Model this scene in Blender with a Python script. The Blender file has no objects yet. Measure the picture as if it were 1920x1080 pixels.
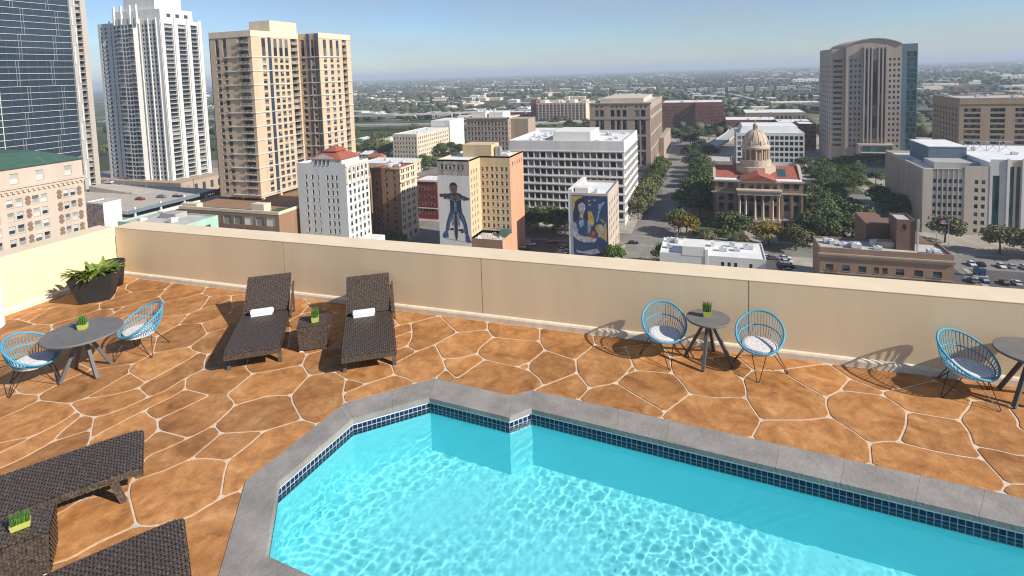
import bpy, math, random
import numpy as np
from mathutils import Vector, Matrix
from mathutils.geometry import tessellate_polygon
random.seed(7)
RNG = np.random.default_rng(11)
SC = bpy.context.scene
C = SC.collection
PI = math.pi
# ---------------------------------------------------------------- camera
cam = bpy.data.cameras.new('camera')
cam_o = bpy.data.objects.new('camera', cam)
C.objects.link(cam_o)
SC.camera = cam_o
cam.sensor_width = 36.0
cam.lens = 20.0
cam.shift_y = -0.1661
cam.clip_start = 0.1
cam.clip_end = 60000
r_ = (0.943423, 0.330024, -0.032211)
d_ = (-0.004398, -0.084678, -0.996399)
f_ = (-0.331563, 0.940167, -0.078436)
cam_o.matrix_world = Matrix(((r_[0], -d_[0], -f_[0], 0), (r_[1], -d_[1], -f_[1], 0), (r_[2], -d_[2], -f_[2], 4.8), (0, 0, 0, 1)))
# ---------------------------------------------------------------- light
SUN_TO = Vector((1.12, -0.205, 0.74)).normalized()      # towards the sun
SUN_EL = math.asin(SUN_TO.z)
W = bpy.data.worlds.new('World')
SC.world = W
W.use_nodes = True
nt = W.node_tree
bg = nt.nodes['Background']
sky = nt.nodes.new('ShaderNodeTexSky')
sky.sky_type = 'NISHITA'
sky.sun_disc = False
sky.sun_elevation = SUN_EL
sky.sun_rotation = math.atan2(SUN_TO.x, SUN_TO.y)
sky.air_density = 1.0
sky.dust_density = 0.15
sky.ozone_density = 2.5
# thin cloud veils drawn on the sky direction
tc = nt.nodes.new('ShaderNodeTexCoord')
mp = nt.nodes.new('ShaderNodeMapping')
mp.inputs['Scale'].default_value = (1.6, 1.6, 9.0)
nz = nt.nodes.new('ShaderNodeTexNoise')
nz.inputs['Scale'].default_value = 2.1
nz.inputs['Detail'].default_value = 7.0
nz.inputs['Roughness'].default_value = 0.6
cr = nt.nodes.new('ShaderNodeValToRGB')
cr.color_ramp.elements[0].position = 0.36
cr.color_ramp.elements[0].color = (0, 0, 0, 1)
cr.color_ramp.elements[1].position = 0.72
cr.color_ramp.elements[1].color = (0.48, 0.48, 0.48, 1)
mxs = nt.nodes.new('ShaderNodeMix')
mxs.data_type = 'RGBA'
mxs.inputs['B'].default_value = (3.3, 3.5, 3.8, 1)
nt.links.new(tc.outputs['Generated'], mp.inputs['Vector'])
nt.links.new(mp.outputs[0], nz.inputs['Vector'])
nt.links.new(nz.outputs['Fac'], cr.inputs[0])
nt.links.new(cr.outputs[0], mxs.inputs['Factor'])
gn = nt.nodes.new('ShaderNodeMix')
gn.data_type = 'RGBA'; gn.blend_type = 'MULTIPLY'; gn.inputs['Factor'].default_value = 1.0
gn.inputs['B'].default_value = (0.63, 0.73, 0.89, 1)
nt.links.new(sky.outputs[0], gn.inputs['A'])
nt.links.new(gn.outputs['Result'], mxs.inputs['A'])
nt.links.new(mxs.outputs['Result'], bg.inputs[0])
bg.inputs[1].default_value = 0.09
sun = bpy.data.lights.new('sun', 'SUN')
sun.energy = 4.2
sun.angle = math.radians(0.53)
sun.color = (1.0, 0.94, 0.85)
sun.cycles.is_caustics_light = True
sun_o = bpy.data.objects.new('sun', sun)
C.objects.link(sun_o)
sun_o.rotation_euler = (-SUN_TO).to_track_quat('-Z', 'Y').to_euler()
vs = SC.view_settings
vs.view_transform = 'Standard'
vs.look = 'None'
vs.gamma = 1
vs.use_curve_mapping = False
vs.exposure = 0.68
cy = SC.cycles
cy.use_denoising = True
cy.denoiser = 'OPENIMAGEDENOISE'
cy.max_bounces = 8
cy.diffuse_bounces = 4
cy.glossy_bounces = 3
cy.transmission_bounces = 6
cy.volume_bounces = 0
cy.transparent_max_bounces = 8
cy.sample_clamp_indirect = 6
cy.use_adaptive_sampling = False
cy.filter_width = 1.15
G = -72.0        # street level below the roof deck

# ---------------------------------------------------------------- helpers
class MB:
    """collects faces; build() links them as one mesh object"""
    def __init__(s):
        s.v = []; s.f = []; s.m = []
    def poly(s, pts, m=0):
        n = len(s.v); s.v += [tuple(p) for p in pts]
        s.f.append(tuple(range(n, n + len(pts)))); s.m.append(m)
    def box(s, x0, x1, y0, y1, z0, z1, m=0):
        n = len(s.v)
        s.v += [(x0, y0, z0), (x1, y0, z0), (x1, y1, z0), (x0, y1, z0), (x0, y0, z1), (x1, y0, z1), (x1, y1, z1), (x0, y1, z1)]
        for q in ((0, 3, 2, 1), (4, 5, 6, 7), (0, 1, 5, 4), (1, 2, 6, 5), (2, 3, 7, 6), (3, 0, 4, 7)):
            s.f.append(tuple(n + k for k in q)); s.m.append(m)
    def frustum(s, bot, top, m=0):
        """two rings of equal length joined and capped"""
        n = len(s.v); k = len(bot)
        s.v += [tuple(p) for p in bot] + [tuple(p) for p in top]
        for i in range(k):
            j = (i + 1) % k
            s.f.append((n + i, n + j, n + k + j, n + k + i)); s.m.append(m)
        s.f.append(tuple(n + i for i in reversed(range(k)))); s.m.append(m)
        s.f.append(tuple(n + k + i for i in range(k))); s.m.append(m)
    def prism(s, pts, z0, z1, m=0):
        s.frustum([(x, y, z0) for x, y in pts], [(x, y, z1) for x, y in pts], m)
    def beam(s, a, b, w, h, m=0, up=(0, 0, 1)):
        a = Vector(a); b = Vector(b); d = (b - a).normalized(); u = Vector(up)
        sd = d.cross(u)
        if sd.length < 1e-4: sd = Vector((1, 0, 0))
        sd.normalize(); u = sd.cross(d)
        sd *= w / 2; u *= h / 2
        s.frustum([a - sd - u, a + sd - u, a + sd + u, a - sd + u], [b - sd - u, b + sd - u, b + sd + u, b - sd + u], m)
    def tube(s, path, r, n=6, closed=False, m=0, cap=True):
        P = [Vector(p) for p in path]; k = len(P); base = len(s.v)
        rr = r if hasattr(r, '__len__') else [r] * k
        prev = None
        for i in range(k):
            if closed: t = P[(i + 1) % k] - P[i - 1]
            else: t = P[min(i + 1, k - 1)] - P[max(i - 1, 0)]
            t.normalize()
            if prev is None:
                a = t.orthogonal().normalized()
            else:
                a = (prev - t * prev.dot(t)).normalized()
            prev = a; b = t.cross(a)
            for q in range(n):
                an = 2 * PI * q / n
                s.v.append(tuple(P[i] + (a * math.cos(an) + b * math.sin(an)) * rr[i]))
        for i in range(k if closed else k - 1):
            j = (i + 1) % k
            for q in range(n):
                w = (q + 1) % n
                s.f.append((base + i * n + q, base + i * n + w, base + j * n + w, base + j * n + q)); s.m.append(m)
        if cap and not closed:
            s.f.append(tuple(base + q for q in reversed(range(n)))); s.m.append(m)
            s.f.append(tuple(base + (k - 1) * n + q for q in range(n))); s.m.append(m)
    def lathe(s, prof, cx=0, cy=0, n=24, m=0, cap=True):
        base = len(s.v); k = len(prof)
        for r, z in prof:
            for q in range(n):
                a = 2 * PI * q / n
                s.v.append((cx + r * math.cos(a), cy + r * math.sin(a), z))
        for i in range(k - 1):
            for q in range(n):
                w = (q + 1) % n
                s.f.append((base + i * n + q, base + i * n + w, base + (i + 1) * n + w, base + (i + 1) * n + q)); s.m.append(m)
        if cap:
            s.f.append(tuple(base + q for q in reversed(range(n)))); s.m.append(m)
            s.f.append(tuple(base + (k - 1) * n + q for q in range(n))); s.m.append(m)
    def mesh(s, name, mats, smooth=False, off=(0, 0, 0)):
        me = bpy.data.meshes.new(name)
        ox, oy, oz = off
        me.from_pydata([(x - ox, y - oy, z - oz) for x, y, z in s.v], [], s.f)
        for m in (mats if isinstance(mats, (list, tuple)) else [mats]): me.materials.append(m)
        if any(s.m): me.polygons.foreach_set('material_index', s.m)
        if smooth: me.polygons.foreach_set('use_smooth', [True] * len(me.polygons))
        me.update()
        return me
    def build(s, name, mats, parent=None, smooth=False, local=False, kind=None, loc=None):
        off = (0, 0, 0)
        if parent is not None and not local:
            off = (parent.location.x, parent.location.y, parent.location.z)
            if parent.parent is not None:
                pl = parent.parent.location; off = (off[0] + pl.x, off[1] + pl.y, off[2] + pl.z)
        return put(name, s.mesh(name, mats, smooth, off), parent, loc, kind)

def put(name, me, parent=None, loc=None, kind=None, rz=0):
    o = bpy.data.objects.new(name, me)
    C.objects.link(o)
    if parent is not None: o.parent = parent
    if loc is not None: o.location = loc
    if rz: o.rotation_euler = (0, 0, rz)
    if kind: o['kind'] = kind
    return o

def thing(name, label, cat, loc=(0, 0, 0), rz=0, group=None):
    o = bpy.data.objects.new(name, None)
    C.objects.link(o)
    o.empty_display_size = 0.2
    o.location = loc
    o.rotation_euler = (0, 0, rz)
    return tag(o, label, cat, group)

def tag(o, label, cat, group=None):
    o['label'] = label; o['category'] = cat
    if group: o['group'] = group
    return o

def copy_tree(o, parent=None):
    c = o.copy(); C.objects.link(c); c.parent = parent
    for ch in list(o.children): copy_tree(ch, c)
    return c

# ---------------------------------------------------------------- materials
def mat(name, col, rough=0.8, var=0.12, scale=1.5, bump=0.0, bscale=30.0, metal=0.0, spec=0.5, col2=None, coord='Object', detail=5.0, rnd=0.0, streak=False):
    m = bpy.data.materials.new(name); m.use_nodes = True
    n = m.node_tree.nodes; L = m.node_tree.links
    b = n['Principled BSDF']
    b.inputs['Roughness'].default_value = rough
    b.inputs['Metallic'].default_value = metal
    b.inputs['Specular IOR Level'].default_value = spec
    tc = n.new('ShaderNodeTexCoord')
    nz = n.new('ShaderNodeTexNoise'); nz.inputs['Scale'].default_value = scale; nz.inputs['Detail'].default_value = detail
    nz.inputs['Roughness'].default_value = 0.6
    if streak:
        mp = n.new('ShaderNodeMapping'); mp.inputs['Scale'].default_value = (1, 1, 0.12)
        L.new(tc.outputs[coord], mp.inputs[0]); L.new(mp.outputs[0], nz.inputs['Vector'])
    else:
        L.new(tc.outputs[coord], nz.inputs['Vector'])
    c1 = tuple(max(0, c * (1 - var)) for c in col); c2 = col2 or tuple(min(1, c * (1 + var)) for c in col)
    r = n.new('ShaderNodeValToRGB')
    r.color_ramp.elements[0].position = 0.3; r.color_ramp.elements[0].color = (*c1, 1)
    r.color_ramp.elements[1].position = 0.7; r.color_ramp.elements[1].color = (*c2, 1)
    L.new(nz.outputs['Fac'], r.inputs[0])
    out = r.outputs[0]
    if rnd:
        oi = n.new('ShaderNodeObjectInfo')
        mr = n.new('ShaderNodeMapRange'); mr.inputs['To Min'].default_value = 1 - rnd; mr.inputs['To Max'].default_value = 1 + rnd
        L.new(oi.outputs['Random'], mr.inputs['Value'])
        hs = n.new('ShaderNodeHueSaturation'); L.new(mr.outputs[0], hs.inputs['Value']); L.new(out, hs.inputs['Color'])
        out = hs.outputs[0]
    L.new(out, b.inputs['Base Color'])
    if bump:
        nb = n.new('ShaderNodeTexNoise'); nb.inputs['Scale'].default_value = bscale; nb.inputs['Detail'].default_value = 4
        L.new(tc.outputs[coord], nb.inputs['Vector'])
        bp = n.new('ShaderNodeBump'); bp.inputs['Strength'].default_value = bump; bp.inputs['Distance'].default_value = 0.02
        L.new(nb.outputs['Fac'], bp.inputs['Height']); L.new(bp.outputs[0], b.inputs['Normal'])
    return m

def glass_mat(name, dark=(0.012, 0.018, 0.024), blind=(0.35, 0.36, 0.35), share=0.25, rough=0.06):
    """window pane: mostly dark and mirror-like, some with pale blinds behind"""
    m = bpy.data.materials.new(name); m.use_nodes = True
    n = m.node_tree.nodes; L = m.node_tree.links; b = n['Principled BSDF']
    b.inputs['Roughness'].default_value = rough
    b.inputs['Specular IOR Level'].default_value = 0.38
    oi = n.new('ShaderNodeObjectInfo'); g = n.new('ShaderNodeNewGeometry')
    ad = n.new('ShaderNodeMath'); ad.operation = 'ADD'
    L.new(oi.outputs['Random'], ad.inputs[0]); L.new(g.outputs['Random Per Island'], ad.inputs[1])
    fr = n.new('ShaderNodeMath'); fr.operation = 'FRACT'; L.new(ad.outputs[0], fr.inputs[0])
    r = n.new('ShaderNodeValToRGB'); e = r.color_ramp.elements
    mid = tuple(d * 2.6 + 0.012 for d in dark)
    e[0].position = 0.0; e[0].color = (*dark, 1); e[1].position = 1.0; e[1].color = (*blind, 1)
    x = e.new(max(0.02, 1 - share - 0.3)); x.color = (*mid, 1)
    x = e.new(1 - share); x.color = tuple(0.4 * q for q in blind) + (1,)
    L.new(fr.outputs[0], r.inputs[0]); L.new(r.outputs[0], b.inputs['Base Color'])
    return m

M = {}
M['stucco'] = mat('stucco', (0.71, 0.565, 0.365), 0.9, 0.06, 1.3, 0.14, 70, streak=True)
M['stucco_top'] = mat('stucco_top', (0.68, 0.555, 0.385), 0.9, 0.07, 1.6, 0.12, 70)
M['curb'] = mat('curb', (0.70, 0.60, 0.45), 0.95, 0.12, 6, 0.25, 60)
M['grout'] = mat('grout', (0.60, 0.485, 0.365), 0.95, 0.16, 8, 0.3, 60)
M['coping'] = mat('coping', (0.255, 0.234, 0.210), 0.85, 0.24, 2.6, 0.3, 22, detail=9, rnd=0.03)
M['plaster'] = mat('plaster', (0.72, 0.72, 0.68), 0.7, 0.04, 3)
M['pool'] = mat('pool_paint', (0.25, 0.83, 0.885), 0.6, 0.03, 2)
M['tile'] = mat('tile', (0.006, 0.014, 0.050), 0.25, 0.3, 20, spec=0.35, rnd=0.35)
M['tile_grout'] = mat('tile_grout', (0.30, 0.35, 0.40), 0.8, 0.1, 20)
M['black_metal'] = mat('black_metal', (0.012, 0.012, 0.013), 0.45, 0.1, 8)
M['blue_cord'] = mat('blue_cord', (0.065, 0.335, 0.49), 0.55, 0.12, 60, 0.5, 180)
M['table_top'] = mat('table_top', (0.145, 0.138, 0.132), 0.7, 0.12, 5, 0.1, 60)
M['table_leg'] = mat('table_leg', (0.10, 0.097, 0.095), 0.6, 0.12, 6)
M['planter'] = mat('planter', (0.018, 0.018, 0.019), 0.6, 0.2, 4, 0.1, 60)
M['soil'] = mat('soil', (0.04, 0.028, 0.018), 0.95, 0.3, 20, 0.5, 60)
M['lime_pot'] = mat('lime_pot', (0.42, 0.43, 0.10), 0.45, 0.08, 15)
M['grass'] = mat('grass', (0.075, 0.20, 0.03), 0.6, 0.4, 30, col2=(0.13, 0.29, 0.055))
M['leaf'] = mat('leaf', (0.10, 0.19, 0.02), 0.45, 0.45, 7, col2=(0.27, 0.34, 0.06))
M['towel'] = mat('towel', (0.86, 0.86, 0.87), 0.95, 0.03, 20, 0.7, 160)
M['white_plastic'] = mat('white_plastic', (0.78, 0.78, 0.77), 0.5, 0.03, 4)
M['wicker'] = mat('wicker', (0.046, 0.034, 0.027), 0.36, 0.6, 38, col2=(0.14, 0.104, 0.08), spec=0.5)
M['wicker_dark'] = mat('wicker_dark', (0.010, 0.008, 0.007), 0.7, 0.2, 20)

def stone_mat():
    m = bpy.data.materials.new('stained_stone'); m.use_nodes = True
    n = m.node_tree.nodes; L = m.node_tree.links; b = n['Principled BSDF']
    b.inputs['Roughness'].default_value = 0.62
    b.inputs['Specular IOR Level'].default_value = 0.3
    tc = n.new('ShaderNodeTexCoord'); oi = n.new('ShaderNodeObjectInfo')
    def noise(sc, det, dist=0.0):
        z = n.new('ShaderNodeTexNoise'); z.noise_dimensions = '4D'
        z.inputs['Scale'].default_value = sc; z.inputs['Detail'].default_value = det; z.inputs['Roughness'].default_value = 0.62
        z.inputs['Distortion'].default_value = dist
        ml = n.new('ShaderNodeMath'); ml.operation = 'MULTIPLY'; ml.inputs[1].default_value = 40
        L.new(oi.outputs['Random'], ml.inputs[0]); L.new(ml.outputs[0], z.inputs['W'])
        L.new(tc.outputs['Object'], z.inputs['Vector']); return z
    a = noise(1.9, 8, 1.2)
    r = n.new('ShaderNodeValToRGB'); e = r.color_ramp.elements
    e[0].position = 0.28; e[0].color = (0.205, 0.088, 0.029, 1)
    e[1].position = 0.80; e[1].color = (0.59, 0.36, 0.18, 1)
    x = e.new(0.44); x.color = (0.355, 0.158, 0.052, 1)
    x = e.new(0.58); x.color = (0.455, 0.218, 0.078, 1)
    L.new(a.outputs['Fac'], r.inputs[0])
    c = noise(7, 6, 0.6)
    r2 = n.new('ShaderNodeValToRGB'); e = r2.color_ramp.elements
    e[0].position = 0.35; e[0].color = (0.72, 0.70, 0.68, 1); e[1].position = 0.66; e[1].color = (1.22, 1.22, 1.24, 1)
    L.new(c.outputs['Fac'], r2.inputs[0])
    mx = n.new('ShaderNodeMix'); mx.data_type = 'RGBA'; mx.blend_type = 'MULTIPLY'; mx.inputs['Factor'].default_value = 0.62
    L.new(r.outputs[0], mx.inputs['A']); L.new(r2.outputs[0], mx.inputs['B'])
    c3 = noise(55, 5)
    r3 = n.new('ShaderNodeValToRGB'); e = r3.color_ramp.elements
    e[0].position = 0.36; e[0].color = (0.80, 0.78, 0.76, 1); e[1].position = 0.64; e[1].color = (1.14, 1.14, 1.14, 1)
    L.new(c3.outputs['Fac'], r3.inputs[0])
    mx3 = n.new('ShaderNodeMix'); mx3.data_type = 'RGBA'; mx3.blend_type = 'MULTIPLY'; mx3.inputs['Factor'].default_value = 0.6
    L.new(mx.outputs['Result'], mx3.inputs['A']); L.new(r3.outputs[0], mx3.inputs['B']); mx = mx3
    mr = n.new('ShaderNodeMapRange'); mr.inputs['To Min'].default_value = 0.80; mr.inputs['To Max'].default_value = 1.20
    L.new(oi.outputs['Random'], mr.inputs['Value'])
    hs = n.new('ShaderNodeHueSaturation'); L.new(mr.outputs[0], hs.inputs['Value']); L.new(mx.outputs['Result'], hs.inputs['Color'])
    L.new(hs.outputs[0], b.inputs['Base Color'])
    z = noise(16, 6)
    bp = n.new('ShaderNodeBump'); bp.inputs['Strength'].default_value = 0.25; bp.inputs['Distance'].default_value = 0.02
    L.new(z.outputs['Fac'], bp.inputs['Height']); L.new(bp.outputs[0], b.inputs['Normal'])
    return m
M['stone'] = stone_mat()

def cushion_mat():
    m = bpy.data.materials.new('printed_cushion'); m.use_nodes = True
    n = m.node_tree.nodes; L = m.node_tree.links; b = n['Principled BSDF']
    b.inputs['Roughness'].default_value = 0.9
    tc = n.new('ShaderNodeTexCoord')
    nz = n.new('ShaderNodeTexNoise'); nz.inputs['Scale'].default_value = 9; nz.inputs['Detail'].default_value = 1; nz.inputs['Distortion'].default_value = 3.0
    L.new(tc.outputs['Object'], nz.inputs['Vector'])
    # thin contour lines of the noise
    ml = n.new('ShaderNodeMath'); ml.operation = 'MULTIPLY'; ml.inputs[1].default_value = 9; L.new(nz.outputs['Fac'], ml.inputs[0])
    fr = n.new('ShaderNodeMath'); fr.operation = 'FRACT'; L.new(ml.outputs[0], fr.inputs[0])
    r = n.new('ShaderNodeValToRGB'); r.color_ramp.interpolation = 'CONSTANT'; e = r.color_ramp.elements
    e[0].position = 0; e[0].color = (1, 1, 1, 1); e[1].position = 0.28; e[1].color = (0, 0, 0, 1)
    L.new(fr.outputs[0], r.inputs[0])
    n2 = n.new('ShaderNodeTexNoise'); n2.inputs['Scale'].default_value = 5; n2.inputs['Detail'].default_value = 1
    L.new(tc.outputs['Object'], n2.inputs['Vector'])
    r2 = n.new('ShaderNodeValToRGB'); r2.color_ramp.interpolation = 'CONSTANT'; e = r2.color_ramp.elements
    e[0].position = 0; e[0].color = (0.14, 0.22, 0.34, 1); e[1].position = 0.46; e[1].color = (0.40, 0.10, 0.12, 1)
    x = e.new(0.52); x.color = (0.25, 0.33, 0.38, 1); x = e.new(0.6); x.color = (0.45, 0.30, 0.18, 1)
    L.new(n2.outputs['Fac'], r2.inputs[0])
    mx = n.new('ShaderNodeMix'); mx.data_type = 'RGBA'; mx.inputs['A'].default_value = (0.74, 0.71, 0.68, 1)
    L.new(r.outputs[0], mx.inputs['Factor']); L.new(r2.outputs[0], mx.inputs['B']); L.new(mx.outputs['Result'], b.inputs['Base Color'])
    return m
M['cushion'] = cushion_mat()

def water_mat():
    m = bpy.data.materials.new('water'); m.use_nodes = True
    n = m.node_tree.nodes; n.clear()
    g = n.new('ShaderNodeBsdfGlass'); g.inputs['IOR'].default_value = 1.33; g.inputs['Roughness'].default_value = 0.0
    g.inputs['Color'].default_value = (0.97, 1.0, 1.0, 1)
    o = n.new('ShaderNodeOutputMaterial'); m.node_tree.links.new(g.outputs[0], o.inputs[0])
    return m
M['water'] = water_mat()

# ================================================================ ROOF DECK
WALL_Y = 9.96; LEFT_X = -14.25; DECK_Y = 9.91; DECK_LX = -14.2
POOL_IN = [(-4.27, 4.23), (-4.90, 5.11), (-4.79, 6.45), (-4.00, 7.23), (-2.69, 7.11), (-2.45, 7.39), (6.60, 6.485), (6.30, 3.17)]
POOL_OUT = [(-4.50, 3.80), (-5.324, 5.018), (-5.15, 6.755), (-4.174, 7.749), (-2.826, 7.624), (-2.575, 7.854), (7.10, 6.95), (6.75, 2.68)]

def hotel():
    t = thing('hotel_building', 'tan stucco hotel block whose roof carries the pool deck', 'building', (10, -10, G))
    b = MB(); b.box(-14.80, 40, -45, 10.50, G, -2.2); b.build('wall', M['stucco'], t)
    b = MB(); b.box(-14.82, 40, 10.0, 10.53, -2.2, -0.32); b.box(-14.82, -14.28, -45, 9.998, -2.2, -0.32); b.build('roof_edge', M['stucco'], t)
hotel()

def wall_run(name, label, ax, a0, a1, plane, thick, joints):
    """parapet along X (ax=0) or Y (ax=1): stucco panels, coping, base curb"""
    t = thing(name, label, 'parapet', (0.5 * (a0 + a1) if ax == 0 else plane, plane if ax == 0 else 0.5 * (a0 + a1), 0))
    js = [a0] + joints + [a1]
    def bx(b, u0, u1, d0, d1, z0, z1):
        if ax == 0: b.box(u0, u1, plane + d0, plane + d1, z0, z1)
        else: b.box(plane - d1, plane - d0, u0, u1, z0, z1)
    for u0, u1 in zip(js, js[1:]):
        b = MB(); bx(b, u0 + 0.008, u1 - 0.008, 0, 0.05, 0.0, 1.236); b.build('panel', M['stucco'], t)
    b = MB(); bx(b, a0, a1, 0.028, thick, -0.3, 1.232); b.build('core', M['stucco'], t)
    # coping with a small rounded front arris
    c = MB()
    e0 = a0 if ax == 0 else a0
    e1 = a1
    prof = [(-0.004, 1.236), (-0.004, 1.243), (0.004, 1.252), (0.02, 1.256), (thick - 0.02, 1.262), (thick + 0.004, 1.25), (thick + 0.004, 1.236)]
    if ax == 0: c.frustum([(e0, plane + d, z) for d, z in prof], [(e1, plane + d, z) for d, z in prof])
    else: c.frustum([(plane - d, e0, z) for d, z in prof], [(plane - d, e1, z) for d, z in prof])
    c.build('coping', M['stucco_top'], t)
    k = MB()
    prof = [(0.0, -0.01), (-0.048, -0.01), (-0.048, 0.085), (-0.034, 0.115), (0.0, 0.13)]
    if ax == 0: k.frustum([(e0, plane + d, z) for d, z in prof], [(e1, plane + d, z) for d, z in prof])
    else: k.frustum([(plane - d, e0, z) for d, z in prof], [(plane - d, e1, z) for d, z in prof])
    k.build('base_curb', M['curb'], t)
wall_run('parapet_wall', 'long cream stucco parapet wall along the far side of the deck', 0, -14.249, 12.0, WALL_Y, 0.58, [-9.01, -4.25, 0.564, 5.35])
wall_run('parapet_wall', 'short sunlit cream parapet wall on the left behind the planter', 1, -12.0, 9.958, LEFT_X, 0.58, [0.4, 5.2][:1])

# ---- deck floor: grout bed with a hole for the pool, flagstones as its pieces
outer = [(DECK_LX - 0.04, -12), (14, -12), (14, DECK_Y + 0.04), (DECK_LX - 0.04, DECK_Y + 0.04)]
hole = [(0.5 * (a[0] + b[0]), 0.5 * (a[1] + b[1])) for a, b in zip(POOL_IN, POOL_OUT)]
tris = tessellate_polygon([[Vector((x, y, 0)) for x, y in outer], [Vector((x, y, 0)) for x, y in hole]])
fb = MB(); allp = outer + hole
fb.v = [(x, y, -0.004) for x, y in allp]
for t in tris:
    a, b, c = (Vector((*allp[i], 0)) for i in t)
    fb.f.append(tuple(t) if (b - a).cross(c - a).z > 0 else tuple(reversed(t))); fb.m.append(0)
deck = fb.build('deck_floor', M['grout'], kind='structure')

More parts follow.
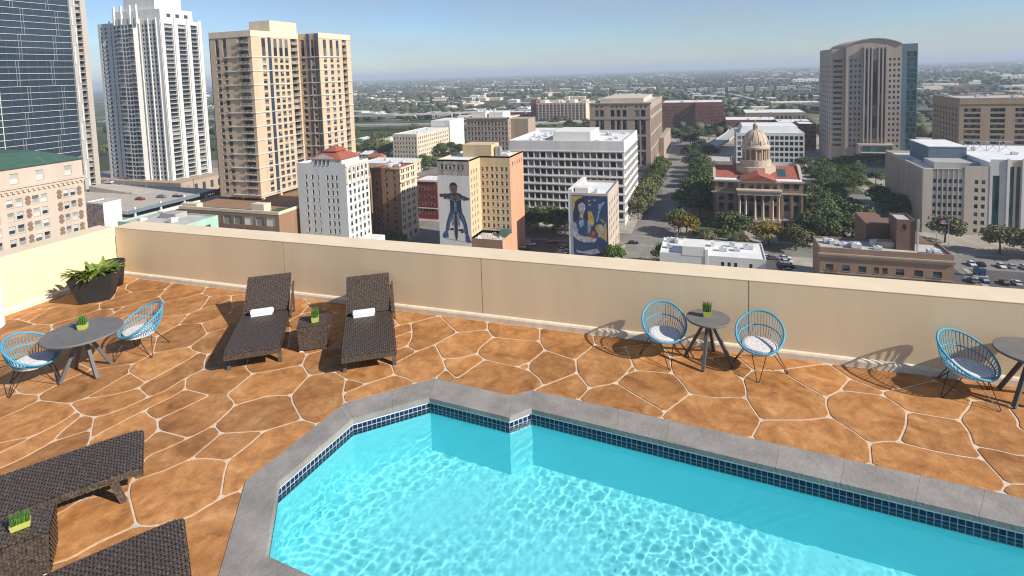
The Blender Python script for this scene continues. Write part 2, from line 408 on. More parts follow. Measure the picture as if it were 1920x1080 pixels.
STONES = "-12.14,9.56 -12.78,9.19 -12.82,8.78 -12.85,8.51 -12.51,8.27 -12.28,8.36 -12.12,8.54 -11.87,9.17;-12.14,9.56 -11.87,9.17 -11.54,9 -11.41,8.94 -11.17,9.3 -11.04,9.57 -11.25,9.91 -12.36,9.91;-12.14,9.56 -12.36,9.91 -13.49,9.91 -13.35,9.51 -13.13,9.31 -12.78,9.19;-12.78,9.19 -13.13,9.31 -13.35,9.51 -13.56,9.49 -12.82,8.78;-0.32,8.41 -0.63,7.85 -0.68,7.68 0.46,7.57 0.57,7.89 0.61,8.03 0.51,8.32 0.45,8.53 -0,8.41;-0.32,8.41 -0,8.41 0.45,8.53 0.46,8.78 0.43,9.05 0.21,9.31 -0.06,9.61 -0.28,9.55 -0.67,9.45 -0.65,9.21 -0.6,8.93 -0.46,8.71;-0.32,8.41 -0.46,8.71 -0.6,8.93 -1.01,8.89 -1.15,8.86 -1.3,8.72 -1.41,8.41 -1.01,8.11 -0.63,7.85;-0.63,7.85 -1.01,8.11 -1.41,8.41 -1.77,8.15 -1.86,7.79 -0.68,7.68;-7.57,7.36 -7.49,7.24 -7.34,7.12 -7.16,7.05 -6.55,7.51 -6.72,7.84 -7.01,7.97 -7.22,7.95 -7.62,7.6;-7.57,7.36 -7.62,7.6 -7.22,7.95 -7.62,8.49 -8.32,8.57 -8.1,8.03 -7.97,7.59;-7.57,7.36 -7.97,7.59 -8.41,7.62 -8.45,7.35 -8.32,7.16 -8.09,6.94 -7.96,7.01 -7.78,7.15 -7.49,7.24;-5.39,4.71 -5.5,4.37 -5.76,4.17 -5.96,4.12 -6.15,3.8 -6.2,3.6 -6.31,3.51 -6.64,3.15 -4.49,3.82 -5.25,4.91;-5.39,4.71 -5.25,4.91 -5.32,5.02 -5.2,6.22 -5.5,6.24 -5.83,5.88 -5.81,5.51 -5.83,5.25 -5.69,5.05;-5.39,4.71 -5.69,5.05 -5.83,5.25 -6.1,5.21 -6.33,5.13 -6.46,4.87 -6.69,4.6 -6.51,4.44 -5.96,4.12 -5.76,4.17 -5.5,4.37;-13.9,7.9 -13.74,7.43 -13.35,7.39 -13.68,8.05;-13.9,7.9 -13.68,8.05 -13.36,8.26 -13.24,8.33 -12.85,8.51 -12.82,8.78 -13.56,9.49 -14.2,9.8 -14.2,8.76 -14.02,8.46;-13.9,7.9 -14.02,8.46 -14.2,8.76 -14.2,7.22 -14.03,7.12 -13.93,7.34 -13.74,7.43;-8.74,5.4 -8.59,4.99 -8.49,4.85 -8.25,5.2 -8.52,5.42;-8.74,5.4 -8.52,5.42 -8.39,5.51 -8.29,5.74 -8.21,6.04 -8.63,6.19 -8.75,6.01 -8.9,5.87 -9.17,5.72 -9.26,5.56 -8.92,5.45;-8.74,5.4 -8.92,5.45 -8.86,5.16 -8.89,4.85 -8.93,4.38 -8.59,4.2 -8.5,4.48 -8.49,4.85 -8.59,4.99;-6.55,7.51 -7.16,7.05 -7.12,6.76 -7.08,6.44 -6.82,6.32 -6.73,6.24 -6.43,6.59 -6.09,6.71 -6.2,7.26;-6.55,7.51 -6.2,7.26 -5.89,7.48 -5.7,7.87 -5.57,8.02 -5.53,8.2 -5.93,8.2 -6.3,8.22 -6.54,8.05 -6.72,7.84;-6.2,7.26 -6.09,6.71 -5.93,6.55 -5.5,6.24 -5.2,6.22 -5.15,6.75 -5.34,6.96 -5.56,7.35 -5.89,7.48;-6.64,3.15 -6.31,3.51 -6.2,3.6 -6.15,3.8 -5.96,4.12 -6.51,4.44 -6.8,4.33 -6.97,4.22 -6.99,3.98 -7.07,3.73 -7.22,3.46;-2.88,8.63 -3.03,8.45 -2.82,8.4;-2.88,8.63 -2.82,8.4 -2.58,8.21 -2.46,8.02 -2.05,8.54 -2.16,8.93 -2.75,9.12;-2.88,8.63 -2.75,9.12 -2.92,9.39 -3.79,9.33 -3.87,8.88 -3.83,8.67 -3.63,8.53 -3.03,8.45;-3.03,8.45 -3.63,8.53 -3.83,7.84 -4.13,8.06 -4.17,7.75 -2.83,7.62 -2.58,7.85 -2.46,8.02 -2.58,8.21 -2.82,8.4;-10.14,9.17 -10.3,8.84 -10.33,8.6 -10.07,8.14 -9.69,8.33 -9.57,8.56 -9.52,8.86 -9.72,9.15 -10.08,9.48;-10.14,9.17 -10.08,9.48 -10.27,9.65 -10.72,9.48 -10.47,9.14 -10.3,8.84;-10.08,9.48 -9.72,9.15 -9.75,9.53 -9.43,9.91 -9.84,9.91 -10,9.78 -10.27,9.65;2.07,9.43 2.21,9.36 2.34,9.26 2.66,9.45 3.15,9.8 3.07,9.91 1.74,9.91 1.97,9.51;2.07,9.43 1.97,9.51 1.76,9.11 1.98,9.13 2.32,9.13 2.34,9.26 2.21,9.36;-4.86,7.67 -5.14,7.31 -5.34,6.96 -5.15,6.75 -4.39,7.53 -4.57,7.63;-4.86,7.67 -4.57,7.63 -4.39,7.53 -4.17,7.75 -4.13,8.06 -4.34,8.35 -4.7,8.78 -4.89,8.46 -5.08,7.93;-4.86,7.67 -5.08,7.93 -5.44,8 -5.57,8.02 -5.7,7.87 -5.89,7.48 -5.56,7.35 -5.14,7.31;-5.14,7.31 -5.56,7.35 -5.34,6.96;3.29,8.18 3.5,8.13 3.64,8.19 3.85,8.69 3.73,8.76 3.81,8.96 3.83,9.29 3.67,9.36 3.45,9.36 3.31,9.09 3.15,8.86 3.1,8.75 3.11,8.51 3.05,8.19;3.29,8.18 3.05,8.19 3.06,7.94 3.08,7.8 3.12,7.53 3.39,7.61 3.64,8.19 3.5,8.13;-6.69,4.6 -6.46,4.87 -6.33,5.13 -6.36,5.51 -6.38,5.66 -6.63,5.77 -6.72,5.45 -6.83,5.19 -6.93,5.02;-6.69,4.6 -6.93,5.02 -6.83,5.19 -6.72,5.45 -7.3,5.46 -7.24,5.2 -7.36,4.94 -7.83,4.83 -7.58,4.64 -6.97,4.22 -6.8,4.33 -6.51,4.44;-9.47,6.73 -9.8,6.51 -9.97,6.39 -10.05,6.03 -10,5.59 -9.83,5.48 -9.26,5.56 -9.17,5.72 -9.18,6.07 -9.23,6.49 -9.33,6.54;-9.47,6.73 -9.33,6.54 -9.23,6.49 -8.66,6.34 -8.65,6.69 -8.64,7.06 -8.68,7.38 -8.87,7.4 -9.03,7.49 -9.49,7.12 -9.44,6.86;-9.47,6.73 -9.44,6.86 -9.49,7.12 -9.71,7.34 -10.03,7.64 -10.98,7.57 -11.13,7.48 -11.5,7 -10.57,6.5 -9.97,6.39 -9.8,6.51;-5.08,7.93 -4.89,8.46 -5.15,8.59 -5.26,8.43 -5.53,8.2 -5.57,8.02 -5.44,8;-7.29,9.24 -7.07,8.97 -6.82,9.04 -5.86,9.06 -5.74,9.3 -5.98,9.53 -6.45,9.91 -7.1,9.91 -7.21,9.68 -7.35,9.49;-7.29,9.24 -7.35,9.49 -7.66,9.59 -7.83,9.39 -7.99,9.22 -8.01,8.88 -7.62,8.49 -7.24,8.51 -7.07,8.97;-7.07,8.97 -7.24,8.51 -7.62,8.49 -7.22,7.95 -7.01,7.97 -6.72,7.84 -6.54,8.05 -6.3,8.22 -6.1,8.36 -6.82,9.04;-8.75,6.01 -8.63,6.19 -8.66,6.34 -9.23,6.49 -9.18,6.07 -9.17,5.72 -8.9,5.87;-12.28,8.36 -12.51,8.27 -12.57,7.85 -12.71,7.44 -12.42,7.27 -12.06,7.74 -11.94,8.12 -11.99,8.23;-12.28,8.36 -11.99,8.23 -12.12,8.54;-11.99,8.23 -11.94,8.12 -12.06,7.74 -12.42,7.27 -12.12,6.92 -11.5,7 -11.13,7.48 -11.58,8.09 -11.55,8.22 -10.73,8.35 -10.33,8.6 -10.3,8.84 -10.47,9.14 -10.72,9.48 -11.04,9.57 -11.17,9.3 -11.41,8.94 -11.54,9 -11.87,9.17 -12.12,8.54;3.15,9.8 2.66,9.45 2.34,9.26 2.32,9.13 2.43,8.96 2.51,8.79 3.1,8.75 3.15,8.86 3.31,9.09 3.45,9.36 3.36,9.51 3.24,9.67;3.15,9.8 3.24,9.67 3.36,9.51 3.45,9.36 3.67,9.36 3.83,9.29 4.13,9.36 4.37,9.91 3.07,9.91;-8.92,5.45 -9.26,5.56 -9.83,5.48 -9.81,5.21 -9.9,4.9 -9.25,4.56 -8.89,4.85 -8.86,5.16;-4.51,9.33 -4.7,8.78 -4.34,8.35 -4.06,8.46 -3.83,8.67 -3.87,8.88 -3.79,9.33 -4,9.58;-4.51,9.33 -4,9.58 -4.14,9.91 -5.17,9.91;-4.51,9.33 -5.17,9.91 -5.57,9.46 -5.36,9.14 -5.23,8.89 -5.15,8.59 -4.89,8.46 -4.7,8.78;-4,9.58 -3.79,9.33 -2.92,9.39 -3.07,9.91 -4.14,9.91;-1.77,8.15 -1.41,8.41 -1.3,8.72 -1.23,9.01 -1.33,9.32 -1.45,9.62 -1.61,9.49 -1.96,9.55 -2.16,8.93 -2.05,8.54;-1.77,8.15 -2.05,8.54 -2.46,8.02 -2.58,7.85 -1.86,7.79;-11.04,9.57 -10.72,9.48 -10.27,9.65 -10,9.78 -9.84,9.91 -11.25,9.91;-8.21,6.04 -8.29,5.74 -8.39,5.51 -8.52,5.42 -8.25,5.2 -8.04,5.04 -8.03,5.26 -7.99,5.52 -7.95,5.76 -7.87,6.11 -7.86,6.37 -8.15,6.64 -8.13,6.26;-8.21,6.04 -8.13,6.26 -8.15,6.64 -8.09,6.94 -8.32,7.16 -8.45,7.35 -8.68,7.38 -8.64,7.06 -8.65,6.69 -8.66,6.34 -8.63,6.19;-1.3,8.72 -1.15,8.86 -1.23,9.01;-8.01,8.88 -7.99,9.22 -8.16,9.72 -8.46,9.91 -9.43,9.91 -9.75,9.53 -9.72,9.15 -9.52,8.86 -9.35,9.12;-8.01,8.88 -9.35,9.12 -9.52,8.86 -9.57,8.56 -9.69,8.33 -9.17,8 -8.96,8.37 -8.32,8.57 -7.62,8.49;-10.03,7.64 -9.71,7.34 -9.49,7.12 -9.03,7.49 -9.17,8 -9.69,8.33 -10.07,8.14;-10.03,7.64 -10.07,8.14 -10.33,8.6 -10.73,8.35 -11.55,8.22 -11.58,8.09 -11.13,7.48 -10.98,7.57;0.51,8.32 0.61,8.03 1.19,8.2 1.5,8.36 1.5,8.64 1.54,8.86 1.24,9.17 1,9.49 0.79,9.41 0.6,9.38 0.43,9.05 0.46,8.78 0.45,8.53;0.61,8.03 0.57,7.89 0.46,7.57 1.78,7.45 1.81,7.61 1.86,7.89 1.72,8.11 1.5,8.36 1.19,8.2;-8.93,4.38 -8.89,4.85 -9.25,4.56;-8.59,4.2 -7.22,3.46 -7.07,3.73 -6.99,3.98 -6.97,4.22 -7.58,4.64 -7.83,4.83 -8.04,5.04 -8.25,5.2 -8.49,4.85 -8.5,4.48;-1.96,9.55 -1.61,9.49 -1.45,9.62 -1.17,9.77 -0.94,9.83 -1.08,9.91 -2.07,9.91;-1.96,9.55 -2.07,9.91 -3.07,9.91 -2.92,9.39 -2.75,9.12 -2.16,8.93;-7.59,6.36 -7.32,6.35 -7.42,6 -7.54,5.64 -7.3,5.46 -6.72,5.45 -6.63,5.77 -6.68,6.07 -6.73,6.24 -6.82,6.32 -7.08,6.44 -7.12,6.76 -7.16,7.05 -7.34,7.12 -7.49,7.24 -7.78,7.15 -7.96,7.01 -8.09,6.94 -8.15,6.64 -7.86,6.37;-7.59,6.36 -7.86,6.37 -7.87,6.11 -7.95,5.76 -7.72,5.67 -7.54,5.64 -7.42,6 -7.32,6.35;-1.45,9.62 -1.33,9.32 -1.23,9.01 -1.15,8.86 -1.01,8.89 -0.6,8.93 -0.65,9.21 -0.67,9.45 -0.78,9.72 -0.94,9.83 -1.17,9.77;-6.63,5.77 -6.38,5.66 -5.83,5.88 -5.5,6.24 -5.93,6.55 -6.09,6.71 -6.43,6.59 -6.73,6.24 -6.68,6.07;-11.5,7 -12.12,6.92 -12.4,6.25 -10.94,5.46 -10.79,5.65 -10.39,5.53 -10.21,5.53 -10,5.59 -10.05,6.03 -9.97,6.39 -10.57,6.5;-7.83,9.39 -7.66,9.59 -7.83,9.64 -8.16,9.72 -7.99,9.22;-7.66,9.59 -7.35,9.49 -7.21,9.68 -7.1,9.91 -8.46,9.91 -8.16,9.72 -7.83,9.64;-9.17,8 -9.03,7.49 -8.87,7.4 -8.68,7.38 -8.45,7.35 -8.41,7.62 -7.97,7.59 -8.1,8.03 -8.32,8.57 -8.96,8.37;-5.54,8.88 -5.77,8.58 -6.1,8.36 -5.93,8.2 -5.53,8.2 -5.26,8.43 -5.15,8.59 -5.23,8.89 -5.36,9.14;-5.54,8.88 -5.36,9.14 -5.57,9.46 -5.74,9.3 -5.86,9.06 -6.82,9.04 -6.1,8.36 -5.77,8.58;-12.12,6.92 -12.42,7.27 -12.71,7.44 -13.07,7.37 -13.11,6.97 -13.14,6.65 -12.4,6.25;-5.98,9.53 -5.74,9.3 -5.57,9.46 -5.17,9.91 -6.45,9.91;1.97,9.51 1.74,9.91 1.27,9.65 1,9.49 1.24,9.17 1.54,8.86 1.76,9.11;-10,5.59 -10.21,5.53 -10.39,5.53 -10.56,5.26 -9.9,4.9 -9.81,5.21 -9.83,5.48;2.32,9.13 1.98,9.13 1.76,9.11 1.54,8.86 1.5,8.64 1.5,8.36 1.72,8.11 1.86,7.89 2.05,7.99 2.21,8.02 2.39,8.41 2.51,8.79 2.43,8.96;1.81,7.61 1.78,7.45 2.99,7.34 3.12,7.53 3.08,7.8 3.06,7.94 2.75,7.93 2.49,7.96 2.21,8.02 2.05,7.99 1.86,7.89;-10.56,5.26 -10.39,5.53 -10.79,5.65 -10.94,5.46;-0.06,9.61 0.21,9.31 0.43,9.05 0.6,9.38 0.48,9.58 0.33,9.8 0.32,9.8;-0.06,9.61 0.32,9.8 0.33,9.8 0.48,9.58 0.6,9.38 0.79,9.41 1,9.49 1.27,9.65 1.74,9.91 -1.08,9.91 -0.94,9.83 -0.78,9.72 -0.67,9.45 -0.28,9.55;-4.13,8.06 -3.83,7.84 -3.63,8.53 -3.83,8.67 -4.06,8.46 -4.34,8.35;-6.1,8.36 -6.3,8.22 -5.93,8.2;3.12,7.53 2.99,7.34 3.26,7.32 3.39,7.61;-6.38,5.66 -6.36,5.51 -6.33,5.13 -6.1,5.21 -5.83,5.25 -5.81,5.51 -5.83,5.88;-14.03,7.12 -13.14,6.65 -13.11,6.97 -13.07,7.37 -13.35,7.39 -13.74,7.43 -13.93,7.34;3.83,9.29 3.81,8.96 3.73,8.76 3.85,8.69 4.13,9.36;-12.85,8.51 -13.24,8.33 -13.36,8.26 -13.68,8.05 -13.35,7.39 -13.07,7.37 -12.71,7.44 -12.57,7.85 -12.51,8.27;-8.04,5.04 -7.83,4.83 -7.36,4.94 -7.24,5.2 -7.3,5.46 -7.54,5.64 -7.72,5.67 -7.95,5.76 -7.99,5.52 -8.03,5.26;2.49,7.96 2.75,7.93 3.06,7.94 3.05,8.19 3.11,8.51 3.1,8.75 2.51,8.79 2.39,8.41 2.21,8.02;-14.2,9.8 -13.56,9.49 -13.35,9.51 -13.49,9.91 -14.2,9.91"
def clean(P):
    out = []
    for q in P:
        if not out or math.hypot(q[0] - out[-1][0], q[1] - out[-1][1]) > 0.05: out.append(q)
    if len(out) > 2 and math.hypot(out[0][0] - out[-1][0], out[0][1] - out[-1][1]) < 0.05: out.pop()
    return out
def area(P): return 0.5 * sum(P[i][0] * P[(i + 1) % len(P)][1] - P[(i + 1) % len(P)][0] * P[i][1] for i in range(len(P)))
def chaikin(P):
    o = []
    for i in range(len(P)):
        a, b = P[i], P[(i + 1) % len(P)]; L = math.hypot(b[0] - a[0], b[1] - a[1])
        t = min(0.25, 0.05 / max(L, 1e-6))
        o.append((a[0] + (b[0] - a[0]) * t, a[1] + (b[1] - a[1]) * t)); o.append((b[0] + (a[0] - b[0]) * t, b[1] + (a[1] - b[1]) * t))
    return o
def inset(P, d):
    n = len(P); o = []
    for i in range(n):
        a, b, c = P[i - 1], P[i], P[(i + 1) % n]
        e1 = Vector((b[0] - a[0], b[1] - a[1])); e2 = Vector((c[0] - b[0], c[1] - b[1]))
        if e1.length < 1e-6 or e2.length < 1e-6: o.append(b); continue
        e1.normalize(); e2.normalize()
        n1 = Vector((-e1.y, e1.x)); n2 = Vector((-e2.y, e2.x)); m = n1 + n2
        if m.length < 0.2: m = n1
        m.normalize(); k = d / max(0.5, m.dot(n1))
        o.append((b[0] + m.x * k, b[1] + m.y * k))
    return o
def flagstone(P):
    P = clean(P)
    if len(P) < 3: return
    if area(P) < 0: P = P[::-1]
    if area(P) < 0.01: return
    rs = []
    for i in range(len(P)):          # long joints wander a little
        a, b = P[i], P[(i + 1) % len(P)]; rs.append(a)
    w = random.uniform(0.010, 0.0145)
    Q = chaikin(inset(rs, w))
    if area(Q) < 0.006: return
    Q1 = inset(Q, 0.006)
    cx = sum(q[0] for q in Q) / len(Q); cy_ = sum(q[1] for q in Q) / len(Q)
    b = MB(); n = len(Q); h = random.uniform(0.003, 0.0045)
    b.v = [(x - cx, y - cy_, -0.004) for x, y in Q] + [(x - cx, y - cy_, h - 0.004) for x, y in Q] + [(x - cx, y - cy_, h) for x, y in Q1]
    for r in (0, 1):
        for i in range(n):
            j = (i + 1) % n; b.f.append((r * n + i, r * n + j, (r + 1) * n + j, (r + 1) * n + i)); b.m.append(0)
    b.f.append(tuple(2 * n + i for i in range(n))); b.m.append(0)
    put('flagstone', b.mesh('flagstone', M['stone']), deck, (cx, cy_, 0))
for s in STONES.split(';'):
    flagstone([tuple(float(c) for c in q.split(',')) for q in s.split(' ')])
# the same paving carried on past the picture's edge
def clip(P, px, py, nx, ny):
    o = []
    for i in range(len(P)):
        a, b = P[i], P[(i + 1) % len(P)]
        da = (a[0] - px) * nx + (a[1] - py) * ny; db = (b[0] - px) * nx + (b[1] - py) * ny
        if da >= 0: o.append(a)
        if da * db < 0:
            t = da / (da - db); o.append((a[0] + (b[0] - a[0]) * t, a[1] + (b[1] - a[1]) * t))
    return o
seeds = [(x * 1.05 + random.uniform(-.38, .38), y * 0.95 + random.uniform(-.34, .34)) for x in range(-14, 9) for y in range(-3, 11)]
def nrm(a, b):                       # left-hand normal of a->b
    d = Vector((b[0] - a[0], b[1] - a[1])); d.normalize(); return (-d.y, d.x)
Lp, Lq, Bq = (-14.248, 7.242), (-6.640, 3.151), (-4.490, 3.823)
Rp, Rq = (4.578, 10.406), (3.264, 7.316)
regs = [
    [(Lp, tuple(-c for c in nrm(Lp, Lq))), ((DECK_LX, 0), (1, 0)), ((0, -0.5), (0, 1)), ((-5.6, 0), (-1, 0))],
    [(Lp, nrm(Lp, Lq)), (Lq, tuple(-c for c in nrm(Lq, Bq))), ((0, -0.5), (0, 1)), (POOL_OUT[0], (-0.55, -0.835)), ((-5.6, 0), (1, 0))],
    [(Rp, nrm(Rp, Rq)), ((0, DECK_Y), (0, -1)), (POOL_OUT[5], tuple(nrm(POOL_OUT[5], POOL_OUT[6]))), ((7.1, 0), (-1, 0))],
]
regs[0][0] = (Lp, tuple(-c for c in nrm(Lp, Lq))); regs[1][0] = (Lq, (1, -0.2)) if False else ((-5.6, 0), (1, 0))
for reg in regs:
    for i, s in enumerate(seeds):
        P = [(s[0] - 2, s[1] - 2), (s[0] + 2, s[1] - 2), (s[0] + 2, s[1] + 2), (s[0] - 2, s[1] + 2)]
        for k, q in enumerate(seeds):
            if k != i and abs(q[0] - s[0]) < 3 and abs(q[1] - s[1]) < 3 and P:
                P = clip(P, 0.5 * (s[0] + q[0]), 0.5 * (s[1] + q[1]), s[0] - q[0], s[1] - q[1])
        for (px, py), (nx, ny) in reg:
            if P: P = clip(P, px, py, nx, ny)
        if len(P) > 2: flagstone(P)

# ---------------------------------------------------------------- pool
pool = thing('swimming_pool', 'turquoise rooftop swimming pool edged with grey coping and navy tiles', 'pool', (0, 5.4, 0))
def lerp(a, b, t): return (a[0] + (b[0] - a[0]) * t, a[1] + (b[1] - a[1]) * t)
JOINTS = {5: [0.136, 0.207, 0.348, 0.422, 0.50, 0.561, 0.66, 0.77, 0.88], 2: [0.5], 3: [], 4: [], 1: [0.93], 0: [0.62], 6: [0.3, 0.6], 7: [0.12, 0.25, 0.4, 0.5, 0.62, 0.75, 0.88]}
def coping_stone(i0, i1, o0, o1):
    b = MB(); g = 0.0013
    i0, i1 = lerp(i0, i1, g / max(.05, math.dist(i0, i1))), lerp(i1, i0, g / max(.05, math.dist(i0, i1)))
    o0, o1 = lerp(o0, o1, g / max(.05, math.dist(o0, o1))), lerp(o1, o0, g / max(.05, math.dist(o0, o1)))
    def ring(pts, z): return [(x, y, z) for x, y in pts]
    P = [i0, o0, o1, i1]
    ins = lambda e: [lerp(i0, o0, e), lerp(o0, i0, 0.01), lerp(o1, i1, 0.01), lerp(i1, o1, e)]
    b.frustum(ring(P, -0.062), ring(P, 0.002))
    b.v[-4:] = [(x, y, z) for x, y, z in b.v[-4:]]
    b.frustum(ring(P, 0.002), ring(ins(0.05), 0.010))
    b.build('coping_stone', M['coping'], pool, smooth=False)
n = len(POOL_IN)
for k in range(n):
    ia, ib, oa, ob = POOL_IN[k], POOL_IN[(k + 1) % n], POOL_OUT[k], POOL_OUT[(k + 1) % n]
    ts = [0] + JOINTS.get(k, []) + [1]
    for t0, t1 in zip(ts, ts[1:]): coping_stone(lerp(ia, ib, t0), lerp(ia, ib, t1), lerp(oa, ob, t0), lerp(oa, ob, t1))
FLOOR_Z = -1.40; WATER_Z = -0.190
PB = inset(POOL_IN[::-1], -0.035)[::-1] if area(POOL_IN) < 0 else inset(POOL_IN, -0.035)
b = MB()
for k in range(n):
    a, c = PB[k], PB[(k + 1) % n]
    b.poly([(*a, FLOOR_Z), (*c, FLOOR_Z), (*c, -0.318), (*a, -0.318)])
bw = b.build('basin_wall', M['pool'], pool)
b = MB(); pts = [Vector((x, y, FLOOR_Z)) for x, y in PB]
for t in tessellate_polygon([pts]): b.poly([pts[i] for i in t])
bf = b.build('basin_floor', M['pool'], pool)
PW = PB
b = MB()
for k in range(n):
    a, c = PW[k], PW[(k + 1) % n]
    b.poly([(*a, -0.1), (*c, -0.1), (*c, -0.05), (*a, -0.05)])
bp_ = b.build('plaster_band', M['plaster'], pool)
b = MB()
for k in range(n):
    a, c = PW[k], PW[(k + 1) % n]
    b.poly([(*a, -0.318), (*c, -0.318), (*c, -0.1), (*a, -0.1)])
tg = b.build('tile_grout', M['tile_grout'], pool)
for o in (bw, bf, tg): o.cycles.is_caustics_receiver = True
TS = 0.069
def tile_mesh():
    b = MB(); w = TS - 0.011
    b.frustum([(0, 0, 0), (w, 0, 0), (w, 0, w), (0, 0, w)], [(0.004, -0.005, 0.004), (w - 0.004, -0.005, 0.004), (w - 0.004, -0.005, w - 0.004), (0.004, -0.005, w - 0.004)])
    return b.mesh('tile', M['tile'])
tile_me = tile_mesh(); rest = MB()
seq = []
for k in range(n):
    a, c = PW[k], PW[(k + 1) % n]; L = math.dist(a, c); m = max(1, int(round(L / TS)))
    ang = math.atan2(c[1] - a[1], c[0] - a[0])
    for q in range(m):
        x, y = lerp(a, c, (q * L / m + 0.0055) / L)
        for row in range(3):
            vis = row < 2 and ((k in (1, 2, 3, 4)) or (k == 5 and q < 100))
            seq.append((vis, x, y, -0.105 - (row + 1) * TS + 0.011, ang, k))
cnt = 0
for vis, x, y, z, ang, k in seq:
    # inward side of this edge
    rz = ang + PI
    w = TS - 0.011
    # origin at the far end so that local +x runs back along the edge and -y faces the water
    ox, oy = x, y
    if area(POOL_IN) < 0:
        rz = ang; ox, oy = x, y
    else:
        ox, oy = x + w * math.cos(ang), y + w * math.sin(ang)
    if vis and cnt < 300:
        put('tile', tile_me, pool, (ox, oy - pool.location.y, z), rz=rz); cnt += 1
    else:
        cs, sn = math.cos(rz), math.sin(rz); nb = len(rest.v)
        for v in tile_me.vertices:
            rest.v.append((ox + v.co.x * cs - v.co.y * sn, oy + v.co.x * sn + v.co.y * cs, z + v.co.z))
        for p_ in tile_me.polygons: rest.f.append(tuple(nb + i for i in p_.vertices)); rest.m.append(0)
rest.build('tile_rows', M['tile'], pool, kind='stuff')
# water: one rippled sheet
def water():
    x0, x1, y0, y1 = -5.0, 6.7, 3.0, 7.5
    nx, ny = 860, 330
    X, Y = np.meshgrid(np.linspace(x0, x1, nx), np.linspace(y0, y1, ny))
    Z = np.zeros_like(X)
    gust = 0.75 + 0.55 * np.sin(X * 1.3 + 0.6 * Y + 0.4) * np.sin(Y * 1.7 - 0.5 * X) + 0.3 * np.sin(X * 2.9 - Y * 2.1)
    for k in range(54):
        lam = 0.05 * math.exp(RNG.uniform(0, 1) ** 0.8 * math.log(5.5)); th = RNG.uniform(0, 2 * PI); ph = RNG.uniform(0, 2 * PI)
        bend = 0.05 * np.sin(X * RNG.uniform(1, 3) + RNG.uniform(0, 6)) + 0.05 * np.sin(Y * RNG.uniform(1, 3) + RNG.uniform(0, 6))
        Z += 0.115 * (lam / (2 * PI)) ** 2 * np.sin((X * math.cos(th) + Y * math.sin(th) + bend) * 2 * PI / lam + ph)
    Z *= gust
    for cx, cy_, lam, cv in ((-3.1, 3.9, 0.13, 0.4), (-0.6, 3.2, 0.15, 0.5), (2.4, 3.0, 0.15, 0.4)):      # rings spreading from the return jets
        R_ = np.hypot(X - cx, Y - cy_) + 0.09 * np.sin(X * 3 + Y * 2) + 0.05 * np.sin(Y * 6 - X * 2); Z += cv * (lam / (2 * PI)) ** 2 * np.sin(R_ * 2 * PI / lam) * np.exp(-((R_ - 1.1) / 0.8) ** 2)
    V = np.stack([X, Y, Z + WATER_Z], -1).reshape(-1, 3)
    i = np.arange(nx * ny).reshape(ny, nx)
    F = np.stack([i[:-1, :-1], i[:-1, 1:], i[1:, 1:], i[1:, :-1]], -1).reshape(-1, 4)
    # keep the cells over the basin only (plus a hidden margin under the coping)
    cxm = V[F].mean(1)[:, :2]
    ins = np.zeros(len(F), bool)
    P = np.array(inset(POOL_IN, -0.09) if area(POOL_IN) > 0 else inset(POOL_IN[::-1], -0.09))
    for k in range(len(P)):
        (xa, ya), (xb, yb) = P[k], P[(k + 1) % len(P)]
        ins ^= ((ya > cxm[:, 1]) != (yb > cxm[:, 1])) & (cxm[:, 0] < (xb - xa) * (cxm[:, 1] - ya) / (yb - ya + 1e-12) + xa)
    F = F[ins]
    me = bpy.data.meshes.new('water')
    me.vertices.add(len(V)); me.vertices.foreach_set('co', V.ravel())
    me.loops.add(F.size); me.loops.foreach_set('vertex_index', F.ravel())
    me.polygons.add(len(F)); me.polygons.foreach_set('loop_start', np.arange(len(F)) * 4)
    me.polygons.foreach_set('use_smooth', np.ones(len(F), bool))
    me.materials.append(M['water']); me.update(); me.validate()
    o = put('water', me, kind='structure')
    o.cycles.is_caustics_caster = True
water()

# ================================================================ FURNITURE
def weave(b, P, N, nu, nv, wu, wv, amp=0.0035):
    """over-and-under strands on the patch P(u,v) (u,v in 0..1), normal N(u,v)"""
    def strand(fix, n_along, half, along_u):
        pts = []
        for i in range(n_along + 1):
            t = i / n_along
            a = (t, fix[0]) if along_u else (fix[0], t)
            s = amp * (1 if (i + fix[1]) % 2 else -1) * (1 if along_u else -1)
            p = Vector(P(*a)); nn = Vector(N(*a)); e = 1e-3
            q = Vector(P(a[0], min(1, a[1] + e))) - Vector(P(a[0], max(0, a[1] - e))) if along_u else Vector(P(min(1, a[0] + e), a[1])) - Vector(P(max(0, a[0] - e), a[1]))
            q.normalize()
            c = p + nn * (s + 0.004)
            pts.append((c - q * half, c + q * half))
        for (l0, r0), (l1, r1) in zip(pts, pts[1:]): b.poly([l0, r0, r1, l1])
    for j in range(nv): strand(((j + 0.5) / nv, j), nu, wu, True)
    for i in range(nu): strand(((i + 0.5) / nu, i), nv, wv, False)

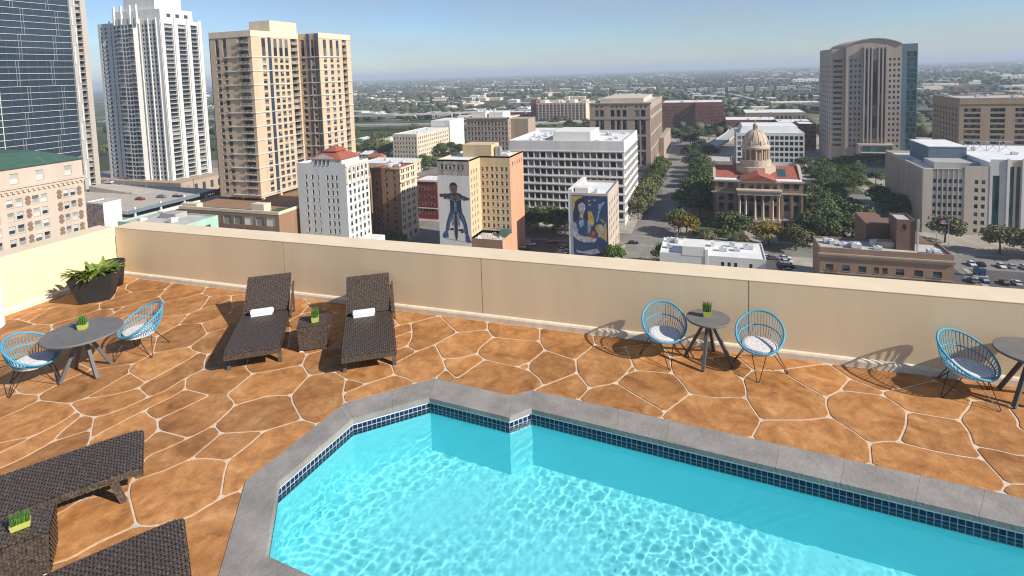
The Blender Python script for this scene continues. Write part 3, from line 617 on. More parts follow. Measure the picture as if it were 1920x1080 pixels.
LW, LL, LB, LA = 0.866, 1.735, 0.946, 0.533
def prof(s):
    """height of the lying surface along the lounger, foot at s=0"""
    if s <= LL: return s, 0.372 - 0.07 * math.sin(min(1, s / LL) * PI / 2) + 0.022 * math.sin(PI * s / LL) - 0.03 * max(0, 1 - s / 0.14) ** 2
    q = s - LL; return LL + q * math.cos(LA), 0.302 + q * math.sin(LA)
def make_lounger():
    t = thing('sun_lounger', 'x', 'sun lounger')
    def patch(s0, s1, x0, x1, nu, nv, name):
        b = MB()
        P = lambda u, v: (prof(s0 + (s1 - s0) * u)[0], x0 + (x1 - x0) * v, prof(s0 + (s1 - s0) * u)[1])
        def N(u, v):
            a = prof(max(s0, s0 + (s1 - s0) * u - 0.01)); c = prof(min(s1, s0 + (s1 - s0) * u + 0.01))
            d = Vector((c[0] - a[0], 0, c[1] - a[1])).normalized(); return (-d.z, 0, d.x)
        weave(b, P, N, nu, nv, 0.0092, 0.0092)
        o = b.build(name, M['wicker'], t, local=True, kind='stuff')
        return o
    h = LW / 2
    patch(0.0, LL, -h, h, 56, 26, 'seat_weave')
    patch(LL + 0.02, LL + LB, -h + 0.01, h - 0.01, 30, 26, 'back_weave')
    def slab(s0, s1, hw, th, name, n=14):
        b = MB(); R = []
        for i in range(n + 1):
            x, z = prof(s0 + (s1 - s0) * i / n)
            R.append([(x, -hw, z - 0.004), (x, hw, z - 0.004), (x, hw, z - th), (x, -hw, z - th)])
        for a, c in zip(R, R[1:]):
            for k in range(4): b.poly([a[k], a[(k + 1) % 4], c[(k + 1) % 4], c[k]])
        b.poly(R[0][::-1]); b.poly(R[-1])
        b.build(name, M['wicker_dark'], t, local=True)
    slab(0.004, LL - 0.004, h - 0.006, 0.03, 'seat_panel'); slab(LL + 0.024, LL + LB - 0.004, h - 0.016, 0.03, 'back_panel')
    # woven rails down both sides and an apron across the foot
    for sy in (-1, 1):
        b = MB()
        P = lambda u, v: (prof(LL * u)[0], sy * h, prof(LL * u)[1] - 0.085 * v)
        weave(b, P, lambda u, v: (0, sy, 0), 58, 3, 0.010, 0.0115)
        b.build('side_weave', M['wicker'], t, local=True, kind='stuff')
        b = MB()
        for i in range(14):
            (xa, za), (xb, zb) = prof(LL * i / 14), prof(LL * (i + 1) / 14)
            y0, y1 = sorted((sy * (h - 0.004), sy * (h - 0.05)))
            b.frustum([(xa, y0, za - 0.088), (xa, y1, za - 0.088), (xa, y1, za - 0.032), (xa, y0, za - 0.032)], [(xb, y0, zb - 0.088), (xb, y1, zb - 0.088), (xb, y1, zb - 0.032), (xb, y0, zb - 0.032)])
        b.build('side_rail', M['wicker_dark'], t, local=True)
    b = MB(); z0 = prof(0)[1]
    weave(b, lambda u, v: (0, -h + LW * u, z0 - 0.095 * v), lambda u, v: (-1, 0, 0), 30, 3, 0.011, 0.0115)
    b.build('foot_weave', M['wicker'], t, local=True, kind='stuff')
    b = MB(); b.box(0.004, 0.05, -h + 0.051, h - 0.051, z0 - 0.098, z0 - 0.035); b.build('foot_rail', M['wicker_dark'], t, local=True)
    # legs: short foot pair raked outwards, rear pair at the hinge
    for sy in (-1, 1):
        for s, lean in ((0.30, -0.10), (1.55, 0.08)):
            x, z = prof(s); b = MB()
            y = sy * (h - 0.06)
            b.frustum([(x + lean - 0.03, y - 0.03 + sy * 0.03, 0), (x + lean + 0.03, y - 0.03 + sy * 0.03, 0), (x + lean + 0.03, y + 0.03 + sy * 0.03, 0), (x + lean - 0.03, y + 0.03 + sy * 0.03, 0)],
                      [(x - 0.04, y - 0.035, z - 0.05), (x + 0.04, y - 0.035, z - 0.05), (x + 0.04, y + 0.035, z - 0.05), (x - 0.04, y + 0.035, z - 0.05)])
            b.build('leg', M['wicker'], t, local=True)
        if sy > 0: continue
        b = MB(); y = sy * (h + 0.035)
        xb, zb = prof(LL + 0.62)
        b.beam((LL - 0.30, y, 0.27), (xb + 0.10, y, zb + 0.02), 0.035, 0.05)
        b.beam((xb + 0.06, y - sy * 0.02, zb - 0.02), (LL + 0.62, y - sy * 0.02, 0.0), 0.035, 0.05)
        b.build('back_stay', M['wicker'], t, local=True)
    return t
L0 = make_lounger()
LOUNGERS = [
    (-5.258, 7.577, 2.155, 'dark wicker sun lounger and rolled towel right of the low wicker table', 'towel'),
    (-7.211, 7.112, 2.190, 'dark wicker sun lounger and rolled towel left of the low wicker table', 'towel'),
    (-6.63, 4.74, math.atan2(-0.78, -0.62), 'empty dark wicker sun lounger cut by the left edge, its raked leg showing', None),
    (-4.80, 3.78, math.atan2(-0.80, -0.60), 'dark wicker sun lounger cut by the bottom edge, beside the grey pool coping', None)]
def make_towel(loc, rz, label):
    t = thing('towel', label, 'towel', loc, rz, 'rolled towels')
    b = MB(); n = 26
    pr = []
    for i in range(n + 1):
        a = 2 * PI * i / n; r = 0.065 + 0.004 * math.sin(3 * a)
        pr.append((r * math.cos(a), r * 0.86 * math.sin(a) + 0.062))
    xs = [-0.20, -0.195, -0.18, -0.06, 0.07, 0.18, 0.195, 0.20]; sc = [0.86, 0.95, 1, 1.01, 0.99, 1, 0.95, 0.86]
    R = [[(p * k, x, q * k + (1 - k) * 0.06) for p, q in pr[:-1]] for x, k in zip(xs, sc)]
    for A, B_ in zip(R, R[1:]):
        for i in range(n): b.poly([A[i], A[(i + 1) % n], B_[(i + 1) % n], B_[i]])
    b.poly(R[0]); b.poly(R[-1][::-1])
    b.build('roll', M['towel'], t, smooth=True, local=True)
    for sx in (-1, 1):      # the spiral end of the roll
        b = MB(); pts = []
        for i in range(60):
            a = i / 60 * 5.2 * PI; r = 0.008 + 0.05 * i / 60
            pts.append((r * math.cos(a), sx * 0.201, 0.06 + 0.86 * r * math.sin(a)))
        b.tube(pts, 0.0035, 4); b.build('spiral_end', M['towel'], t, local=True)
    b = MB(); b.box(-0.085, -0.03, -0.19, 0.19, 0.004, 0.02); b.build('loose_hem', M['towel'], t, local=True)
for i, (x, y, h, lab, tw) in enumerate(LOUNGERS):
    o = L0 if i == 0 else copy_tree(L0)
    o.location = (x, y, 0); o.rotation_euler = (0, 0, h)
    tag(o, lab, 'sun lounger', 'wicker sun loungers')
    if tw:
        s, z = prof(LL - 0.085); off = 0.09 if i == 0 else 0.06
        px = x + s * math.cos(h) - off * math.sin(h) * 1.0; py = y + s * math.sin(h) + off * math.cos(h)
        make_towel((px, py, z + 0.005), h, 'white rolled towel on the lounger %s of the low wicker table' % ('right' if i == 0 else 'left'))

def make_wicker_table(loc, rz, label):
    t = thing('side_table', label, 'side table', loc, rz, 'low wicker side tables')
    h, a = 0.45, 0.25; k = 0.235
    b = MB()
    b.frustum([(-k + .006, -k + .006, 0.03), (k - .006, -k + .006, 0.03), (k - .006, k - .006, 0.03), (-k + .006, k - .006, 0.03)], [(-a + .006, -a + .006, h - .004), (a - .006, -a + .006, h - .004), (a - .006, a - .006, h - .004), (-a + .006, a - .006, h - .004)])
    b.build('core', M['wicker_dark'], t, local=True)
    b = MB(); weave(b, lambda u, v: (-a + 2 * a * u, -a + 2 * a * v, h), lambda u, v: (0, 0, 1), 16, 17, 0.0105, 0.0115)
    b.build('top_weave', M['wicker'], t, local=True, kind='stuff')
    for q in range(4):
        cs, sn = math.cos(q * PI / 2), math.sin(q * PI / 2); b = MB()
        def P(u, v, cs=cs, sn=sn):
            e = k + (a - k) * v; x, y = -e + 2 * e * u, -e
            return (x * cs - y * sn, x * sn + y * cs, 0.03 + (h - 0.03) * v)
        weave(b, P, lambda u, v: (sn, -cs, 0), 17, 14, 0.0105, 0.0115)
        b.build('side_weave', M['wicker'], t, local=True, kind='stuff')
    for sx in (-1, 1):
        for sy in (-1, 1):
            b = MB(); b.box(sx * 0.2 - 0.03, sx * 0.2 + 0.03, sy * 0.2 - 0.03, sy * 0.2 + 0.03, 0, 0.0295); b.build('foot', M['white_plastic'], t, local=True)
make_wicker_table((-6.83, 8.18, 0), 2.17, 'square wicker side table with white feet between the two towel loungers')
make_wicker_table((-6.52, 3.37, 0), math.atan2(-0.78, -0.62), 'square wicker side table in the bottom left corner with a grass pot')

def make_pot(loc, rz, label, s=1.0, long=1.0, n=150, hb=0.13):
    t = thing('grass_pot', label, 'potted grass', loc, rz, 'lime pots of grass')
    w = 0.052 * s; l = w * long; h = 0.07 * s; b = MB()
    o = [(-l, -w), (l, -w), (l, w), (-l, w)]; k = 0.86; i_ = [(x * 0.9, y * 0.86) for x, y in o]
    b.frustum([(x * k, y * k, 0) for x, y in o], [(*q, h) for q in o])
    b.f.pop(); b.m.pop()
    nb = len(b.v); b.v += [(*q, h) for q in i_] + [(*q, h - 0.012) for q in i_]
    for e in range(4):
        j = (e + 1) % 4
        b.f.append((nb - 4 + e, nb - 4 + j, nb + j, nb + e)); b.m.append(0)
        b.f.append((nb + e, nb + j, nb + 4 + j, nb + 4 + e)); b.m.append(0)
    b.build('pot', M['lime_pot'], t, local=True)
    b = MB(); b.poly([(*q, h - 0.0115) for q in i_]); b.build('soil', M['soil'], t, local=True)
    b = MB(); R = random.Random(int(abs(loc[0]) * 100))
    for _ in range(n):
        x, y = R.uniform(-l, l) * 0.82, R.uniform(-w, w) * 0.8
        a = R.uniform(0, 2 * PI); bl = hb * s * R.uniform(0.65, 1.15); ln = R.uniform(0.05, 0.45) * bl
        dx, dy = math.cos(a) * 0.5 + x / l * 0.6, math.sin(a) * 0.5 + y / w * 0.4; wd = 0.0035 * s
        px, py = -math.sin(a) * wd, math.cos(a) * wd
        p0 = (x, y, h - 0.012); p1 = (x + dx * ln * 0.35, y + dy * ln * 0.35, h + bl * 0.6); p2 = (x + dx * ln, y + dy * ln, h + bl)
        b.poly([(p0[0] - px, p0[1] - py, p0[2]), (p0[0] + px, p0[1] + py, p0[2]), (p1[0] + px * .8, p1[1] + py * .8, p1[2]), (p1[0] - px * .8, p1[1] - py * .8, p1[2])])
        b.poly([(p1[0] - px * .8, p1[1] - py * .8, p1[2]), (p1[0] + px * .8, p1[1] + py * .8, p1[2]), p2])
    b.build('grass_blades', M['grass'], t, local=True, kind='stuff')
make_pot((-6.76, 8.16, 0.458), 2.17, 'small lime pot of grass on the wicker table between the loungers', 1.25)
make_pot((-6.50, 3.36, 0.458), math.atan2(-0.78, -0.62) + 0.1, 'long lime pot of bright grass on the bottom left wicker table', 0.85, 1.9, 240, 0.12)

def round_table(loc, r, rz, label):
    t = thing('round_table', label, 'table', loc, rz, 'grey round tables')
    b = MB(); h = 0.74
    b.lathe([(r - 0.012, h - 0.036), (r - 0.003, h - 0.033), (r, h - 0.026), (r, h - 0.008), (r - 0.003, h - 0.002), (r - 0.010, h)], n=72)
    b.build('table_top', M['table_top'], t, smooth=False, local=True)
    b = MB(); b.lathe([(0.05, 0.58), (0.055, 0.66), (0.10, h - 0.0365)], n=12); b.build('hub', M['table_leg'], t, local=True)
    for q in range(4):
        a = q * PI / 2; cs, sn = math.cos(a), math.sin(a); b = MB()
        b.beam((0.375 * cs, 0.375 * sn, 0.012), (0.045 * cs, 0.045 * sn, h - 0.06), 0.05, 0.05)
        b.build('leg', M['table_leg'], t, local=True)
round_table((-0.07, 9.472, 0), 0.345, 1.35, 'small round grey table with a grass pot between two blue chairs by the wall')
round_table((-9.93, 6.26, 0), 0.57, -0.55 + 0.35, 'large round grey table between the two blue chairs on the left')
round_table((4.17, 9.50, 0), 0.43, 0.7, 'round grey table cut by the right edge of the picture')
make_pot((-0.09, 9.52, 0.741), 0.1, 'small lime pot of grass on the small table by the wall', 1.25)
make_pot((-10.02, 6.33, 0.741), 0.55, 'small lime pot of grass on the large left table', 1.2)

def make_chair():
    t = thing('wicker_chair', 'x', 'chair')
    A = 0.352
    def rim(t_):            # t_=0 is the front (local -Y), pi the top of the back
        c = math.cos(t_); s = math.sin(t_)
        y = -0.355 * c - 0.005; x = A * s * (1.0 + 0.05 * c)
        z = 0.60 - 0.205 * c + 0.02 * (1 - abs(c))
        return Vector((x, y, z))
    def seat(t_): return Vector((0.225 * math.sin(t_), -0.02 - 0.215 * math.cos(t_), 0.345))
    def wallp(t_, k):
        a, c = seat(t_), rim(t_); m = (a + c) / 2; o = Vector((m.x, m.y + 0.02, 0)); o.normalize()
        L_ = (c - a).length; mid = m + o * 0.16 * L_ - Vector((0, 0, 0.06 * L_))
        return a * (1 - k) ** 2 + mid * 2 * k * (1 - k) + c * k * k
    n = 48
    b = MB(); b.tube([rim(2 * PI * i / n) for i in range(n)], 0.0165, 8, True); b.build('rim', M['blue_cord'], t, smooth=True, local=True)
    b = MB(); b.tube([wallp(2 * PI * i / n, 0.55) for i in range(n)], 0.010, 6, True); b.build('middle_band', M['blue_cord'], t, smooth=True, local=True)
    b = MB(); b.tube([seat(2 * PI * i / n) for i in range(n)], 0.012, 6, True); b.build('seat_ring', M['blue_cord'], t, smooth=True, local=True)
    for i in range(46):
        a = 2 * PI * (i + 0.5) / 46; b = MB()
        b.tube([wallp(a, k / 5) for k in range(6)], 0.0062, 4, cap=False)
        b.build('slat', M['blue_cord'], t, local=True)
    b = MB()
    for i in range(16):
        y = -0.02 - 0.2 + 0.4 * (i + 0.5) / 16; hw = 0.225 * math.sqrt(max(0, 1 - ((y + 0.02) / 0.215) ** 2))
        b.tube([(-hw, y, 0.345), (0, y, 0.335), (hw, y, 0.345)], 0.0065, 4, cap=False)
    b.build('seat_cord', M['blue_cord'], t, local=True, kind='stuff')
    b = MB(); m = 30; rows = [(0.0, 0.362, 0.90), (0.5, 0.352, 1.0), (0.0, 0.40, 1.06), (0, 0.425, 1.03), (0, 0.438, 0.88), (0, 0.440, 0.5)]
    rings = []
    for _, z, k in rows:
        rings.append([(0.245 * k * math.copysign(abs(math.sin(2 * PI * i / m)) ** 0.8, math.sin(2 * PI * i / m)), -0.045 - 0.235 * k * math.copysign(abs(math.cos(2 * PI * i / m)) ** 0.8, math.cos(2 * PI * i / m)),
                       z + 0.012 * (1 if k < 1 else 1) * math.cos(2 * PI * i / m) * -0.6) for i in range(m)])
    for R1, R2 in zip(rings, rings[1:]):
        for i in range(m): b.poly([R1[i], R1[(i + 1) % m], R2[(i + 1) % m], R2[i]])
    b.poly(rings[0][::-1]); b.poly(rings[-1])
    b.build('cushion', M['cushion'], t, smooth=True, local=True)
    for a, rr in ((0.06, 0.46), (PI / 2, 0.40), (PI, 0.42), (3 * PI / 2, 0.40)):
        foot = Vector((rr * math.sin(a), -rr * math.cos(a), 0.007)); b = MB()
        s0, s1 = seat(a - 0.5), seat(a + 0.5); tg_ = Vector((math.cos(a), math.sin(a), 0)) * 0.018
        b.tube([s0, foot - tg_ + Vector((0, 0, .012)), foot - tg_ * 0.4, foot + tg_ * 0.4, foot + tg_ + Vector((0, 0, .012)), s1], 0.0068, 5)
        b.build('leg', M['black_metal'], t, local=True)
    return t
C0 = make_chair()
CH = [((-0.77, 9.46), (0.20, -0.98), 'blue cord chair left of the small table by the wall'),
      ((0.70, 9.46), (-0.18, -0.98), 'blue cord chair right of the small table by the wall'),
      ((3.42, 9.50), (0.50, -0.86), 'blue cord chair beside the table at the right edge'),
      ((-9.72, 7.12), (-0.35, -0.93), 'blue cord chair between the large left table and the loungers'),
      ((-10.45, 5.78), (0.75, 0.15), 'blue cord chair cut by the left edge beside the large table')]
for i, ((x, y), (fx, fy), lab) in enumerate(CH):
    o = C0 if i == 0 else copy_tree(C0)
    o.location = (x, y, 0); o.rotation_euler = (0, 0, math.atan2(fx, -fy))
    tag(o, lab, 'chair', 'blue cord chairs')

def big_planter():
    t = thing('planter', 'tapered black square planter full of broad green leaves in the corner', 'planter', (-13.15, 8.7, 0))
    T_ = [(-13.15, 8.05), (-12.68, 8.70), (-13.15, 9.28), (-13.62, 8.63)]; B_ = [(-13.19, 8.30), (-12.83, 8.72), (-13.13, 9.08), (-13.48, 8.66)]
    h = 0.62; b = MB()
    b.frustum([(*q, 0) for q in B_], [(*q, h) for q in T_]); b.f.pop(); b.m.pop()
    cx, cy_ = -13.15, 8.665; I_ = [(cx + (x - cx) * 0.9, cy_ + (y - cy_) * 0.9) for x, y in T_]
    nb = len(b.v); b.v += [(*q, h) for q in I_] + [(*q, h - 0.08) for q in I_]
    for e in range(4):
        j = (e + 1) % 4
        b.f.append((nb - 4 + e, nb - 4 + j, nb + j, nb + e)); b.m.append(0); b.f.append((nb + e, nb + j, nb + 4 + j, nb + 4 + e)); b.m.append(0)
    b.build('tub', M['planter'], t)
    b = MB(); b.poly([(*q, h - 0.075) for q in I_]); b.build('soil', M['soil'], t)
    R = random.Random(5)
    for _ in range(120):
        u, v = R.uniform(-1, 1), R.uniform(-1, 1)
        x0 = cx + 0.26 * u + 0.0 * v; y0 = cy_ + 0.34 * v
        a = math.atan2(v, u) + R.uniform(-0.9, 0.9); L_ = R.uniform(0.24, 0.42); lift = R.uniform(0.7, 1.4); w = R.uniform(0.035, 0.06)
        pts = []; p = Vector((x0, y0, h - 0.08)); el = lift
        for i in range(6):
            pts.append(p.copy()); d = Vector((math.cos(a) * math.cos(el), math.sin(a) * math.cos(el), math.sin(el))); p = p + d * L_ / 5; el -= R.uniform(0.18, 0.42)
        ws = [0.25, 0.75, 1.0, 0.9, 0.55, 0.02]; sd = Vector((-math.sin(a), math.cos(a), 0)); b = MB()
        for i in range(5):
            q0, q1 = sd * w * ws[i], sd * w * ws[i + 1]; dz = Vector((0, 0, 0.012))
            b.poly([pts[i] - q0 + dz, pts[i], pts[i + 1], pts[i + 1] - q1 + dz]); b.poly([pts[i], pts[i] + q0 + dz, pts[i + 1] + q1 + dz, pts[i + 1]])
        b.build('leaf', M['leaf'], t, smooth=True)
big_planter()
t = thing('round_pot', 'round black pot half hidden behind the leafy planter', 'pot', (-13.62, 9.42, 0))
b = MB(); b.lathe([(0.16, 0), (0.20, 0.3), (0.235, 0.58), (0.245, 0.60), (0.235, 0.61), (0.215, 0.60), (0.205, 0.5)], -13.62, 9.42, 28); b.build('tub', M['planter'], t, smooth=True)
b = MB(); b.lathe([(0.206, 0.505), (0.12, 0.53), (0.01, 0.535)], -13.62, 9.42, 20); b.build('soil', M['soil'], t)
t = thing('waste_bin', 'white round ribbed bin at the left edge by the wall', 'bin', (-13.78, 6.93, 0))
b = MB(); pr = [(0.27, 0.02), (0.275, 0.05)]
b.lathe([(0.25, 0.0), (0.27, 0.03), (0.272, 0.50)], -13.78, 6.93, 36); b.build('body', M['white_plastic'], t, smooth=False)
for z in (0.505, 0.60, 0.695, 0.79):
    b = MB(); b.lathe([(0.255, z), (0.272, z + 0.008), (0.272, z + 0.082), (0.255, z + 0.09)], -13.78, 6.93, 36); b.build('ring', M['white_plastic'], t)
b = MB(); b.lathe([(0.26, 0.885), (0.265, 0.90), (0.16, 0.93), (0.02, 0.935)], -13.78, 6.93, 36); b.build('lid', M['white_plastic'], t)

# ================================================================ CITY: GROUND AND STREETS
def ground_mat():
    m = bpy.data.materials.new('ground'); m.use_nodes = True
    n = m.node_tree.nodes; L = m.node_tree.links; b = n['Principled BSDF']; b.inputs['Roughness'].default_value = 0.95; b.inputs['Specular IOR Level'].default_value = 0.1
    tc = n.new('ShaderNodeTexCoord')
    a = n.new('ShaderNodeTexNoise'); a.inputs['Scale'].default_value = 0.006; a.inputs['Detail'].default_value = 9; a.inputs['Roughness'].default_value = 0.65
    L.new(tc.outputs['Object'], a.inputs['Vector'])
    r = n.new('ShaderNodeValToRGB'); e = r.color_ramp.elements
    e[0].position = 0.34; e[0].color = (0.040, 0.052, 0.024, 1); e[1].position = 0.68; e[1].color = (0.30, 0.27, 0.22, 1)
    x = e.new(0.50); x.color = (0.062, 0.080, 0.030, 1); x = e.new(0.60); x.color = (0.12, 0.125, 0.060, 1)
    L.new(a.outputs['Fac'], r.inputs[0]); L.new(r.outputs[0], b.inputs['Base Color'])
    return m
M['ground'] = ground_mat()
M['asphalt'] = mat('asphalt', (0.075, 0.073, 0.070), 0.9, 0.25, 0.06, detail=9)
M['road'] = mat('road', (0.19, 0.175, 0.155), 0.9, 0.2, 0.15, detail=8)
M['sidewalk'] = mat('sidewalk', (0.33, 0.29, 0.24), 0.9, 0.2, 0.2, detail=7)
M['lawn'] = mat('lawn', (0.045, 0.075, 0.018), 0.95, 0.4, 0.3, detail=7)
M['lot'] = mat('lot', (0.085, 0.075, 0.072), 0.9, 0.25, 0.12, detail=8)
M['paint'] = mat('road_paint', (0.30, 0.29, 0.26), 0.8, 0.1, 1)
b = MB(); b.poly([(-26000, -3000, G - 0.05), (26000, -3000, G - 0.05), (26000, 30000, G - 0.05), (-26000, 30000, G - 0.05)]); b.build('ground', M['ground'], kind='structure')
b = MB(); b.poly([(-520, -120, G), (420, -120, G), (420, 700, G), (-160, 700, G), (-160, 430, G), (-520, 430, G)]); b.build('road', M['road'], kind='structure')
def block(x0, x1, y0, y1, m='sidewalk', h=0.15):
    b = MB(); b.frustum([(x0, y0, G), (x1, y0, G), (x1, y1, G), (x0, y1, G)], [(x0 + .05, y0 + .05, G + h), (x1 - .05, y0 + .05, G + h), (x1 - .05, y1 - .05, G + h), (x0 + .05, y1 - .05, G + h)])
    b.build('pavement', M[m], kind='structure')
XS = [(-510, -432), (-420, -300), (-286, -166), (-163, -133), (-109, -36.5), (-13, 56), (86, 160), (176, 260)]
XS = [(-510, -436), (-424, -262), (-246, -156.5), (-153.5, -134), (-110, -36), (-14, 60), (86, 170), (190, 300)]
YS = [(30, 120), (134, 246), (264, 352), (372, 470), (486, 580), (600, 690)]
for x0, x1 in XS:
    for y0, y1 in YS:
        if not (x0 < -160 and y0 > 360): block(x0, x1, y0, y1)
def sheet(name, x0, x1, y0, y1, m, z=0.16):
    b = MB(); b.poly([(x0, y0, G + z), (x1, y0, G + z), (x1, y1, G + z), (x0, y1, G + z)]); return b.build(name, M[m], kind='structure')
sheet('lawn', -9, 56, 267, 349, 'lawn'); sheet('lawn', 66, 84, 374, 466, 'lawn', 0.006); sheet('lawn', 90, 96, 376, 460, 'lawn')
sheet('parking_lot', -79, -55, 215, 245, 'lot'); sheet('parking_lot', 18, 29, 188, 245, 'lot'); sheet('parking_lot', 65, 84, 180, 245, 'lot', 0.008); sheet('parking_lot', 88, 150, 225, 246, 'lot', 0.165)
sheet('path', 14, 27, 266.5, 281, 'sidewalk', 0.18)
def lane(x, y0, y1, w=0.15):
    b = MB(); y = y0
    while y < y1:
        b.poly([(x - w, y, G + 0.012), (x + w, y, G + 0.012), (x + w, y + 3, G + 0.012), (x - w, y + 3, G + 0.012)]); y += 9
    b.build('lane_marking', M['paint'], kind='structure')
for x in (-29, -25, -21, -124, -119, 70, 75): lane(x, 150, 560)
def crosswalk(x0, x1, y):
    b = MB(); x = x0
    while x < x1:
        b.poly([(x, y, G + 0.011), (x + 0.6, y, G + 0.011), (x + 0.6, y + 2.6, G + 0.011), (x, y + 2.6, G + 0.011)]); x += 1.25
    b.build('crosswalk', M['paint'], kind='structure')
for y in (246.6, 260.6, 353, 369): crosswalk(-35, -15, y)

# ================================================================ BUILDINGS
GL = {
    'dark': glass_mat('glass_dark', share=0.14),
    'mixed': glass_mat('glass_mixed', share=0.3),
    'blind': glass_mat('glass_blind', blind=(0.55, 0.54, 0.50), share=0.6),
    'panel': glass_mat('panel_pale', dark=(0.36, 0.35, 0.33), blind=(0.46, 0.45, 0.43), share=0.5, rough=0.6),
    'teal': glass_mat('glass_teal', dark=(0.008, 0.035, 0.035), blind=(0.06, 0.16, 0.15), share=0.35),
    'blue': glass_mat('glass_blue', dark=(0.010, 0.018, 0.030), blind=(0.05, 0.07, 0.085), share=0.2, rough=0.03),
}
def wallmat(name, col, var=0.10, scale=0.25, rough=0.9, **k): M[name] = mat(name, col, rough, var, scale, streak=True, **k); return M[name]
wallmat('b_white', (0.66, 0.64, 0.59)); wallmat('b_offwhite', (0.58, 0.565, 0.53)); wallmat('b_cream', (0.62, 0.52, 0.39)); wallmat('b_tan', (0.50, 0.365, 0.235))
wallmat('b_tan2', (0.53, 0.40, 0.27)); wallmat('b_brown', (0.26, 0.15, 0.085)); wallmat('b_brick', (0.22, 0.085, 0.055)); wallmat('b_redbrick', (0.17, 0.030, 0.024))
wallmat('b_stone', (0.36, 0.275, 0.205)); wallmat('b_yellow', (0.56, 0.42, 0.25)); wallmat('b_orange', (0.58, 0.285, 0.165)); wallmat('b_peach', (0.47, 0.385, 0.31)); wallmat('b_grey', (0.36, 0.345, 0.32))
wallmat('b_conc', (0.40, 0.36, 0.31)); wallmat('b_browncon', (0.33, 0.245, 0.165)); wallmat('b_beige', (0.52, 0.44, 0.35)); wallmat('b_mint', (0.33, 0.50, 0.40)); wallmat('b_bluegrey', (0.13, 0.18, 0.22))
wallmat('b_ornament', (0.20, 0.13, 0.09)); wallmat('b_sooty', (0.33, 0.29, 0.24), 0.45, 0.5)
M['roof_white'] = mat('roof_white', (0.66, 0.66, 0.65), 0.85, 0.12, 0.2, detail=7)
M['roof_grey'] = mat('roof_grey', (0.42, 0.40, 0.38), 0.9, 0.22, 0.25, detail=8)
M['roof_red'] = mat('roof_red', (0.31, 0.085, 0.048), 0.85, 0.25, 1.2)
M['roof_green'] = mat('roof_green', (0.045, 0.105, 0.075), 0.7, 0.15, 0.6)
M['frame_w'] = mat('frame_white', (0.62, 0.61, 0.58), 0.6, 0.05, 1)
M['frame_d'] = mat('frame_dark', (0.05, 0.05, 0.05), 0.5, 0.1, 1)
M['steel'] = mat('steel', (0.40, 0.41, 0.42), 0.45, 0.1, 2, metal=0.6)
M['hvac'] = mat('hvac', (0.55, 0.55, 0.54), 0.6, 0.15, 1)

_wm = {}
def window_mesh(w, h, dep, style, wall, glass, frame='frame_d'):
    key = (round(w, 2), round(h, 2), round(dep, 2), style, wall, glass, frame)
    if key in _wm: return _wm[key]
    b = MB(); W0, GLS, FR = 0, 1, 2
    if style == 'balcony':          # loggia: deep recess, slab and barred railing
        d = dep; b.poly([(0, 0, 0), (0, d, 0), (0, d, h), (0, 0, h)]); b.poly([(w, 0, 0), (w, 0, h), (w, d, h), (w, d, 0)]); b.poly([(0, 0, h), (0, d, h), (w, d, h), (w, 0, h)])
        b.poly([(0, d, 0), (w, d, 0), (w, d, h), (0, d, h)], GLS)
        b.box(0.02, w - 0.02, -0.75, d - 0.01, 0.0, 0.2, W0)
        for i in range(9):
            x = 0.05 + (w - 0.1) * i / 8; b.box(x - 0.02, x + 0.02, -0.72, -0.68, 0.2, 1.15, FR)
        b.box(0.03, w - 0.03, -0.73, -0.67, 1.15, 1.22, FR); b.box(0.03, w - 0.03, -0.715, -0.685, 0.55, 0.62, FR)
        for x in (0.03, w - 0.08): b.box(x, x + 0.05, -0.67, -0.01, 1.15, 1.22, FR)
    else:
        d = dep
        b.poly([(0, 0, 0), (0, d, 0), (0, d, h), (0, 0, h)]); b.poly([(w, 0, 0), (w, 0, h), (w, d, h), (w, d, 0)]); b.poly([(0, 0, h), (0, d, h), (w, d, h), (w, 0, h)]); b.poly([(0, 0, 0), (w, 0, 0), (w, d, 0), (0, d, 0)])
        nx, nz = {'plain': (1, 1), 'sash': (1, 2), 'pair': (2, 1), 'quad': (2, 2), 'tall': (2, 3), 'strip': (4, 1), 'tallstrip': (1, 8), 'curtain': (3, 1)}[style]
        for i in range(nx):
            for k in range(nz):
                yo = d - (0.03 if (k % 2 and style == 'sash') else 0)
                b.poly([(w * i / nx, yo, h * k / nz), (w * (i + 1) / nx, yo, h * k / nz), (w * (i + 1) / nx, yo, h * (k + 1) / nz), (w * i / nx, yo, h * (k + 1) / nz)], GLS)
        t = 0.05 if w < 2 else 0.07
        for i in range(nx + 1):
            x = min(max(w * i / nx - t / 2, 0.003), w - t - 0.003); b.box(x, x + t, d - 0.09, d - 0.01, 0.003, h - 0.003, FR)
        for k in range(nz + 1):
            z = min(max(h * k / nz - t / 2, 0.004), h - t - 0.004); b.box(0.004, w - 0.004, d - 0.085, d - 0.012, z, z + t, FR)
        if style in ('sash', 'quad', 'pair'): b.box(-0.08, w + 0.08, -0.10, -0.004, -0.14, -0.004, W0)
    _wm[key] = b.mesh('window', [M[wall], GL[glass], M[frame]])
    return _wm[key]

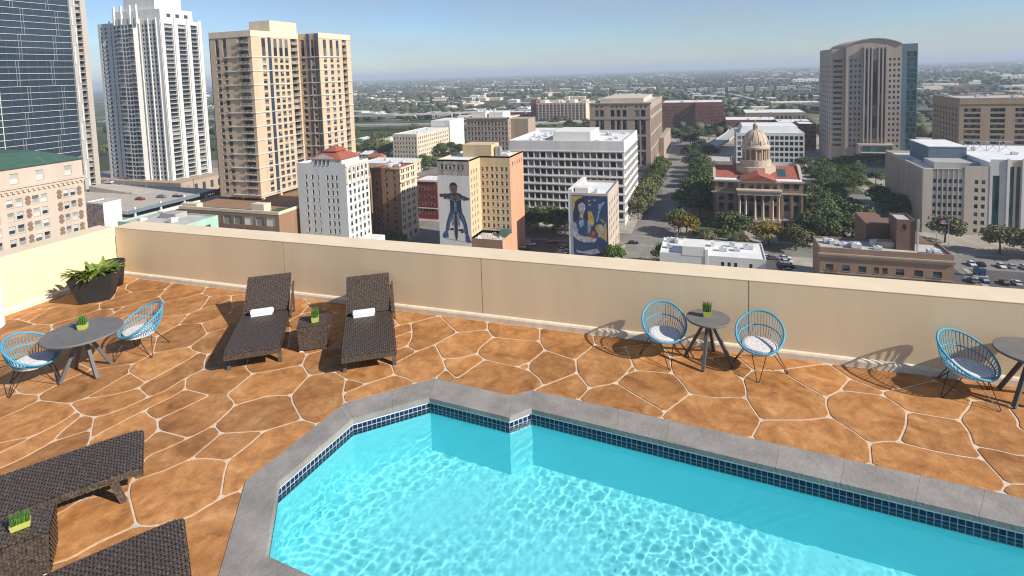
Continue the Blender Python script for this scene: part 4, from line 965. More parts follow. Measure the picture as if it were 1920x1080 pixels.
class Bld:
    def __init__(s, name, label, cat, x0, x1, y0, y1, z1, wall, z0=G, group=None):
        s.x0, s.x1, s.y0, s.y1, s.z1, s.z0, s.wall = x0, x1, y0, y1, z1, z0, wall
        s.t = thing(name, label, cat, (0.5 * (x0 + x1), 0.5 * (y0 + y1), z0), 0, group)
        s.w = MB(); s.n = {}; s.rest = {}
    def side(s, f, cols=(), rows=(), a0=None, a1=None, plane=None, z0=None, z1=None, dep=0.25, style='plain', glass='mixed', frame='frame_d', wall=None, skip=None, part='window', wmb=None):
        """one wall face with real openings; f: S faces the camera, E right, W left, N away"""
        wall = wall or s.wall
        if plane is None: plane = {'S': s.y0, 'N': s.y1, 'E': s.x1, 'W': s.x0}[f]
        if a0 is None: a0 = s.x0 if f in 'SN' else s.y0
        if a1 is None: a1 = s.x1 if f in 'SN' else s.y1
        z0 = s.z0 if z0 is None else z0; z1 = s.z1 if z1 is None else z1
        P = {'S': lambda u, z: (u, plane, z), 'N': lambda u, z: (u, plane, z), 'E': lambda u, z: (plane, u, z), 'W': lambda u, z: (plane, u, z)}[f]
        wmb = wmb if wmb is not None else s.w
        def q(u0, u1, za, zb):
            if u1 - u0 > 1e-4 and zb - za > 1e-4:
                pts = [P(u0, za), P(u1, za), P(u1, zb), P(u0, zb)]
                wmb.poly(pts if f in 'SE' else pts[::-1])
        z = z0
        for ri, (za, zb) in enumerate(sorted(rows)):
            if za < z - 1e-6: continue
            q(a0, a1, z, za); u = a0
            for ci, (ua, ub) in enumerate(sorted(cols)):
                if skip and skip(ci, ri): continue
                q(u, ua, za, zb); u = ub
                me = window_mesh(ub - ua, zb - za, dep, style, wall, glass, frame)
                ou = ua if f in 'SE' else ub
                rz = {'S': 0, 'E': PI / 2, 'W': -PI / 2, 'N': PI}[f]
                loc = Vector(P(ou, za)) - s.t.location
                k = s.n.get(part, 0)
                if k < 300:
                    put(part, me, s.t, loc, rz=rz); s.n[part] = k + 1
                else:
                    s.rest.setdefault((part, me.name), []).append((me, loc, rz))
            q(u, a1, za, zb); z = zb
        q(a0, a1, z, z1)
    def roof(s, m='roof_grey', par=0.9, th=0.35, x0=None, x1=None, y0=None, y1=None, z=None):
        x0 = s.x0 if x0 is None else x0; x1 = s.x1 if x1 is None else x1; y0 = s.y0 if y0 is None else y0; y1 = s.y1 if y1 is None else y1; z = s.z1 if z is None else z
        b = MB(); b.poly([(x0 + th, y0 + th, z - par), (x1 - th, y0 + th, z - par), (x1 - th, y1 - th, z - par), (x0 + th, y1 - th, z - par)]); b.build('roof', M[m], s.t)
        b = MB(); o = [(x0, y0), (x1, y0), (x1, y1), (x0, y1)]; i_ = [(x0 + th, y0 + th), (x1 - th, y0 + th), (x1 - th, y1 - th), (x0 + th, y1 - th)]
        for k in range(4):
            j = (k + 1) % 4
            b.poly([(*o[k], z), (*o[j], z), (*i_[j], z), (*i_[k], z)]); b.poly([(*i_[k], z), (*i_[j], z), (*i_[j], z - par - 0.01), (*i_[k], z - par - 0.01)])
        b.build('parapet', M[s.wall], s.t)
    def box(s, name, m, x0, x1, y0, y1, z0, z1):
        b = MB(); b.box(x0, x1, y0, y1, z0, z1); return b.build(name, M[m], s.t)
    def hvac(s, n, x0, x1, y0, y1, z, seed=1):
        R = random.Random(seed)
        for _ in range(n):
            w, d, h = R.uniform(1.2, 3.2), R.uniform(1.2, 3), R.uniform(0.8, 1.8); x, y = R.uniform(x0, x1 - w), R.uniform(y0, y1 - d)
            b = MB(); b.box(x, x + w, y, y + d, z + 0.25, z + h); b.box(x + .15, x + w - .15, y + .15, y + d - .15, z, z + .249)
            b.lathe([(min(w, d) * .32, z + h + 0.001), (min(w, d) * .32, z + h + .22), (min(w, d) * .26, z + h + .23)], x + w / 2, y + d / 2, 10)
            b.build('roof_unit', M['hvac'], s.t)
    def done(s, wm=None):
        s.w.build('wall', M[s.wall], s.t)
        by = {}
        for (part, _), L_ in s.rest.items(): by.setdefault(part, []).extend(L_)
        for part, L_ in by.items():
            b = MB(); mats = []
            for me, loc, rz in L_:
                cs, sn = math.cos(rz), math.sin(rz); nb = len(b.v)
                ids = []
                for mm in me.materials:
                    if mm not in mats: mats.append(mm)
                    ids.append(mats.index(mm))
                for v in me.vertices: b.v.append((loc.x + v.co.x * cs - v.co.y * sn, loc.y + v.co.x * sn + v.co.y * cs, loc.z + v.co.z))
                for p_ in me.polygons: b.f.append(tuple(nb + i for i in p_.vertices)); b.m.append(ids[p_.material_index])
            b.build(part + '_rows', mats, s.t, local=True, kind='stuff')
        return s
def spread(a, b, n, w, m=None):
    """n openings of width w spread evenly between a and b"""
    st = (b - a) / n; return [(a + st * (i + .5) - w / 2, a + st * (i + .5) + w / 2) for i in range(n)]
def floors(z, dz, n, h): return [(z + dz * i, z + dz * i + h) for i in range(n)]

# ---- old hotel with the green roof, left
B = Bld('old_hotel', 'ornate beige brick hotel with a green roof at the far left', 'building', -166, -140, 42, 91.6, -11.9, 'b_peach')
cols = [(75.8, 77.05), (77.5, 78.8), (80.65, 82.0), (82.4, 83.6), (87.0, 88.1), (88.5, 89.65)] + [(a - 13.6, b_ - 13.6) for a, b_ in ((77.5, 78.8), (80.65, 82.0), (82.4, 83.6), (87.0, 88.1))] + [(49.5, 50.8), (53, 54.3), (57, 58.3)]
rows = [(-20.2 - 2.85 * k, -18.5 - 2.85 * k) for k in range(16)]
B.side('E', cols, rows, z1=-16.0, style='sash', glass='blind', frame='frame_w')
B.side('E', [(70.4, 71.9), (76.9, 78.4), (81.8, 83.3), (87.7, 89.2)], [(-15.2, -13.1)], z0=-16.0, style='sash', glass='blind', frame='frame_w', part='attic_window')
B.side('S'); B.side('N'); B.side('W')
b = MB()
for z, d, h in ((-16.3, 0.55, 0.35), (-16.9, 0.3, 0.5), (-24.0 - 5.7, 0.3, 0.35)): b.box(-140.002, -140 + d, 42, 91.6 + d, z, z + h)
b.build('cornice', M['b_peach'], B.t)
for k in range(40):
    b = MB(); y = 52 + k; b.box(-139.998, -139.6, y, y + 0.45, -17.35, -16.92); b.build('dentil', M['b_tan2'], B.t)
for y0 in (79.35, 85.65, 89.95, 65.75):
    for k in range(6):
        z = -20.3 - 2.85 * k; b = MB()
        b.box(-139.999, -139.86, y0 + 0.15, y0 + 0.75, z, z + 2.0); b.box(-139.997, -139.84, y0 - 0.05, y0 + 0.95, z + 0.35, z + 0.85); b.box(-139.996, -139.83, y0 - 0.05, y0 + 0.95, z + 1.25, z + 1.7)
        b.build('ornament', M['b_ornament'], B.t)
b = MB(); b.frustum([(-166.4, 41.6, -11.9), (-139.5, 41.6, -11.9), (-139.5, 92.0, -11.9), (-166.4, 92.0, -11.9)], [(-160, 48, -9.3), (-147, 48, -9.3), (-147, 86, -9.3), (-160, 86, -9.3)]); b.build('roof', M['roof_green'], B.t)
B.box('penthouse', 'b_tan2', -158, -150, 60, 78, -9.3, -6.2)
for y in (60, 72, 84):
    b = MB(); b.tube([(-140.5, y, -11.7), (-140.1, y - 1.5, -10.2)], 0.06, 5); b.build('davit', M['steel'], B.t)
B.done()

# ---- glass tower, left
GL['blue'] = mat('glass_blue_smooth', (0.028, 0.046, 0.070), 0.04, 0.45, 0.035, spec=0.5, detail=3)
B = Bld('glass_tower', 'dark blue glass apartment tower with white floor lines at the far left', 'tower', -335, -300, 120, 196.5, 72, 'b_offwhite')
B.side('E', spread(164.42, 196.48, 8, 4.005), floors(G + 5.93, 3.0, 46, 2.86), a0=164.4, style='plain', glass='blue', frame='frame_d', dep=0.12)
B.side('E', spread(120.2, 164.2, 10, 4.3), floors(G + 6, 3.0, 46, 2.72), a1=164.4, style='plain', glass='blue', dep=0.12, part='glazing')
B.side('S'); B.side('W'); B.side('N'); B.roof('roof_white')
for k in range(46):
    b = MB(); b.box(-299.999, -299.75, 120, 196.5, G + 5.78 + 3 * k, G + 5.93 + 3 * k); b.build('slab_edge', M['frame_w'], B.t)
R = random.Random(4)
for k in range(11):
    for y in (171.4, 186.2):
        y += (k % 3) * 1.9; z = G + 5.9 + 12 * k
        if y < 195.5:
            for dy in (0, 1.1): B.box('mullion', 'steel', -299.998, -299.75, y + dy, y + dy + 0.16, z, z + 11.9)
# ribbed concrete core and balconies at the far end
b = MB(); b.box(-322, -299.2, 196.51, 199.3, G, 74); b.build('core_wall', M['b_grey'], B.t)
for k in range(15):
    b = MB(); z = G + 2 + k * 9.6; y = 196.9 if k % 2 else 198.2
    b.box(-299.199, -298.7, y, y + 0.5, z, z + 8.4); b.build('fin', M['frame_w'], B.t)
C2 = Bld('x', 'x', 'x', -322, -300.5, 199.3, 205.2, 74, 'b_beige'); bpy.data.objects.remove(C2.t); C2.t = B.t; C2.n = B.n; C2.rest = B.rest
C2.side('E', [(199.6, 202.6)], floors(G + 6, 3.0, 45, 2.7), style='balcony', glass='dark', frame='steel', dep=1.4, part='balcony')
C2.side('S'); C2.side('N')
C2.w.build('end_wall', M['b_conc'], B.t)
B.done()

# ---- parking garage with cars, mural box, mint building
B = Bld('parking_garage', 'concrete parking garage with cars on its top deck, left of the beige tower', 'garage', -300, -230, 167, 215, -48, 'b_conc')
b = MB()
for k in range(8):
    z = -48 - 3.1 * k; b.box(-300, -230, 167, 215, z - 0.4, z)
b.build('deck', M['b_conc'], B.t)
for k in range(8):
    z = -48 - 3.1 * k; b = MB(); b.box(-230.25, -229.95, 167, 215, z - 0.9 + (0.0), z + 0.55); b.build('parapet_beam', M['b_bluegrey' if k == 0 else 'b_white'], B.t)
    b = MB(); b.box(-300, -230.26, 166.95, 167.25, z - 0.9, z + 0.75); b.build('parapet_beam', M['b_white'], B.t)
for y in (170, 182, 194, 206): B.box('column', 'b_white', -230.9, -230.3, y, y + 0.7, G, -46.6)
for x in (-290, -278, -266, -254, -242): B.box('column', 'b_white', x, x + 0.7, 167.3, 168.0, G, -46.6)
b = MB(); b.frustum([(-296, 196, -47.99), (-262, 196, -47.99), (-262, 205, -47.99), (-296, 205, -47.99)], [(-296, 196, -45.0), (-262, 196, -47.9), (-262, 205, -47.9), (-296, 205, -45.0)]); b.build('ramp', M['b_conc'], B.t)
for x in (-288, -272, -256, -240):
    for y in (176, 208):
        b = MB(); b.tube([(x, y, -48), (x, y, -42)], 0.09, 6); b.box(x - 0.6, x + 0.6, y - 0.15, y + 0.15, -42, -41.8); b.build('light_pole', M['steel'], B.t)
B.done()
def poly_flat(pts, f, plane, m, parent, name):
    b = MB(); b.poly([(x, plane, z) for x, z in pts] if f == 'S' else [(plane, x, z) for x, z in pts]); return b.build(name, m, parent)
def graffiti():
    m = bpy.data.materials.new('street_art'); m.use_nodes = True; n = m.node_tree.nodes; L = m.node_tree.links; bs = n['Principled BSDF']; bs.inputs['Roughness'].default_value = 0.8
    tc = n.new('ShaderNodeTexCoord'); nz = n.new('ShaderNodeTexNoise'); nz.inputs['Scale'].default_value = 0.42; nz.inputs['Detail'].default_value = 1.5; nz.inputs['Distortion'].default_value = 2.5
    L.new(tc.outputs['Object'], nz.inputs['Vector']); r = n.new('ShaderNodeValToRGB'); r.color_ramp.interpolation = 'CONSTANT'; e = r.color_ramp.elements
    cs = [(0.03, 0.10, 0.35), (0.55, 0.36, 0.02), (0.45, 0.06, 0.03), (0.02, 0.02, 0.03), (0.10, 0.30, 0.45), (0.55, 0.20, 0.04), (0.35, 0.32, 0.30)]
    e[0].position = 0; e[0].color = (*cs[0], 1); e[1].position = 0.68; e[1].color = (*cs[-1], 1)
    for k, p_ in enumerate((0.36, 0.43, 0.48, 0.52, 0.60)): x = e.new(p_); x.color = (*cs[k + 1], 1)
    L.new(nz.outputs['Fac'], r.inputs[0]); L.new(r.outputs[0], bs.inputs['Base Color']); return m
B = Bld('stair_block', 'white stair block with a bright street-art front beside the parking garage', 'building', -229, -219.7, 150, 157, -39.6, 'b_white')
B.side('S'); B.side('E'); B.side('N'); B.side('W'); B.roof('roof_grey', 0.4)
poly_flat([(-228.8, -60), (-219.9, -60), (-219.9, -40.2), (-228.8, -40.2)], 'S', 149.97, graffiti(), B.t, 'mural'); B.done()
B = Bld('mint_building', 'flat-roofed mint green building below the parking garage', 'building', -207, -176, 146, 162, -45, 'b_mint')
B.side('S'); B.side('E', [(150, 151.5), (156, 158.5)], [(-49.5, -47.5), (-55, -52)], glass='blind'); B.side('N'); B.side('W'); B.roof('roof_grey', 0.5)
B.hvac(3, -204, -180, 148, 160, -45.5, 4); B.box('roof_cabin', 'b_grey', -197, -189, 155, 160, -45.5, -43.6); B.done()

# ---- white residential tower
B = Bld('white_tower', 'tall white apartment tower with three columns of balconies', 'tower', -414, -354, 290, 322, 49, 'b_white')
F0 = -62.0; NF = 35
rws = floors(F0 + 1.0, 3.1, NF, 1.9)
cs = spread(-413.2, -394.5, 4, 1.8) + spread(-372, -358.2, 4, 1.8)
B.side('S', cs, rws, glass='dark')
B.side('E', [(293.2, 299.8), (303.8, 310.4), (314.2, 320.0)], floors(F0 + 0.4, 3.1, NF, 2.75), style='balcony', glass='dark', frame='steel', dep=1.6, part='balcony', z1=49)
B.side('N'); B.side('W'); B.roof('roof_white', 1.2)
# glazed bay with balconies standing proud of the front
b = MB(); bay = [(-394, 290.0), (-392, 287.4), (-376, 287.4), (-374, 290.0)]
b.prism(bay, G + 8, 51, 0); b.build('bay', M['b_offwhite'], B.t)
BB = Bld('x', 'x', 'x', -391, -377, 287.3, 290, 47, 'b_offwhite'); bpy.data.objects.remove(BB.t); BB.t = B.t; BB.n = B.n; BB.rest = B.rest
BB.side('S', [(-386.8, -384.3), (-383.7, -381.2)], floors(F0 + 0.7, 3.1, NF, 2.4), a0=-387.4, a1=-380.6, plane=287.2, glass='blue', frame='frame_w', part='bay_window', dep=0.1)
BB.side('S', [(-391.8, -387.6)], floors(F0 + 0.3, 3.1, NF, 2.75), a0=-392, a1=-387.4, plane=287.25, style='balcony', glass='dark', frame='steel', dep=0.1, part='front_balcony')
BB.side('S', [(-380.4, -376.2)], floors(F0 + 0.3, 3.1, NF, 2.75), a0=-380.6, a1=-376, plane=287.25, style='balcony', glass='dark', frame='steel', dep=0.1, part='front_balcony')
BB.w.build('bay_wall', M['b_offwhite'], B.t)
for x in (-402, -373.4, -365.2, -357.8): B.box('pier', 'b_white', x, x + 0.9, 289.4, 289.99, G, 50.5)
for y in (290.2, 300.4, 311.0, 320.6): B.box('pier', 'b_white', -353.99, -353.2, y, y + 2.2, G, 50.2)
B.box('crown', 'b_white', -404, -358, 294, 320, 49, 57); B.box('crown', 'b_white', -396, -366, 297, 318, 57, 66)
for x in (-394.5, -387.5, -379, -373): 
    b = MB(); b.frustum([(x, 286.9, 47), (x + 1.6, 286.9, 47), (x + 1.6, 288.5, 47), (x, 288.5, 47)], [(x + .3, 287.2, 60), (x + 1.3, 287.2, 60), (x + 1.3, 288.2, 60), (x + .3, 288.2, 60)]); b.build('pinnacle', M['b_white'], B.t)
for u in (299, 306, 313): B.box('top_window', 'frame_d', -357.99, -357.9, u, u + 3, 51.5, 54)
B.side('S', [], []) if False else None
# podium
PB_ = Bld('x', 'x', 'x', -424, -338, 283, 340, -62, 'b_stone'); bpy.data.objects.remove(PB_.t); PB_.t = B.t; PB_.n = B.n; PB_.rest = B.rest
PB_.side('S', spread(-422, -340, 14, 2.6), [(-69.5, -64.5)], glass='dark', part='podium_window'); PB_.side('E', spread(285, 338, 8, 2.6), [(-69.5, -64.5)], glass='dark', part='podium_window')
PB_.w.poly([(-424, 283, -62), (-338, 283, -62), (-338, 340, -62), (-424, 340, -62)]); PB_.w.build('podium', M['b_stone'], B.t)
B.done()

# ---- beige tower on its podium
TX = -190.5
B = Bld('beige_tower', 'tall beige apartment tower with stepped faces on a brown podium', 'tower', -214, TX, 199.5, 230, 27, 'b_tan2')
Z0 = -46.5; NF = 23
def bands(z=Z0): return floors(z + 0.75, 3.1, 20, 2.0)
top = (Z0 + 62 + 0.7, Z0 + 62 + 8.6)
B.side('S', [(-210.9, -208.8), (-206.7, -204.6)], bands() + [top], z0=-47.5, a0=-214, a1=-203.4, style='quad')
B.side('S', [(-198.0, -192.2)], floors(Z0 + 0.2, 3.1, NF, 2.8), z0=-47.5, a0=-203.4, style='balcony', glass='dark', frame='frame_w', dep=1.5, part='balcony')
ycol = [(205.6, 207.9), (212.9, 215.1), (216.6, 218.8), (220.2, 222.4)]
B.side('E', ycol, bands() + [top], z0=-47.5, a0=199.5, a1=224.0, style='quad')
B.side('E', [(224.4, 229.0)], floors(Z0 + 0.2, 3.1, NF, 2.8), z0=-47.5, a0=224.0, a1=230.0, style='balcony', glass='dark', frame='frame_w', dep=1.5, part='balcony')
# second wing, stepped to the right
B.side('S', [(-189.3, -187.2), (-183.4, -181.6)], bands() + [top], z0=-47.5, a0=TX, a1=-178.7, plane=230.0, style='quad')
B.side('E', [(233.2, 235.6), (238.4, 240.7), (243.4, 245.6)], bands() + [top], z0=-47.5, a0=230.0, a1=248.0, plane=-178.7, style='quad')
B.side('E', [(248.5, 252.0)], floors(Z0 + 0.2, 3.1, NF, 2.8), z0=-47.5, a0=248.0, a1=255.6, plane=-178.7, style='balcony', glass='dark', frame='frame_w', dep=1.5, part='balcony')
B.side('W', [(203, 208)], floors(Z0 + 0.2, 3.1, NF, 2.8), z0=-47.5, style='balcony', glass='dark', frame='frame_w', dep=1.2, part='balcony')
B.w.poly([(-214, 230, -47.5), (-214, 255.6, -47.5), (-214, 255.6, 27), (-214, 230, 27)]); B.w.poly([(-214, 255.6, -47.5), (-178.7, 255.6, -47.5), (-178.7, 255.6, 27), (-214, 255.6, 27)])
b = MB(); b.prism([(-213.99, 199.51), (TX - .01, 199.51), (TX - .01, 230.01), (-178.71, 230.01), (-178.71, 255.59), (-213.99, 255.59)], 26.2, 27.1); b.build('roof', M['b_cream'], B.t)
b = MB(); b.prism([(-213.9, 199.6), (TX - .1, 199.6), (TX - .1, 230.1), (-178.8, 230.1), (-178.8, 255.5), (-213.9, 255.5)], -47.6, -47.45); b.build('underside', M['b_conc'], B.t)
for k in range(11):
    z = Z0 + 6.2 * k + 0.1
    if z < 18:
        for q_ in ((-206, TX + 0.5, 199.0, 199.49), (TX + 0.001, TX + 0.35, 199.5, 229.6), (-188, -178.3, 229.6, 229.99), (-178.699, -178.3, 230, 255.6)): B.box('string_course', 'frame_w', *q_, z, z + 0.28)
for q_ in ((-214.2, TX + 0.15, 199.3, 199.499), (TX + .001, TX + 0.15, 199.5, 229.8), (-178.699, -178.5, 229.8, 255.6)): B.box('crown_band', 'b_cream', *q_, 24.6, 27.3)
b = MB(); b.box(-185.6, -184.0, 229.7, 229.999, -47, 26.9); b.box(-181.0, -179.0, 229.7, 229.999, -47, 26.9); b.box(-214.3, -213.999, 199.4, 202.5, -47, 26.9); b.box(TX + 0.001, TX + 0.06, 209.4, 211.4, -47, 26.2); b.build('glass_strip', GL['blue'], B.t)
B.box('penthouse', 'b_cream', -203, -191.2, 212, 230, 27.1, 32.5)
for x, y in ((-212, 201), (-203, 201), (TX - 1.2, 201), (TX - 1.2, 212), (TX - 1.2, 224), (-180, 232), (-180, 246)): B.box('column', 'b_cream', x, x + 1, y, y + 1, -53.4, -47.6)
P_ = Bld('x', 'x', 'x', -217, -163.8, 180, 258, -48.8, 'b_brown'); bpy.data.objects.remove(P_.t); P_.t = B.t; P_.n = B.n; P_.rest = B.rest
P_.side('S', spread(-216, -165, 9, 4.3), [(-53.8 - 5.0 * k, -50.2 - 5.0 * k) for k in range(4)], style='plain', glass='panel', dep=0.3, part='podium_panel', wall='b_brown', frame='b_grey')
P_.side('E'); P_.side('W'); P_.side('N')
P_.w.poly([(-217, 180, -48.8), (-163.8, 180, -48.8), (-163.8, 258, -48.8), (-217, 258, -48.8)])
P_.w.build('podium', M['b_brown'], B.t)
B.box('podium_coping', 'b_cream', -217.1, -163.7, 179.9, 180.6, -48.79, -47.6); B.box('podium_side', 'b_cream', -164.2, -163.7, 180.61, 257, -48.79, -47.6); B.box('stair_head', 'b_cream', -178.5, -172, 181, 185, -48.79, -45.2); B.box('stair_head', 'b_cream', -216.6, -208, 181, 184, -48.79, -46.6)
b = MB(); b.poly([(-171, 190, -48.7), (-166.5, 190, -48.7), (-166.5, 200, -48.7), (-171, 200, -48.7)]); b.build('terrace_pool', M['b_bluegrey'], B.t)
b = MB(); b.box(-205, -180, 181, 183.2, -48.78, -48.1); b.box(-171.5, -165.5, 183, 189, -48.78, -48.3); b.build('terrace_planting', M['lawn'], B.t, kind='stuff')
B.done()

# ---- white building with the red tiled penthouse
B = Bld('white_building', 'white brick building with a red tiled penthouse roof', 'building', -162, -138.2, 190, 206, -29.3, 'b_offwhite')
zr = [(-36.0 - 3.15 * k, -34.0 - 3.15 * k) for k in range(12)]
B.side('S', [(-158.0, -157.1), (-154.9, -154.0), (-151.9, -151.35), (-147.6, -146.7), (-145.3, -144.4), (-143.2, -142.3)], zr, style='sash', glass='dark')
B.side('E', spread(191, 205.6, 5, 1.45), zr, style='sash', glass='mixed', z1=-36.9 + 3.0)
B.side('E', spread(191, 205.6, 5, 1.3), [(-33.2, -31.3)], z0=-33.9, style='sash', glass='mixed', part='upper_window')
B.side('N'); B.side('W'); B.roof('roof_grey', 0.8)
b = MB(); b.box(-138.199, -137.7, 190, 206.2, -37.6, -37.1); b.box(-138.199, -137.9, 190, 206.1, -30.6, -30.2); b.build('cornice', M['b_cream'], B.t)
for y in np.linspace(190.2, 205.6, 6): B.box('pilaster', 'b_tan2', -138.195, -137.95, float(y), float(y) + 0.4, -37.0, -30.7)
# penthouse: gabled front, hipped red roof
P2 = MB(); P2.poly([(-154.5, 190.02, -30.1), (-142.5, 190.02, -30.1), (-142.5, 190.02, -27.3), (-148.5, 190.02, -25.4), (-154.5, 190.02, -27.3)]); P2.box(-154.5, -140.5, 190.8, 203, -30.1, -27.6); P2.box(-154.5, -142.5, 190.021, 190.8, -30.1, -27.35)
P2.build('penthouse', M['b_offwhite'], B.t)
for x in (-152.6, -150.6, -148.6, -146.6): put('penthouse_window', window_mesh(0.9, 1.9, 0.1, 'sash', 'b_offwhite', 'dark'), B.t, Vector((x, 189.99 - 0.1, -29.8)) - B.t.location)
b = MB(); b.frustum([(-155.2, 189.7, -27.5), (-139.8, 189.7, -27.5), (-139.8, 203.8, -27.5), (-155.2, 203.8, -27.5)], [(-149.5, 194.5, -24.4), (-146, 194.5, -24.4), (-146, 199, -24.4), (-149.5, 199, -24.4)]); b.build('roof_tiles', M['roof_red'], B.t)
B.box('lantern', 'b_offwhite', -150.5, -144.9, 193.6, 200, -26.6, -24.6)
b = MB(); b.frustum([(-151.4, 192.8, -24.6), (-144.0, 192.8, -24.6), (-144.0, 200.8, -24.6), (-151.4, 200.8, -24.6)], [(-147.8, 196.6, -22.6), (-147.6, 196.6, -22.6), (-147.6, 196.9, -22.6), (-147.8, 196.9, -22.6)]); b.build('lantern_roof', M['roof_red'], B.t)
B.box('rear_block', 'b_white', -138.19, -131.5, 196, 205.5, G, -62.0)
B.done()

# ---- brown brick and cream corner building
B = Bld('brick_corner_building', 'brown brick building with a cream arcaded side, right of the white building', 'building', -152.7, -136.5, 228.4, 244.2, -37.4, 'b_brown')
zr = [(-46.6 - 3.35 * k, -44.7 - 3.35 * k) for k in range(8)]
B.side('S', spread(-146, -137.5, 2, 1.1), zr + [(-43.2, -41.4), (-40.0, -38.2)], a0=-146.5, style='sash', glass='mixed')
B.side('S', spread(-152.5, -147, 2, 1.0), zr, a1=-146.5, plane=231.5, style='sash', glass='mixed'); B.w.poly([(-146.5, 228.4, G), (-146.5, 231.5, G), (-146.5, 231.5, -37.4), (-146.5, 228.4, -37.4)])
cw = MB()
B.side('E', [(229.6, 230.7), (231.2, 232.3), (234.2, 235.3), (235.8, 236.9), (238.9, 240.0), (240.6, 241.7)], zr[:7] + [(-43.2, -41.2), (-40.0, -38.2)], z0=-69.0 + 0.0, wall='b_cream', style='sash', glass='dark', wmb=cw)
B.side('E', spread(229.2, 243.2, 3, 2.4), [(-71.5, -69.2)], z1=-69.0, wall='b_cream', glass='dark', wmb=cw, part='arch_window')
cw.build('cream_front', M['b_cream'], B.t)
b = MB(); b.box(-136.499, -135.7, 228.2, 244.4, -44.3, -43.9); b.box(-136.499, -136.0, 228.2, 244.3, -40.9, -40.6); b.box(-136.499, -135.9, 228.2, 244.3, -37.9, -37.2); b.box(-136.499, -136.0, 228.2, 244.3, -64.4, -64.0); b.box(-141.5, -136.5, 228.1, 228.399, -37.9, -37.2); b.build('cornice', M['b_cream'], B.t)
B.side('N'); B.side('W'); B.roof('roof_red', 0.6); B.hvac(5, -150, -139, 233, 242, -38, 6); B.done()
B = Bld('red_brick_building', 'low dark red brick building with white window surrounds beyond the street', 'building', -152, -138.2, 268, 284, -50.8, 'b_redbrick')
B.side('S', spread(-151.6, -138.6, 7, 0.95), [(-69.5, -66.4), (-64.8, -62.2), (-60.6, -58.0), (-56.4, -53.8)], style='sash', frame='frame_w', glass='blind'); B.side('E'); B.side('N'); B.side('W'); B.roof('roof_white', 0.5)
b = MB(); b.box(-152.1, -138.1, 267.6, 267.999, -51.6, -50.9); b.box(-152.1, -138.1, 267.6, 267.999, -66.1, -65.7); b.build('cornice', M['frame_w'], B.t); B.done()

# ---- yellow and orange building with the cyclist mural
B = Bld('yellow_building', 'yellow and orange walk-up block with a painted cyclist on its left wing', 'building', -108, -80, 210.5, 240, -29.9, 'b_yellow')
zr = [(-36.3 - 3.05 * k, -34.5 - 3.05 * k) for k in range(9)]
sw = MB()
B.side('S', spread(-106.8, -95.6, 6, 1.05), [(-34.0, -31.9)], a0=-108, a1=-93.5, z0=-36.5, wall='b_sooty', wmb=sw, style='sash', frame='frame_w', glass='dark', part='attic_window'); sw.build('attic_front', M['b_sooty'], B.t)
mw = MB(); B.side('S', a0=-108, a1=-93.5, z1=-36.5, wmb=mw); mw.build('mural_wall', M['b_offwhite'], B.t)
B.side('E', [(212.1, 213.1), (214.8, 215.8), (217.6, 218.6)], zr, plane=-93.5, a0=210.5, a1=222, z0=-62, style='sash', frame='frame_w', glass='dark')
B.side('S', [(-93.0, -91.9), (-91.0, -89.9), (-88.6, -87.5), (-86.6, -85.5), (-84.2, -83.1), (-82.2, -81.1)], zr, plane=222, a0=-93.5, a1=-80, z0=-62, style='sash', frame='frame_w', glass='dark')
ow = MB(); B.side('E', spread(224, 239.4, 5, 1.0), [(-34.4, -32.6)], a0=222, a1=240, z0=G, wmb=ow, wall='b_orange', style='sash', glass='blind'); B.side('E', a0=210.5, a1=222, z1=-62.3, wmb=ow); ow.build('orange_wall', M['b_orange'], B.t)
lw = MB(); B.side('S', a0=-93.5, a1=-80, z1=-62.3, wmb=lw); lw.build('shop_front', M['b_brown'], B.t)
B.side('N'); B.side('W')
b = MB(); b.poly([(-93.45, 210.8, -63.2), (-80.3, 210.8, -63.2), (-80.3, 221.99, -63.2), (-93.45, 221.99, -63.2)]); b.build('court_roof', M['roof_grey'], B.t)
R = random.Random(3)
for k in range(22):
    x, y = R.uniform(-92.5, -82), R.uniform(211.5, 220.5); b = MB(); a = R.uniform(0, 3); l = R.uniform(0.5, 1.4); b.beam((x, y, -63.05), (x + l * math.cos(a), y + l * math.sin(a), -62.8 + R.uniform(0, .5)), R.uniform(.3, .8), 0.12); b.build('debris', M[R.choice(['b_white', 'b_yellow', 'b_conc', 'frame_w'])], B.t)
b = MB(); b.frustum([(-84.2, 217, -63.1), (-80.4, 217, -63.1), (-80.4, 221.5, -63.1), (-84.2, 221.5, -63.1)], [(-84.2, 219, -60.6), (-80.4, 219, -60.6), (-80.4, 221.5, -60.6), (-84.2, 221.5, -60.6)]); b.build('lean_to', M['roof_green'], B.t)
b = MB(); b.poly([(-107.7, 210.8, -30.6), (-93.8, 210.8, -30.6), (-93.8, 222.3, -30.6), (-80.3, 222.3, -30.6), (-80.3, 239.7, -30.6), (-107.7, 239.7, -30.6)]); b.build('roof', M['roof_white'], B.t)
b = MB(); b.box(-108, -93.51, 210.5, 210.8, -30.6, -29.88); b.box(-93.8, -93.5, 210.81, 222, -30.6, -29.89); b.box(-93.5, -80, 222, 222.3, -30.6, -29.87); b.box(-80.3, -80, 222.31, 240, -30.6, -29.86); b.box(-108, -107.7, 210.81, 240, -30.6, -29.885); b.build('parapet', M['b_yellow'], B.t)
B.box('penthouse', 'b_yellow', -101.5, -88.3, 222.6, 232, -30.59, -25.2); B.hvac(5, -88, -81, 223, 236, -30.6, 8)
for x in (-87, -85.6):
    b = MB(); b.lathe([(0.9, -30.6), (0.9, -26.5), (0.6, -26.2)], x, 226, 12); b.build('vent_stack', M['steel'], B.t)
